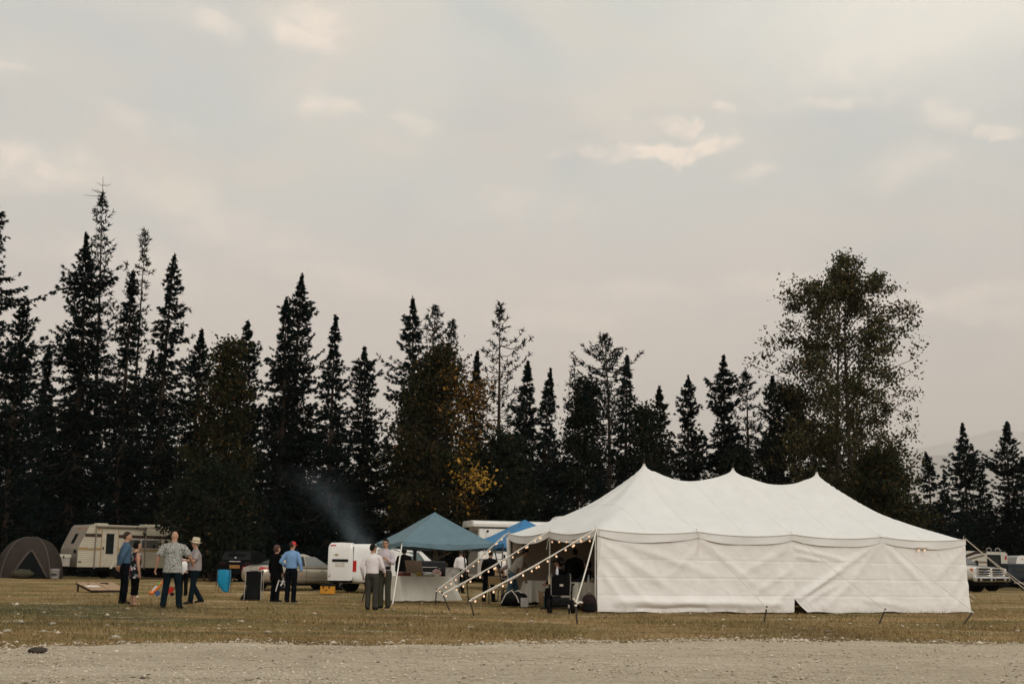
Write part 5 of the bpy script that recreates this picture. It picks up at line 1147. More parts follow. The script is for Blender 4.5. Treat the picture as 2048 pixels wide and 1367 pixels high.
# dark estate car in the shade, seen from behind
c = AT(468, 1160, 63); rt = thing('dark_suv', 'black car deep in shade behind the blue bag, showing its rear plate', 'car', (c.x, c.y, rise(c.y)), R(84))
dk2 = M('black_paint', (.0022, .0026, .003, 1), rough=.6, spec=.08)
mb = MB(); mb.loft([sring(X_, .35, t_, w, 5, 24, .03) for X_, t_, w in ((0, .85, .8), (.06, 1.0, .88), (.5, 1.05, .92), (3.2, 1.03, .92), (4.2, .95, .88), (4.5, .8, .75))]); mb.loft([pring(z, a, b, w) for z, a, b, w in ((1.0, .08, 3.3, .86), (1.3, .25, 2.6, .78), (1.5, .45, 2.1, .66))]); mb.build('body', dk2, rt)
mb = MB(); mb.patch(lambda u, v: (.10 + .24 * v, (u - .5) * 1.4 * (1 - .1 * v), 1.05 + .36 * v), 5, 4, (.02, 0, 0)); mb.build('rear_window', M('shaded_glass', (.006, .008, .008, 1), rough=.5, spec=.15), rt)
MB().box((-.02, .0, .72), (.03, .5, .16), bev=.005).build('number_plate', M('amber_plate', (.26, .12, .035, 1)), rt); MB().box((-.02, -.0, .96), (.03, .55, .05), bev=.01).build('chrome_strip', chrome, rt)
for y in (-.62, .62): MB().box((-.0, y, .85), (.05, .3, .14), bev=.02).build('tail_light', M('dark_red_lamp', (.02, .003, .003, 1), spec=.2), rt)
mb = MB(); mb.ell((-.03, -.02, 1.13), (.03, .05, .05), 8, 6); mb.build('badge', chrome, rt)
for x in (.8, 3.6):
    for y in (-.8, .8): wheel(rt, x, y, .33, .22)

# ------------------------------------------------------------------ people
PENDING = []
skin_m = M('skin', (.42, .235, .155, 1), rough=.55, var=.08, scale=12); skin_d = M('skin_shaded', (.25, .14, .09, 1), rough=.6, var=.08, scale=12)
shoe_m = M('black_shoe', (.014, .013, .012, 1), rough=.45); sandal_m = M('brown_sandal', (.09, .05, .03, 1)); eye_m = M('eye', (.02, .018, .016, 1), rough=.2); lip_m = M('lips', (.25, .09, .075, 1))
hair_b = M('black_hair', (.008, .007, .006, 1), rough=.5, var=.3, scale=30, bump=.6, bscale=90); hair_br = M('brown_hair', (.045, .028, .018, 1), rough=.55, var=.3, scale=30, bump=.6, bscale=90); hair_r = M('auburn_hair', (.075, .025, .018, 1), rough=.5, var=.3, scale=30, bump=.6, bscale=90); hair_g = M('grey_hair', (.16, .14, .12, 1), rough=.6, var=.3, scale=30)
def cloth(name, col, **k): return M(name, col, rough=k.pop('rough', .9), var=k.pop('var', .12), scale=7, bump=.7, bscale=14, spec=.2 if max(col[:3]) > .05 else .05, **k)
def pattern_mat(name, stops, scale, kind='voronoi', rough=.85):
    m = bpy.data.materials.new(name); m.use_nodes = True; t = m.node_tree; b = t.nodes['Principled BSDF']; b.inputs['Roughness'].default_value = rough; b.inputs['Specular IOR Level'].default_value = .2
    c = N(t, 'ShaderNodeTexCoord'); v = N(t, 'ShaderNodeTexVoronoi', i={'Scale': scale}); L(t, c.outputs['Object'], v.inputs['Vector'])
    src = v.outputs['Distance'] if kind == 'voronoi' else mth(t, 'FRACT', mth(t, 'MULTIPLY', N(t, 'ShaderNodeSeparateColor').outputs[0], 1.0))
    if kind == 'cells':
        sp = N(t, 'ShaderNodeSeparateColor'); L(t, v.outputs['Color'], sp.inputs[0]); src = sp.outputs[0]
    L(t, ramp(t, src, stops, 'CONSTANT' if kind == 'cells' else 'LINEAR'), b.inputs['Base Color']); return m
def remesh(o, vox, smooth=4):
    m = o.modifiers.new('r', 'REMESH'); m.mode = 'VOXEL'; m.voxel_size = vox; m.use_smooth_shade = True
    s = o.modifiers.new('s', 'SMOOTH'); s.factor = .5; s.iterations = smooth; PENDING.append(o); return o
def person(label, foot, head, rz, top, pants, shoe=shoe_m, skin=skin_m, hair=('short', hair_b), sleeve='long', top_len=.93, lean=0, leanx=0, head_yaw=0, head_pitch=0, legs=None, arms=None,
           build=1.0, height=None, collar=None, hat=None, pant_len=.07, belly=0, glasses=False, vox=.019, seat=None, group=None, fingers=True, skirt=False, cat='person'):
    """foot / head are photo pixels of the soles and the crown; rz 0 looks away from the camera"""
    g = G(*foot) if not isinstance(foot, Vector) else foot
    hgt = height or (1.75 if head is None else AT(*head, g.y).z - g.z); k = hgt / 1.75 if seat is None else 1.0
    if lean and height is None: k = hgt / 1.72
    rt = thing('person', label, cat, g, rz, group)
    u = Vector((math.sin(R(leanx)), math.sin(R(lean)), math.cos(R(lean)) * math.cos(R(leanx)))).normalized(); P = Vector((0, 0, .95 if seat is None else seat + .09)); fwd = Vector((0, 1, 0)); fwd = (fwd - u * fwd.dot(u)).normalized(); X = fwd.cross(u) * 1.0
    X = Vector((1, 0, 0))
    nb = P + u * .52; sh = {s: P + u * .452 + X * (s * .178 * build) for s in (-1, 1)}
    hd = (u * .75 + Vector((0, 0, .25)) + fwd * .12).normalized(); H = nb + hd * .165
    HM = Matrix.Rotation(R(head_yaw), 3, 'Z') @ Matrix.Rotation(-R(head_pitch), 3, 'X'); hf = HM @ Vector((0, 1, 0)); hx = HM @ Vector((1, 0, 0)); hz_ = HM @ Vector((0, 0, 1))
    L_ = legs or {-1: ((-.10, .02, .50), (-.105, -.01, .085), 0), 1: ((.10, .02, .50), (.105, -.01, .085), 0)}
    A_ = arms or {}
    for s in (-1, 1): A_.setdefault(s, ((s * .07, -.03, -.29), (s * .075, .03, -.54)))
    K = Matrix.Scale(k, 4)
    body = MB(); body.m = K
    # torso, neck, head
    W_ = build
    body.tube([P + u * z for z in (-.10, 0, .12, .25, .38, .47, .52)], [(.13 * W_, .10), (.155 * W_, .115 + belly * .5), (.14 * W_, .105 + belly), (.145 * W_, .11 + belly * .7), (.165 * W_, .115), (.135 * W_, .09), (.06, .06)], 14, hint=(1, 0, 0))
    nk = .5 + .5 * W_; body.tube([nb - u * .05, nb + hd * .03, H - hd * .04], [.064 * nk, .058 * nk, .057 * nk], 10); body.tube([sh[-1] - u * .015, nb - u * .04, sh[1] - u * .015], [.045, .058, .045], 10)
    body.ell(H, (.074, .094, .113), 14, 10, HM.to_3x3()); body.ell(H + hf * .022 - hz_ * .055, (.056, .068, .06), 12, 8, HM)
    body.tube([H + hf * .088 + hz_ * .02, H + hf * .112 - hz_ * .018, H + hf * .092 - hz_ * .03], [.010, .017, .012], 7)
    for s in (-1, 1): body.ell(H + hx * (s * .076) - hz_ * .005 - hf * .005, (.014, .026, .034), 8, 6, HM)
    hands = {}
    for s in (-1, 1):
        e, w = Vector(A_[s][0]), Vector(A_[s][1]); S0 = sh[s]; E = S0 + e; Wr = S0 + w
        body.tube([S0 - X * s * .03 - u * .015, S0 + e * .4, E, E.lerp(Wr, .35), Wr], [.045, .052 * W_, .043, .042, .029], 10); body.ell(S0 - u * .012, .046 * W_, 10, 8)
        d = (Wr - E).normalized(); hint = X if abs(d.x) < .8 else Vector((0, 0, 1)); side = (hint - d * hint.dot(d)).normalized(); th_ = d.cross(side)
        body.tube([Wr - d * .01, Wr + d * .03, Wr + d * .085], [(.016, .026), (.020, .040), (.014, .036)], 8, hint=tuple(side)); hands[s] = (Wr, d, side, th_)
    for s in (-1, 1):
        kn, an, heel = L_[s]; hp = P + Vector((s * .095, 0, -.04)); kn = Vector(kn); an = Vector(an)
        body.tube([hp, hp.lerp(kn, .5), kn, kn.lerp(an, .35), an], [.085, .072, .055, .052, .036], 10)
        fd = Vector((s * .12, 1, 0)).normalized() if len(L_[s]) < 4 else Vector(L_[s][3]).normalized()
        t_ = an + Vector((0, 0, -.05 - 0)) + fd * .15 + Vector((0, 0, heel)); body.tube([an + Vector((0, 0, -.03)) - fd * .03, an + fd * .06 + Vector((0, 0, -.04)), t_], [(.034, .035), (.042, .03), (.032, .02)], 8, hint=(1, 0, 0))
    bo = remesh(body.build('body', skin, rt), vox * k, 3)
    if fingers:
        fm = MB(); fm.m = K
        for s in (-1, 1):
            Wr, d, side, th_ = hands[s]
            for q, (off, ln) in enumerate(((-.027, .062), (-.009, .072), (.009, .068), (.026, .054))):
                b0 = Wr + d * .075 + th_ * off; cu = side * (-s * .018)
                fm.tube([b0, b0 + d * ln * .45 + cu * .4, b0 + d * ln * .8 + cu * 1.4, b0 + d * ln * .95 + cu * 2.2], [.0095, .009, .008, .006], 6)
            b0 = Wr + d * .02 + th_ * .028 * 1; fm.tube([b0, b0 + d * .035 + th_ * .024, b0 + d * .065 + th_ * .028], [.012, .010, .008], 6)
        fo = fm.build('fingers', skin, rt); PENDING.append((bo, fo))
    # face
    fm = MB(); fm.m = K
    for s in (-1, 1): fm.ell(H + hf * .085 + hx * (s * .031) + hz_ * .012, (.013, .009, .008), 8, 5, HM)
    fm.build('eyes', eye_m, rt)
    fm = MB(); fm.m = K; fm.ell(H + hf * .088 - hz_ * .062, (.024, .01, .008), 8, 5, HM); fm.build('mouth', lip_m, rt)
    if glasses:
        fm = MB(); fm.m = K
        for s in (-1, 1): fm.lathe([(.020, -.003), (.024, 0), (.020, .003)], n=12); n0 = 12 * 3; vv = fm.v[-39:]; fm.v[-39:] = [tuple(K @ (H + hf * .104 + hx * (s * .032 + (x / k)) + hz_ * (.01 + y / k) + hf * (z / k))) for x, y, z in vv]
        for s in (-1, 1): fm.tube([H + hf * .1 + hx * s * .055 + hz_ * .012, H + hx * s * .08 + hz_ * .012], .004, 5)
        fm.tube([H + hf * .106 - hx * .012 + hz_ * .012, H + hf * .106 + hx * .012 + hz_ * .012], .004, 5); fm.build('glasses', black_pl, rt)
    # hair
    st, hm = hair
    if st != 'bald':
        hb = MB(); hb.m = K
        low = {'short': -.6, 'bob': -.95, 'thin': -.1}[st]
        def hfn(d):
            face = max(0, min(1, (d.y - .25) * 4)) * max(0, min(1, (.55 - d.z) * 4)); cut = max(0, min(1, (low - d.z) * 6))
            if st == 'short': cut = max(cut, max(0, min(1, (-.05 - d.z) * 6)) * max(0, min(1, (d.y + .35) * 4)))
            return 1 - .3 * max(face, cut) + .03 * noise.noise(d * 6)
        rr_ = {'short': (.083, .104, .122), 'thin': (.079, .099, .117), 'bob': (.098, .112, .135)}[st]
        hb.ell(H - hf * .008 + hz_ * .010, rr_, 22, 16, HM, hfn); hb.build('hair', hm, rt)
    if hat: hat(rt, H, hf, hx, hz_, k)
    # trousers (or skirt), shirt, shoes
    tr = MB(); tr.m = K
    if pants is not None:
        tr.tube([P + u * .10, P + u * .02, P - Vector((0, 0, .07)), P - Vector((0, 0, .13))], [(.150 * W_, .112 + belly * .8), (.168 * W_, .128 + belly * .4), (.17 * W_, .13), (.13 * W_, .10)], 14, hint=(1, 0, 0))
        for s in (-1, 1):
            kn, an = Vector(L_[s][0]), Vector(L_[s][1]); hp = P + Vector((s * .092, 0, -.05)); end = an + Vector((0, 0, -.035))
            f = max(0, min(1, (pant_len - an.z) / max(.01, kn.z - an.z))) if pant_len > .1 else 0
            end = end.lerp(kn, f)
            tr.tube([hp, hp.lerp(kn, .5), kn, kn.lerp(end, .5), end], [.105 * W_, .094, .078, .075, .074], 12)
        remesh(tr.build('skirt' if skirt else 'trousers', pants, rt), (vox + .002) * k, 3)
    sb = MB(); sb.m = K; z0 = top_len - .95
    sb.tube([P + u * z for z in np.linspace(z0, .495, 8)], [(w * W_, d + belly * bb) for w, d, bb in zip(np.interp(np.linspace(z0, .495, 8), [-.4, -.1, .05, .2, .38, .46, .5], [.205, .188, .170, .166, .19, .165, .085]), np.interp(np.linspace(z0, .495, 8), [-.4, -.1, .05, .2, .38, .46, .5], [.16, .145, .135, .135, .142, .115, .08]), np.interp(np.linspace(z0, .495, 8), [-.1, .1, .3, .5], [.7, 1, .5, 0]))], 16, hint=(1, 0, 0))
    for s in (-1, 1):
        e, w = Vector(A_[s][0]), Vector(A_[s][1]); S0 = sh[s]; E = S0 + e; Wr = S0 + w
        if sleeve == 'long': sb.tube([S0 - X * s * .07 - u * .02, S0 - u * .02, S0 + e * .5, E, E.lerp(Wr, .5), E.lerp(Wr, .95)], [.075, .070 * W_, .064 * W_, .058, .052, .045], 10)
        elif sleeve == 'short': sb.tube([S0 - X * s * .07 - u * .02, S0 - u * .025, S0 + e * .45, S0 + e * .84], [.075, .070 * W_, .072 * W_, .074 * W_], 10)
        else: sb.tube([S0 - X * s * .09, S0 - X * s * .02], [.07, .055], 10)
    if sleeve != 'none': sb.tube([sh[-1] - u * .012, nb - u * .042, sh[1] - u * .012], [.064, .082, .064], 10)
    so = remesh(sb.build('shirt' if top_len > .8 else 'jacket', top, rt), (vox + .001) * k, 3)
    if sleeve != 'none':
        cb = MB(); cb.m = K; cb.tube([nb - u * .035 + fwd * .005, nb + hd * .03 - fwd * .004], [(.082, .078), (.068, .070)], 14, hint=(1, 0, 0)); cb.build('collar', collar or top, rt)
    for s in (-1, 1):
        hb = MB(); hb.m = K
        an = Vector(L_[s][1]); heel = L_[s][2]; fd = Vector((s * .12, 1, 0)).normalized() if len(L_[s]) < 4 else Vector(L_[s][3]).normalized()
        if shoe is sandal_m: hb.tube([an + Vector((0, 0, -.07)) - fd * .06, an + fd * .07 + Vector((0, 0, -.07)), an + fd * .17 + Vector((0, 0, -.07 + heel))], [(.042, .013), (.05, .013), (.042, .012)], 10, hint=(1, 0, 0)); hb.tube([an + fd * .09 + Vector((-.045, 0, -.06)), an + fd * .09 + Vector((0, 0, -.012)), an + fd * .09 + Vector((.045, 0, -.06))], .012, 6)
        else: hb.tube([an + Vector((0, 0, -.04)) - fd * .075, an + Vector((0, 0, -.035)) - fd * .03, an + fd * .06 + Vector((0, 0, -.045)), an + fd * .15 + Vector((0, 0, -.055 + heel)), an + fd * .195 + Vector((0, 0, -.062 + heel))], [(.035, .038), (.043, .048), (.047, .038), (.045, .028), (.026, .016)], 10, hint=(1, 0, 0))
        hb.build('shoe', shoe, rt)
    return rt, K, H, hands
def strawhat(rt, H, hf, hx, hz_, k, mat=None, brim=.15, crown=.115, curl=.02):
    mb = MB(); n = 24; rings = []
    for rr, z in ((.0, crown + .0), (.06, crown + .012), (.085, crown), (.098, .0), (brim * .8, -.004), (brim, -.012), (brim, -.018), (.09, -.012)):
        rings.append([(H + hz_ * (.052 + z - (curl * math.cos(2 * t) if rr > .12 else 0)) + hx * (rr * math.cos(t)) + hf * (rr * 1.15 * math.sin(t))) * k for t in [2 * math.pi * q / n for q in range(n)]])
    mb.loft(rings); mb.build('hat', mat or M('straw', (.62, .54, .38, 1), rough=.8, bump=.5, bscale=120), rt)
    mb = MB(); rings = [[(H + hz_ * (.052 + z) + hx * (rr * math.cos(t)) + hf * (rr * 1.15 * math.sin(t))) * k for t in [2 * math.pi * q / n for q in range(n)]] for rr, z in ((.100, .004), (.101, .03))]
    mb.loft(rings, caps=False); mb.build('hat_band', M('hat_band', (.22, .17, .11, 1)), rt)
def cowboy(rt, H, hf, hx, hz_, k): strawhat(rt, H, hf, hx, hz_, k, M('black_felt', (.010, .009, .009, 1), rough=.9), .19, .12, -.05)
def redcap(rt, H, hf, hx, hz_, k):
    mb = MB(); HMm = Matrix((hx, hf, hz_)).transposed(); mb.m = Matrix.Scale(k, 4)
    mb.ell(H + hz_ * .03, (.086, .104, .098), 20, 12, HMm, lambda d: 1 if d.z > -.12 else .86); c = mb.build('cap', M('red_cap', (.55, .018, .022, 1), rough=.7), rt)
    mb = MB(); mb.m = Matrix.Scale(k, 4); mb.patch(lambda a, b: H + hz_ * (.035 - .02 * b - .02 * (a - .5) ** 2 * 4) + hx * ((a - .5) * .15 * (1 - .25 * b)) + hf * (.085 + .085 * b * (1 - (a - .5) ** 2 * 1.6)), 8, 4, hz_ * -.008); mb.build('cap_brim', M('red_cap', None), rt)
blue_denim = cloth('denim_shirt', (.055, .105, .165, 1)); sky_shirt = cloth('light_blue_shirt', (.175, .31, .52, 1), var=.06); navy = cloth('navy_trousers', (.0035, .0045, .007, 1)); black_c = cloth('black_cloth', (.003, .003, .0035, 1)); jeans = cloth('dark_jeans', (.0055, .012, .017, 1), var=.25); jeans_b = cloth('faded_jeans', (.03, .06, .08, 1), var=.25)
white_s = cloth('white_shirt', (.72, .67, .67, 1), var=.04); lilac_s = cloth('lilac_shirt', (.50, .44, .46, 1), var=.05); grey_tr = cloth('grey_trousers', (.045, .043, .036, 1)); olive_tr = cloth('olive_trousers', (.045, .043, .03, 1)); grey_s = cloth('grey_shirt', (.27, .235, .23, 1), var=.1); polo = cloth('grey_polo', (.20, .18, .145, 1)); pink_s = cloth('pale_pink_shirt', (.42, .34, .34, 1))
floral = pattern_mat('floral_blouse', [(0, (.008, .008, .010, 1)), (.52, (.42, .40, .40, 1)), (.62, (.35, .07, .09, 1)), (.72, (.16, .18, .20, 1)), (.80, (.008, .008, .010, 1))], 16, 'cells')
batik = pattern_mat('patterned_grey_shirt', [(0, (.08, .08, .08, 1)), (.3, (.13, .13, .125, 1)), (.42, (.42, .42, .39, 1)), (.62, (.30, .30, .28, 1)), (.8, (.14, .14, .13, 1))], 17)
AW, RT, LF, TO = 0, R(-90), R(90), R(180)
person('man in a denim-blue long-sleeved shirt standing behind the woman in the floral blouse', (245, 1207), (257, 1063), R(-62), blue_denim, navy, hair=('short', hair_br), head_yaw=-14, top_len=.98, arms={-1: ((-.06, -.10, -.27), (.02, -.12, -.50)), 1: ((.05, -.12, -.26), (-.03, -.16, -.47))})
person('woman with short black hair in a floral sleeveless blouse and black capri trousers', (266, 1211), (272, 1081), R(-58), floral, black_c, sandal_m, hair=('bob', hair_b), sleeve='none', top_len=.72, pant_len=.30, head_yaw=-16, build=1.08, belly=.02, arms={1: ((.05, .0, -.28), (.04, .05, -.53))})
person('heavy bald man in a patterned grey shirt and jeans, seen from behind', (341, 1216), (333, 1061), R(-4), batik, jeans, hair=('bald', hair_g), sleeve='short', top_len=.80, build=1.22, belly=.05, collar=cloth('grey_collar', (.3, .31, .3, 1)),
       legs={-1: ((-.145, .03, .50), (-.185, -.01, .085), 0), 1: ((.145, .03, .50), (.195, .0, .085), 0)}, arms={-1: ((-.13, -.04, -.27), (-.19, .03, -.51)), 1: ((.15, .06, -.25), (.17, .26, -.40))})
hm_ = person('man in a straw hat and grey short-sleeved shirt stepping forward', (386, 1207), (390, 1078), R(118), grey_s, jeans, hair=('short', hair_g), sleeve='short', top_len=.90, build=1.12, belly=.05, hat=strawhat, head_yaw=-12, head_pitch=-8, skin=skin_m,
       legs={-1: ((-.10, .06, .50), (-.06, .10, .085), 0), 1: ((.10, .0, .50), (.07, -.24, .13), -.03)}, arms={-1: ((-.10, .12, -.25), (-.03, .36, -.22)), 1: ((.10, -.08, -.27), (.13, -.03, -.52))})
mb = MB(); mb.m = hm_[1]; H_ = hm_[2]
person('person in a white top and black skirt half hidden behind the bald man', (366, 1191), None, R(40), white_s, black_c, hair=('short', hair_b), height=1.50, lean=38, top_len=.98, sleeve='short', head_pitch=-25, arms={1: ((.05, .10, -.26), (.03, .30, -.38)), -1: ((-.05, .10, -.26), (-.03, .30, -.38))})
bw = person('woman with short auburn hair in a long black jacket and black trousers', (549, 1203), (546, 1090), R(-38), black_c, navy, hair=('bob', hair_r), top_len=.66, head_yaw=-30, build=1.02, arms={1: ((.05, -.02, -.28), (.06, .06, -.52))})
person('man in a red cap and light blue shirt with navy trousers, seen from behind', (580, 1204), (590, 1082), R(-18), sky_shirt, navy, hair=('short', hair_br), top_len=.97, head_yaw=-22, hat=redcap, build=1.04, arms={-1: ((-.13, -.08, -.25), (-.04, .10, -.38)), 1: ((.10, -.02, -.28), (.12, .06, -.52))})
person('man with black hair in a white shirt and grey trousers, seen from behind', (742, 1219), (746, 1087), R(-12), white_s, grey_tr, hair=('short', hair_b), top_len=.96, head_yaw=-25, build=1.06, arms={-1: ((-.10, -.04, -.27), (-.10, .10, -.50)), 1: ((.09, .04, -.27), (.10, .20, -.42))})
tall = person('taller man with glasses facing the man in the white shirt', (768, 1216), (762, 1077), R(158), lilac_s, olive_tr, hair=('short', hair_b), top_len=.95, head_yaw=10, glasses=True, build=.98, arms={-1: ((-.07, .04, -.27), (.0, .22, -.18)), 1: ((.07, .0, -.28), (.06, .12, -.50))})
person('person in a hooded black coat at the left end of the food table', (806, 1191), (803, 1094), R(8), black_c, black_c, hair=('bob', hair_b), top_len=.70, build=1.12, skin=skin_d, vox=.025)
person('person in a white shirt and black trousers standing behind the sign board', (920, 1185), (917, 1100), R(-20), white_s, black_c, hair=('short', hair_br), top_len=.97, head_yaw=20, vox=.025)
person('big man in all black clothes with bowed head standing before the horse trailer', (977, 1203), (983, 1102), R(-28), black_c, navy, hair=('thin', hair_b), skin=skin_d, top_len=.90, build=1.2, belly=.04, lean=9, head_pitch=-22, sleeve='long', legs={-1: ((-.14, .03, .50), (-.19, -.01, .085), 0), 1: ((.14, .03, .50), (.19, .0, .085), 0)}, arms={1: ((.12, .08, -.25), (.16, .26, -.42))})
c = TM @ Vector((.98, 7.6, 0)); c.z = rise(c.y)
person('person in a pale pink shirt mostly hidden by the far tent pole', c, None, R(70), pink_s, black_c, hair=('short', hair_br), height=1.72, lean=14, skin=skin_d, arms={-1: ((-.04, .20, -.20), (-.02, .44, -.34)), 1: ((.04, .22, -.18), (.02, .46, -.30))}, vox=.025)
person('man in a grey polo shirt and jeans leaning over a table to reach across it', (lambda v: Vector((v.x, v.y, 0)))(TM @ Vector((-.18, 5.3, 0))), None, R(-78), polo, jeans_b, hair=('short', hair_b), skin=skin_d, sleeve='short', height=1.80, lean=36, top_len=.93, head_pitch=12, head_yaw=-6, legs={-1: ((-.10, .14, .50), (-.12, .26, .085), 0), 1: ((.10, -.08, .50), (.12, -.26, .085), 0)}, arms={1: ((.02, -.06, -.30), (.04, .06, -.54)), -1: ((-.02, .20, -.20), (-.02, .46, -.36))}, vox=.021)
def tent_pt(px, py, Y): p = AT(px, py, Y); return Vector((p.x, p.y, 0))
sitl = {-1: ((-.12, .42, .52), (-.12, .40, .085), 0), 1: ((.12, .42, .52), (.12, .40, .085), 0)}
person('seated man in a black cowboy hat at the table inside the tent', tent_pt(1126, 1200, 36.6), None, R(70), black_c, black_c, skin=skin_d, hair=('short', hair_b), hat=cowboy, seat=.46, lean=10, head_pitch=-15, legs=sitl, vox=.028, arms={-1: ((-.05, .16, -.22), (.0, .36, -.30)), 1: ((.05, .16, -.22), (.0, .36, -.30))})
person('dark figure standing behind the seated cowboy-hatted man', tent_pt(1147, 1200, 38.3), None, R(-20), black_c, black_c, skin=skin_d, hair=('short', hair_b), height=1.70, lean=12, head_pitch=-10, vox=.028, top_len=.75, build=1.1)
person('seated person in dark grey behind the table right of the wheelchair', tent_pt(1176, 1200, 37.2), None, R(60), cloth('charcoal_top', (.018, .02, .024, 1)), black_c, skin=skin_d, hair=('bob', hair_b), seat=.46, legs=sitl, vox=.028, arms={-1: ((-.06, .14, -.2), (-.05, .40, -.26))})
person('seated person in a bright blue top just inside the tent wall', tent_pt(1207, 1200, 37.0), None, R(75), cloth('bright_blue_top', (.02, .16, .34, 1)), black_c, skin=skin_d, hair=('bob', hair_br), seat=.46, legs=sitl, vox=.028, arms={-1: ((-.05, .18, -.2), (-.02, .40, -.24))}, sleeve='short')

# bake the skinned bodies into plain meshes, fingers joined to the hand
objs = [o for o in PENDING if not isinstance(o, tuple)]
dgr = bpy.context.evaluated_depsgraph_get()
baked = [(o, bpy.data.meshes.new_from_object(o.evaluated_get(dgr))) for o in objs]
for o, me in baked:
    o.modifiers.clear(); o.data = me; me.polygons.foreach_set('use_smooth', [True] * len(me.polygons))
for bo, fo in [o for o in PENDING if isinstance(o, tuple)]:
    bmm = __import__('bmesh').new(); bmm.from_mesh(bo.data); bmm.from_mesh(fo.data); bmm.to_mesh(bo.data); bmm.free(); bo.data.polygons.foreach_set('use_smooth', [True] * len(bo.data.polygons)); bpy.data.objects.remove(fo)

# ------------------------------------------------------------------ things around the people
def pm(name, col, **k): return M(name, col, **k)
def lone(name, mb, mat, label, cat, loc, rz=0, group=None, smooth=True):
    o = tag(mb.build(name, mat, None, smooth), label, cat, group); o.location = loc; o.rotation_euler = (0, 0, rz); return o
# paper held by the woman in black, camera of the tall man, white bag of the hat man
p = G(549, 1203); q = AT(551, 1168, p.y); mb = MB(); mb.tube([(-.05, 0, -.2), (0, 0, 0), (.04, 0, .14)], [.014, .018, .018], 8)
lone('paper_roll', mb, pm('white_paper', (.6, .57, .52, 1)), 'white rolled paper held low by the woman in the black jacket', 'paper roll', q + Vector((.1, -.22, 0)))
p = G(768, 1216); q = AT(776, 1135, p.y - .35); mb = MB(); mb.box((0, 0, 0), (.13, .07, .09), bev=.012); mb.lathe([(0, -.1), (.032, -.1), (.035, -.03), (0, -.03)], (0, 0, 0), 'y', 14)
lone('camera', mb, black_pl, 'small black camera held at the chest of the man with glasses', 'camera', q, R(30))
p = G(372, 1203); mb = MB(); q = AT(366, 1130, p.y); mb.ell((0, 0, 0), (.15, .09, .25), 18, 14, None, lambda d: 1 + .22 * noise.noise(d * 2.6) - .25 * max(0, d.z) ** 2)
lone('plastic_bag', mb, pm('white_plastic', (.75, .74, .74, 1), rough=.4, bump=.6, bscale=12), 'white plastic bag held between the bald man and the man in the straw hat', 'bag', q + Vector((0, -.1, 0)))

# dome tent
c = AT(57, 1160, 66); rt = thing('dome_tent', 'grey-brown dome camping tent with an open dark doorway at far left', 'tent', (c.x, c.y, rise(c.y)), R(10))
sc_ = 66 / FPX; fly = M('tent_fly', (.038, .030, .025, 1), rough=.8, var=.15, scale=2, bump=.5, bscale=7); hw, hh = 1.62, HT(57, 1074, 66) - rise(66)
mb = MB(); nu_, nv_ = 40, 18
def dome(u, v):
    a = 2 * math.pi * u; e = v * math.pi / 2; r_ = math.cos(e) ** .8; sag = 1 - .07 * abs(math.sin(2 * a)) * math.sin(2 * e)
    return (hw * r_ * math.cos(a) * sag, 1.35 * r_ * math.sin(a) * sag, hh * math.sin(e) ** .92)
mb.patch(dome, nu_, nv_); mb.build('fly', fly, rt, angle=180)
def onfront(x, z, o): e = math.asin(min(1, (z / hh) ** (1 / .92))); r_ = math.cos(e) ** .8; return (x, -1.35 * math.sqrt(max(0, r_ * r_ - (x / hw) ** 2)) * .985 - o, z)
mb = MB(); mb.patch(lambda u, v: onfront((.22 + .0) + (u - .5) * 2 * (.78 * (1 - v) ** .85 + .01), .04 + 1.42 * v * hh / 2.2, .03), 14, 16); mb.build('doorway', M('tent_inside', (.006, .008, .008, 1), rough=1), rt)
for s in (-1, 1): mb = MB(); mb.tube([onfront(.22 + s * (.80 * (1 - v) ** .85 + .01), .04 + 1.45 * v * hh / 2.2, .05) for v in [i / 10 for i in range(11)]], .045, 6); mb.build('door_flap', M('tent_flap', (.075, .058, .046, 1), rough=.8), rt)
for a in (R(45), R(135)):
    mb = MB(); mb.tube([tuple(Vector(dome((a + (math.pi if i > 12 else 0)) / 6.2832, min(1, (i if i <= 12 else 24 - i) / 12))) * 1.012) for i in range(25)], .018, 6); mb.build('tent_pole', M('tent_pole', (.10, .085, .075, 1)), rt)
g = AT(44, 1152, 64.5); mb = MB(); mb.ell((0, 0, .2), (.55, .35, .24), 16, 10, None, lambda d: 1 + .25 * noise.noise(d * 2)); lone('bundle', mb, pm('olive_bundle', (.05, .045, .03, 1), bump=.6, bscale=10), 'dark olive bundle lying at the left of the dome tent doorway', 'bundle', (g.x, g.y, rise(g.y)))
g = AT(109, 1160, 64.5); rt = thing('bucket', 'grey lidded bucket with a dark printed label beside the dome tent', 'bucket', (g.x, g.y, rise(g.y)))
mb = MB(); mb.lathe([(0, 0), (.19, 0), (.22, .42), (0, .42)], n=24); mb.build('pail', pm('grey_pail', (.20, .19, .17, 1)), rt); mb = MB(); mb.lathe([(0, .42), (.235, .42), (.235, .47), (0, .48)], n=24); mb.build('lid', pm('pale_lid', (.30, .27, .28, 1)), rt)
mb = MB(); mb.patch(lambda u, v: (.216 * math.sin((u - .5) * 1.4), -.216 * math.cos((u - .5) * 1.4), .14 + .12 * v), 8, 2, (0, .004, 0)); mb.build('print', pm('dark_print', (.05, .05, .05, 1), var=.6, scale=18), rt)

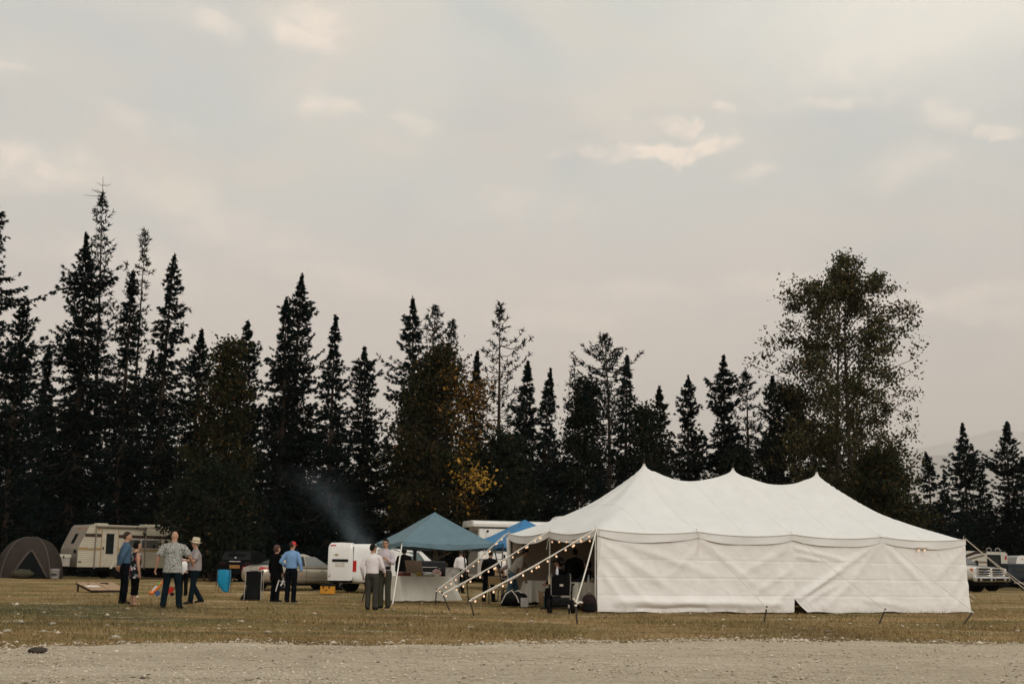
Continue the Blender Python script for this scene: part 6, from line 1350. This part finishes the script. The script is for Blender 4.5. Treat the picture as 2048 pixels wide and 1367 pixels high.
# cornhole boards
wood = M('cornhole_wood', (.34, .215, .12, 1), rough=.6, var=.18, scale=6, dirt=((.2, .1, .05, 1), .15, 3)); wood_d = M('dark_wood_edge', (.035, .022, .016, 1)); paint_w = M('white_lettering', (.75, .70, .62, 1))
def board(label, near, far, wd, text, tcol):
    """near/far: ground points of the low and the high end (middle); one board"""
    d = (far - near); d.z = 0; ln = d.length; rz = math.atan2(d.y, d.x) - math.pi / 2
    rt = thing('cornhole_board', label, 'game board', near, rz); h1, h0 = .34, .085; sl = math.atan2(h1 - h0, ln)
    def P3(x, y, o=0): return Vector((x, y, h0 + (h1 - h0) * y / ln)) + Vector((0, -math.sin(sl), math.cos(sl))) * o
    mb = MB(); hy = ln - .24; n = 24
    sq = []
    for k in range(n):
        a = 2 * math.pi * (k + .5) / n; c_, s_ = math.cos(a), math.sin(a); m_ = max(abs(c_), abs(s_)); sq.append((c_ / m_, s_ / m_, c_, s_))
    out = [P3(cx * wd / 2, max(0, min(ln, hy + cy * .24)) if cy > 0 else hy + cy * .24) for cx, cy, _, _ in sq]; hole = [P3(c_ * .085, hy + s_ * .085) for _, _, c_, s_ in sq]
    mb.loft([out, hole], caps=False); dn = Vector((0, 0, -.02)); mb.loft([[p + dn for p in hole], hole], caps=False); mb.loft([out, [p + dn for p in out], [p + dn for p in hole]], caps=False)
    mb.add([P3(-wd / 2, 0), P3(wd / 2, 0), P3(wd / 2, hy - .24), P3(-wd / 2, hy - .24)], [(0, 1, 2, 3)]); mb.build('deck', wood, rt, False)
    mb = MB(); mb.add([P3(-.1, hy - .1, -.03), P3(.1, hy - .1, -.03), P3(.1, hy + .1, -.03), P3(-.1, hy + .1, -.03)], [(0, 1, 2, 3)]); mb.build('hole_shadow_box', M('under_board', (.01, .008, .006, 1)), rt, False)
    mb = MB()
    for s in (-1, 1): a, b = P3(s * (wd / 2 - .012), 0, -.045), P3(s * (wd / 2 - .012), ln, -.045); mb.tube([a, b], [(.010, .042)] * 2, 4, hint=(1, 0, 0))
    mb.box((0, .015, .04), (wd, .03, .075)); mb.box((0, ln - .015, h1 - .05), (wd - .03, .03, .08)); mb.build('side_rail', wood_d, rt)
    for s in (-1, 1): mb = MB(); mb.box((s * (wd / 2 - .05), ln - .08, (h1 - .05) / 2), (.035, .09, h1 - .05)); mb.build('leg', wood_d, rt)
    cu = bpy.data.curves.new('t', 'FONT'); cu.body = text; cu.align_x = 'CENTER'; cu.size = .20 if tcol is paint_w else .13; cu.offset = .012 if tcol is paint_w else 0; cu.extrude = .002
    to = bpy.data.objects.new('t', cu); COL.objects.link(to); me = bpy.data.meshes.new_from_object(to.evaluated_get(bpy.context.evaluated_depsgraph_get())); bpy.data.objects.remove(to)
    me.materials.clear(); me.materials.append(tcol); tx_ = bpy.data.objects.new('lettering', me); COL.objects.link(tx_); tx_.parent = rt; c0 = P3(0, ln * .40, .004); tx_.location = c0; tx_.rotation_euler = (sl, 0, 0); tx_.scale = (1, 1.7, 1); return rt
a, b = G(204, 1186), G(172, 1174)
n0, f0 = AT(203, 1184, 48.6), AT(180, 1166, 50.2); n0.z = f0.z = rise(49)
d_ = R(44); nb_ = G(200.5, 1184); fa = nb_ + Vector((-math.sin(d_), math.cos(d_), 0)) * 1.22
board('brown cornhole board with thick white lettering, left one of the pair', nb_, fa, .72, 'MEEN', paint_w)
n2 = nb_ + Vector((math.cos(d_), math.sin(d_), 0)) * .80 + Vector((-math.sin(d_), math.cos(d_), 0)) * .12
board('brown cornhole board with faint lettering, beside the woman in the floral blouse', n2, n2 + Vector((-math.sin(d_), math.cos(d_), 0)) * 1.22, .72, 'LANDEN', M('faint_lettering', (.50, .36, .26, 1)))
bb = n2 + Vector((-math.sin(d_), math.cos(d_), 0)) * .98 + Vector((-.1, 0, .31)); mb = MB(); mb.box((0, 0, 0), (.30, .14, .04), bev=.018); lone('bean_bag', mb, pm('dark_bean_bag', (.03, .018, .014, 1)), 'dark bean bag lying by the hole of the right cornhole board', 'bean bag', bb, d_)

# push toys
g = G(311, 1191); rt = thing('push_toy', 'orange green and white plastic push toy with a blue wheel on the grass', 'toy', g, R(20)); og = pm('orange_plastic', (.60, .16, .03, 1), rough=.35)
mb = MB(); mb.tube([(-.12, 0, .08), (.08, 0, .30), (.22, 0, .50)], [.045, .04, .03], 8); mb.ell((-.14, 0, .10), (.10, .08, .08), 10, 8); mb.build('handle', og, rt)
mb = MB(); mb.box((-.02, .05, .22), (.14, .1, .24), bev=.03, ry=.6); mb.build('body', pm('white_toy', (.62, .6, .55, 1), rough=.4), rt); mb = MB(); mb.box((.12, .04, .40), (.12, .11, .12), bev=.03, ry=.6); mb.build('panel', pm('green_toy', (.10, .35, .06, 1), rough=.4), rt)
mb = MB(); mb.lathe([(0, -.04), (.085, -.04), (.09, 0), (.085, .04), (0, .04)], (.06, -.02, .09), 'y', 16); mb.build('wheel', pm('blue_toy', (.02, .06, .16, 1), rough=.4), rt)
g = G(338, 1191); rt = thing('toy_wagon', 'small red toy wagon behind the legs of the bald man', 'toy', g, R(10)); mb = MB(); mb.loft([[(x * s, y * s, z) for x, y in ((-.14, -.12), (.14, -.12), (.14, .12), (-.14, .12))] for s, z in ((.8, .1), (1, .30), (.95, .30), (.76, .12))]); mb.build('tub', pm('red_plastic', (.42, .02, .015, 1), rough=.4), rt, False)
for x in (-.1, .1): mb = MB(); mb.lathe([(0, -.16), (.06, -.16), (.06, -.12), (0, -.12)], (x, 0, .06), 'y', 14); mb.lathe([(0, .12), (.06, .12), (.06, .16), (0, .16)], (x, 0, .06), 'y', 14); mb.build('wheel', black_pl, rt)
mb = MB(); mb.tube([(.14, 0, .2), (.22, 0, .42)], .012, 6); mb.build('handle', black_pl, rt)

# bags hung on stands
def bag_stand(label, px0, px1, pyt, pyb, mat, bagmat, frame_m, ragged, seed, wl=0):
    g = G((px0 + px1) / 2, pyb); w = AT(px1, pyt, g.y).x - AT(px0, pyt, g.y).x; h = HT(px0, pyt, g.y) - g.z; rt = thing('bag_stand', label, 'waste bag stand', g)
    for s in (-1, 1):
        for y in (-.16, .16): mb = MB(); mb.tube([(s * w / 2 * (1.02), y * 1.3, 0), (s * w / 2 * .98, y, h)], .011, 6); mb.build('leg', frame_m, rt)
    mb = MB(); mb.tube([(-w / 2, -.16, h), (w / 2, -.16, h), (w / 2, .16, h), (-w / 2, .16, h), (-w / 2, -.16, h)], .012, 6); mb.build('rim', frame_m, rt)
    r = np.random.default_rng(seed); rings = []; n = 32
    prof = ragged
    for z, sx, sy, ox in prof:
        ring = []
        for k in range(n):
            a = 2 * math.pi * k / n; c_, s_ = math.cos(a), math.sin(a); x = math.copysign(abs(c_) ** .5, c_) * w / 2 * sx; y = math.copysign(abs(s_) ** .5, s_) * .17 * sy
            f = 1 + .09 * math.sin(a * 5 + z * 4 + seed) * (1 - z) + .05 * noise.noise(Vector((c_ * 2, s_ * 2, z * 5 + seed)))
            ring.append((x * f + ox * w, y * f, h * z + (0.02 * noise.noise(Vector((c_ * 3, s_ * 3, seed))) if z < .5 else 0)))
        rings.append(ring)
    mb = MB(); mb.loft(rings); mb.build('bag', bagmat, rt); return rt
bluebag = M('blue_bag', (.012, .33, .56, 1), rough=.35, var=.15, scale=4, bump=.8, bscale=9, transl=.3, spec=.5); blackbag = M('black_bag', (.0032, .004, .005, 1), rough=.55, var=.2, bump=.6, bscale=9, spec=.12)
bag_stand('bright blue plastic bag hanging on a wire stand', 434, 459, 1139, 1184, None, bluebag, dg, [(1.02, 1.0, 1.0, 0), (.97, 1.03, 1.05, 0), (.7, 1.0, .95, .0), (.45, .97, .85, .01), (.3, .88, .7, .05), (.14, .62, .5, .16), (.05, .42, .4, .2), (.03, .3, .3, .2)], 3)
bag_stand('black rubbish bag on a folding frame with pale legs', 491, 523, 1141, 1198, None, blackbag, lg, [(1.02, 1.05, 1.0, 0), (.96, 1.02, 1.0, 0), (.7, .92, .9, -.02), (.45, .86, .9, -.03), (.2, 1.0, 1.0, -.10), (.05, 1.22, 1.2, -.16), (.0, 1.2, 1.15, -.16)], 9)

# yellow crate by the van
g = G(655, 1187); rt = thing('tool_box', 'yellow plastic tool box with black lid on the grass by the van', 'tool box', g, R(-16)); mb = MB(); mb.box((0, 0, .15), (.50, .30, .30), bev=.02); b_ = mb.build('box', pm('yellow_plastic', (.58, .25, .02, 1), rough=.45), rt)
mb = MB(); mb.box((0, 0, .325), (.52, .32, .07), bev=.02); mb.box((0, 0, .38), (.24, .05, .05), bev=.015); mb.build('lid', black_pl, rt); mb = MB(); mb.box((-.12, -.155, .25), (.05, .02, .08), bev=.005); mb.box((.12, -.155, .25), (.05, .02, .08), bev=.005); mb.build('latch', black_pl, rt); mb = MB(); mb.box((0, -.154, .14), (.12, .012, .035)); mb.build('label_plate', pm('dark_label', (.12, .06, .01, 1)), rt)

# food on the table under the teal canopy
ctr, tz = FT; TMt = Matrix.Translation(ctr) @ Matrix.Rotation(tz, 4, 'Z')
def ont(x, y): return TMt @ Vector((x, y, .806))
card = pm('brown_card', (.165, .10, .06, 1), var=.2); cream = pm('cream_food', (.62, .50, .32, 1), var=.25, scale=20); steel = pm('tray_steel', (.5, .49, .46, 1), rough=.3, metal=.8); wh = pm('white_dish', (.7, .66, .58, 1)); yl = pm('yellow_lid', (.5, .33, .02, 1)); red_box = pm('rust_box', (.16, .045, .03, 1)); pinkp = pm('pink_paper', (.62, .38, .34, 1), bump=.6, bscale=12)
def food(name, label, cat, x, y, rz, parts, group=None):
    rt = thing(name, label, cat, ont(x, y), tz + rz, group)
    for pn, mb, m in parts: mb.build(pn, m, rt)
mb = MB(); mb.box((0, 0, .05), (.62, .40, .10), bev=.01); m2 = MB(); m2.box((.04, .20, .30), (.64, .025, .42), bev=.008, rx=-.35); food('roasting_box', 'brown catering box with its lid tilted open on the food table', 'box', -.05, .12, 0, [('box', mb, card), ('lid', m2, card)])
mb = MB(); mb.box((0, 0, .06), (.34, .28, .12), bev=.008); m2 = MB(); m2.box((0, 0, .125), (.35, .29, .02)); food('food_box', 'rust-brown box at the left end of the food table', 'box', -.66, -.1, .1, [('box', mb, red_box), ('lid', m2, pm('pale_lid2', (.4, .33, .26, 1)))])
mb = MB(); mb.box((0, 0, .02), (.46, .26, .035), bev=.01); m2 = MB(); [m2.ell((rng.uniform(-.17, .17), rng.uniform(-.08, .08), .06), (.06, .045, .035), 8, 6) for _ in range(14)]; food('bread_tray', 'tray heaped with pale bread beside the open catering box', 'tray', -.38, -.05, 0, [('tray', mb, wh), ('bread', m2, cream)])
mb = MB(); mb.box((0, 0, .035), (.44, .30, .07), bev=.012); m2 = MB(); m2.box((.05, .02, .10), (.34, .24, .03), bev=.01, rx=.15); food('steel_pan', 'steel serving pan at the middle of the food table', 'pan', .28, -.02, -.1, [('pan', mb, steel), ('lid', m2, steel)])
mb = MB(); mb.lathe([(0, 0), (.075, 0), (.08, .09), (0, .09)], n=16); m2 = MB(); m2.lathe([(0, .09), (.085, .09), (.085, .11), (0, .115)], n=16); food('jar', 'yellow-lidded jar standing in front of the food pans', 'jar', -.18, -.24, 0, [('glass', mb, pm('mustard', (.35, .24, .03, 1))), ('lid', m2, yl)])
mb = MB(); mb.lathe([(0, 0), (.08, 0), (.15, .06), (.145, .065), (.07, .015), (0, .015)], n=20); m2 = MB(); m2.ell((0, 0, .04), (.11, .11, .05), 12, 8, None, lambda d: 1 + .3 * noise.noise(d * 4)); food('salad_bowl', 'white bowl of salad right of the steel pan', 'bowl', .30, -.25, 0, [('bowl', mb, wh), ('salad', m2, pm('salad', (.12, .16, .04, 1), var=.6, scale=25))])
mb = MB(); mb.ell((0, 0, .10), (.15, .12, .12), 16, 12, None, lambda d: 1 + .35 * noise.noise(d * 2.7)); food('paper_bag', 'crumpled pink and white paper bag at the right of the food table', 'bag', .64, -.05, 0, [('paper', mb, pinkp)])
mb = MB(); [mb.box((.004 * math.sin(k * 3), .004 * math.cos(k * 2), .006 + k * .012), (.2, .2, .011)) for k in range(7)]; food('napkins', 'stack of white napkins at the right of the food table', 'napkins', .44, -.22, .3, [('paper', mb, wh)])
mb = MB(); mb.lathe([(0, 0), (.12, 0), (.125, .008), (0, .008)], n=20); m2 = MB(); [m2.lathe([(0, .01 + k * .012), (.12, .012 + k * .012), (0, .014 + k * .012)], n=18) for k in range(6)]; food('plates', 'pile of plates on the food table behind the napkins', 'plates', .56, .18, 0, [('base', mb, wh), ('plate', m2, wh)])
mb = MB(); mb.tube([(0, 0, 0), (0, 0, .16), (0, 0, .2), (0, 0, .24)], [.03, .03, .012, .012], 12); m2 = MB(); m2.tube([(0, 0, .24), (0, 0, .265)], .014, 10)
food('bottle', 'slim sauce bottle at the far right end of the food table', 'bottle', .82, .05, 0, [('glass', mb, pm('sauce', (.12, .09, .06, 1), rough=.2)), ('cap', m2, wh)])

# barrel smoker and stools in the dark under the canopies
c = AT(853, 1175, 47.2); rt = thing('barrel_smoker', 'dark round-lidded barrel smoker in the shade behind the food table', 'smoker', (c.x, c.y, rise(c.y)), R(12)); smk = pm('smoker_black', (.005, .005, .006, 1), rough=.6, spec=.15)
mb = MB(); mb.tube([(-.65, 0, .95), (.65, 0, .95)], .36, 24); mb.build('barrel', smk, rt); mb = MB(); mb.tube([(-.45, 0, 1.28), (-.45, 0, 1.62)], .06, 12); mb.tube([(-.45, 0, 1.62), (-.45, 0, 1.66)], .08, 12); mb.build('chimney', smk, rt)
for x in (-.5, .5):
    for y in (-.25, .25): mb = MB(); mb.tube([(x, y, 0), (x * .95, y * .7, .7)], .025, 6); mb.build('leg', smk, rt)
mb = MB(); mb.tube([(-.3, -.38, 1.05), (-.3, -.44, 1.08), (.3, -.44, 1.08), (.3, -.38, 1.05)], .014, 6); mb.build('lid_handle', chrome, rt); mb = MB(); mb.box((0, -.42, .74), (1.2, .22, .03), bev=.008); mb.build('shelf', smk, rt)
# sign board
c = AT(904, 1168, 46.5); rt = thing('sign_board', 'grey framed sign board leaning beside the food table', 'sign', (c.x, c.y, rise(c.y)), R(-8)); mb = MB(); mb.box((0, 0, .62), (.52, .04, .95), bev=.01, rx=-.18); mb.build('frame', pm('grey_frame', (.17, .155, .13, 1)), rt)
mb = MB(); mb.box((0, -.025, .64), (.42, .02, .80), rx=-.18); mb.build('board', pm('grey_board', (.24, .22, .19, 1), var=.35, scale=9), rt); mb = MB(); mb.box((-.11, -.075, .42), (.14, .014, .26), rx=-.18); mb.box((.1, -.07, .44), (.16, .014, .12), rx=-.18); mb.build('posted_sheet', wh, rt)
for s in (-1, 1): mb = MB(); mb.tube([(s * .22, -.1, 0), (s * .22, .06, 1.1)], .016, 6); mb.build('leg', pm('grey_frame', None), rt)
# griddle with cutting board behind the tent mouth
c = AT(1000, 1180, 45.5); rt = thing('griddle_table', 'black griddle with a wooden cutting board, before the horse trailer', 'grill', (c.x, c.y, rise(c.y)), R(12)); mb = MB(); mb.box((0, 0, .78), (1.25, .55, .12), bev=.01); mb.box((0, 0, .40), (1.2, .5, .03)); mb.build('griddle', smk, rt)
mb = MB(); mb.box((-.12, -.05, .86), (.62, .36, .03), bev=.006); mb.box((-.12, .14, 1.0), (.62, .02, .26), bev=.006, rx=.2); mb.build('cutting_board', pm('cutting_board', (.34, .22, .11, 1)), rt); mb = MB(); mb.box((0, -.28, .74), (1.26, .03, .03)); mb.build('rail', chrome, rt)
for x in (-.55, .55):
    for y in (-.22, .22): mb = MB(); mb.tube([(x, y, 0), (x, y, .74)], .02, 6); mb.build('leg', smk, rt)

# chair, bags and boxes at the tent mouth
def chair(label, loc, rz, seat_m, frame_m, round_back=False, group=None):
    rt = thing('chair', label, 'chair', loc, rz, group)
    mb = MB(); mb.box((0, 0, .45), (.44, .42, .05), bev=.02); mb.build('seat', seat_m, rt); mb = MB()
    if round_back: mb.loft([[(x, -.20 - .05 * (z - .5), z) for x, z in pts] for pts in [[(.22 * math.cos(t) * s, .72 + .22 * math.sin(t) * s) for t in [2 * math.pi * k / 20 for k in range(20)]] for s in (1,)]] + [[(.22 * math.cos(t), -.24 - .05 * (.72 + .22 * math.sin(t) - .5), .72 + .22 * math.sin(t)) for t in [2 * math.pi * k / 20 for k in range(20)]]]); mb.box((0, -.225, .60), (.44, .05, .26), bev=.02)
    else: mb.box((0, -.21, .72), (.44, .035, .24), bev=.012, rx=.1)
    mb.build('backrest', seat_m, rt)
    for s in (-1, 1):
        mb = MB(); mb.tube([(s * .2, .18, 0), (s * .2, .16, .44)], .013, 6); mb.build('leg', frame_m, rt); mb = MB(); mb.tube([(s * .2, -.22, 0), (s * .2, -.17, .44), (s * .21, -.22, .86)], .013, 6); mb.build('leg', frame_m, rt)
    return rt
g = G(991, 1207); chair('tan folding chair facing away beside the man in black clothes', (g.x, g.y, 0), R(-6), pm('tan_seat', (.36, .25, .12, 1)), dg)
dark_v = pm('dark_red_vinyl', (.018, .009, .009, 1), rough=.5)
g = G(1178, 1224); rt = thing('backpack', 'dark rounded backpack on the ground right of the wheelchair', 'backpack', g, R(4)); mb = MB(); mb.loft([[(.19 * s * math.copysign(abs(math.cos(t)) ** .6, math.cos(t)), .12 * s * math.copysign(abs(math.sin(t)) ** .6, math.sin(t)), z) for t in [2 * math.pi * k / 20 for k in range(20)]] for s, z in ((.85, 0), (1, .05), (1.02, .22), (.95, .34), (.75, .42), (.4, .46))]); mb.build('bag', dark_v, rt)
mb = MB(); mb.box((0, -.13, .14), (.24, .05, .20), bev=.02); mb.build('front_pocket', blackbag, rt); mb = MB(); mb.tube([(-.05, 0, .45), (-.03, 0, .50), (.03, 0, .50), (.05, 0, .45)], .012, 6); mb.build('grab_handle', dark_v, rt)
g = G(1212, 1219); chair('dark chair half hidden behind the front wall edge of the tent', (g.x, g.y + .2, 0), R(-8), pm('black_vinyl', (.010, .010, .010, 1)), dg, True)
g = G(1028, 1212); rt = thing('duffel_bag', 'black duffel bag with white straps on the grass by the leaning man', 'bag', g, R(-15)); mb = MB(); mb.tube([(-.36, 0, .2), (-.3, 0, .21), (0, 0, .22), (.3, 0, .2), (.36, 0, .19)], [(.15, .14), (.19, .19), (.2, .21), (.19, .18), (.14, .13)], 14, hint=(0, 1, 0)); mb.build('bag', blackbag, rt)
mb = MB(); mb.tube([(-.34, -.16, .1), (-.2, -.2, .36), (-.05, -.12, .47), (.12, -.19, .30), (.2, -.2, .12)], .016, 6); mb.tube([(-.1, .1, .38), (.1, .12, .46), (.24, .08, .36)], .02, 6); mb.build('strap', wh, rt)
g = G(1049, 1213); mb = MB(); mb.box((0, 0, .13), (.20, .26, .26), bev=.01); lone('carton', mb, pm('white_carton', (.5, .48, .47, 1)), 'small white carton between the duffel bag and the table cloth', 'carton', g, R(8))
g = G(1085, 1212); mb = MB(); mb.box((0, 0, .22), (.26, .30, .44), bev=.008); lone('cardboard_box', mb, pm('tan_card', (.36, .235, .12, 1)), 'tall tan cardboard box under the table by the middle tent pole', 'box', g + Vector((.06, .15, 0)), YAW)
g = G(1104, 1215); rt = thing('cool_box', 'teal cool box with a white lid beside the wheelchair', 'cool box', g + Vector((.02, .3, 0)), YAW); mb = MB(); mb.box((0, 0, .17), (.42, .32, .32), bev=.03); mb.build('box', pm('teal_plastic', (.008, .06, .075, 1), rough=.4), rt); mb = MB(); mb.box((0, 0, .37), (.44, .34, .10), bev=.03); mb.build('lid', pm('white_lid', (.58, .58, .58, 1), rough=.4), rt); mb = MB(); mb.tube([(-.23, 0, .26), (-.25, 0, .44), (.25, 0, .44), (.23, 0, .26)], .014, 6); mb.build('handle', black_pl, rt)
def bottle(label, loc):
    rt = thing('water_bottle', label, 'bottle', loc); mb = MB(); mb.tube([(0, 0, 0), (0, 0, .13), (0, 0, .165), (0, 0, .19)], [.033, .033, .014, .014], 12); mb.build('bottle', pm('clear_plastic', (.50, .52, .55, 1), rough=.1, spec=.6), rt); mb = MB(); mb.tube([(0, 0, .19), (0, 0, .205)], .016, 10); mb.build('cap', wh, rt)
# power wheelchair from behind
g = G(1122, 1227); rt = thing('wheelchair', 'black power wheelchair seen from behind at the open end of the tent', 'wheelchair', g + Vector((0, .2, 0)), R(-6)); bkc = pm('black_cushion', (.003, .003, .0035, 1), rough=.7)
mb = MB(); mb.loft([[(x * w_, y, z) for x, y in ((-.24, -.04), (-.20, -.10), (.20, -.10), (.24, -.04), (.22, .03), (-.22, .03))] for w_, z in ((.86, .48), (1, .56), (1.02, .80), (.95, .91), (.7, .96))]); mb.build('backrest', bkc, rt)
mb = MB(); mb.box((0, .28, .50), (.50, .50, .10), bev=.04); mb.build('seat', bkc, rt); mb = MB(); mb.box((0, .16, .28), (.46, .62, .22), bev=.05); mb.build('motor_base', black_pl, rt)
for s in (-1, 1):
    mb = MB(); mb.lathe([(.09, -.045), (.16, -.05), (.175, -.03), (.175, .03), (.16, .05), (.09, .045)], (s * .30, .10, .175), 'x', 22); w = mb.build('wheel', rubber, rt); mb = MB(); mb.lathe([(0, -.03), (.10, -.03), (.10, .03), (0, .03)], (s * .30, .10, .175), 'x', 16); mb.build('rim', pm('grey_rim', (.10, .10, .10, 1)), w)
    mb = MB(); mb.lathe([(0, -.02), (.07, -.02), (.07, .02), (0, .02)], (s * .22, -.16, .07), 'x', 14); mb.build('caster', rubber, rt)
    mb = MB(); mb.box((s * .29, .22, .72), (.06, .36, .05), bev=.015); mb.tube([(s * .27, -.05, .35), (s * .28, -.04, .70)], .018, 6); mb.build('armrest', bkc, rt)
    mb = MB(); mb.tube([(s * .235, -.07, .45), (s * .245, -.09, .95), (s * .23, -.18, .98)], .014, 6); mb.build('push_handle', pm('grey_tube', (.22, .21, .2, 1), metal=.5), rt)
mb = MB(); mb.box((-.28, -.05, .80), (.07, .03, .17), bev=.01); mb.build('label_tag', pm('cream_tag', (.5, .42, .25, 1), var=.3, scale=20), rt); mb = MB(); mb.box((.02, -.105, .70), (.09, .012, .055), bev=.004); mb.build('name_plate', pm('pale_plate', (.45, .41, .33, 1)), rt)
mb = MB(); mb.box((0, -.12, .24), (.34, .05, .03)); mb.box((.21, -.15, .18), (.05, .03, .09), bev=.01); mb.build('reflector', chrome, rt)
bottle('clear water bottle standing on top of the wheelchair backrest', g + Vector((-.10, .17, .955)))
# things on the tables inside
def tt(c0, dx, dy): return Vector((c0.x + dx, c0.y + dy, .745))
bottle('clear water bottle on the table under the hand of the leaning man', tt(t1, .16, -.12)); bottle('second water bottle at the far end of the table behind the wheelchair', tt(t2, -.05, -.1))
for dx, lb in ((-.1, 'left of two dark glass bottles on the table behind the wheelchair'), (.12, 'right of two dark glass bottles on the table behind the wheelchair')):
    rt = thing('glass_bottle', lb, 'bottle', tt(t2, dx + .15, .0)); mb = MB(); mb.tube([(0, 0, 0), (0, 0, .16), (0, 0, .2), (0, 0, .27)], [.035, .035, .014, .013], 12); mb.build('glass', pm('brown_glass', (.02, .012, .008, 1), rough=.1), rt); mb = MB(); mb.box((0, -.036, .09), (.045, .006, .06)); mb.build('paper_label', wh, rt)

# smoke drifting up behind the van
c0, c1 = AT(718, 1090, 60), AT(622, 950, 62)
mb = MB(); cen = (c0 + c1) / 2; mb.box(tuple(cen), (6.4, 3.4, 6.0)); so = tag(mb.build('smoke', bpy.data.materials.new('wood_smoke'), smooth=False), kind='stuff')
m = so.data.materials[0]; m.use_nodes = True; t = m.node_tree; t.nodes.clear(); geo = N(t, 'ShaderNodeNewGeometry')
nzs = N(t, 'ShaderNodeTexNoise', i={'Scale': .55, 'Detail': 3}); L(t, geo.outputs['Position'], nzs.inputs['Vector'])
ofs = N(t, 'ShaderNodeVectorMath', operation='MULTIPLY_ADD'); L(t, nzs.outputs[1], ofs.inputs[0]); ofs.inputs[1].default_value = (1.5, 1.0, .6); L(t, geo.outputs['Position'], ofs.inputs[2])
sp = N(t, 'ShaderNodeSeparateXYZ'); L(t, ofs.outputs[0], sp.inputs[0])
hfr = mth(t, 'DIVIDE', mth(t, 'SUBTRACT', sp.outputs[2], c0.z + .3), c1.z - c0.z)
cxn = mth(t, 'MULTIPLY_ADD', mth(t, 'POWER', mth(t, 'MAXIMUM', hfr, 0), 1.3), c1.x - c0.x, c0.x + .75)
rad = mth(t, 'MULTIPLY_ADD', hfr, .95, .36)
dxn = mth(t, 'DIVIDE', mth(t, 'SUBTRACT', sp.outputs[0], cxn), rad); dyn = mth(t, 'DIVIDE', mth(t, 'SUBTRACT', sp.outputs[1], cen.y + .5), .8)
rr2 = mth(t, 'ADD', mth(t, 'MULTIPLY', dxn, dxn), mth(t, 'MULTIPLY', dyn, dyn))
core = mth(t, 'EXPONENT', mth(t, 'MULTIPLY', rr2, -1.3))
n2 = N(t, 'ShaderNodeTexNoise', i={'Scale': 1.6, 'Detail': 5, 'Roughness': .6}); L(t, geo.outputs['Position'], n2.inputs['Vector'])
den = mth(t, 'MULTIPLY', core, mth(t, 'MULTIPLY', mth(t, 'SUBTRACT', n2.outputs[0], .30, clamp=True), 2.6))
fade = mth(t, 'MULTIPLY', mth(t, 'SUBTRACT', 1.15, hfr, clamp=True), mth(t, 'ADD', mth(t, 'MULTIPLY', hfr, 6), .8, clamp=True), clamp=True)
den = mth(t, 'MULTIPLY', mth(t, 'MULTIPLY', den, fade), .25)
pv = N(t, 'ShaderNodeVolumePrincipled', i={'Color': (.62, .80, .95, 1)}); L(t, den, pv.inputs['Density']); mo = N(t, 'ShaderNodeOutputMaterial'); L(t, pv.outputs[0], mo.inputs['Volume'])
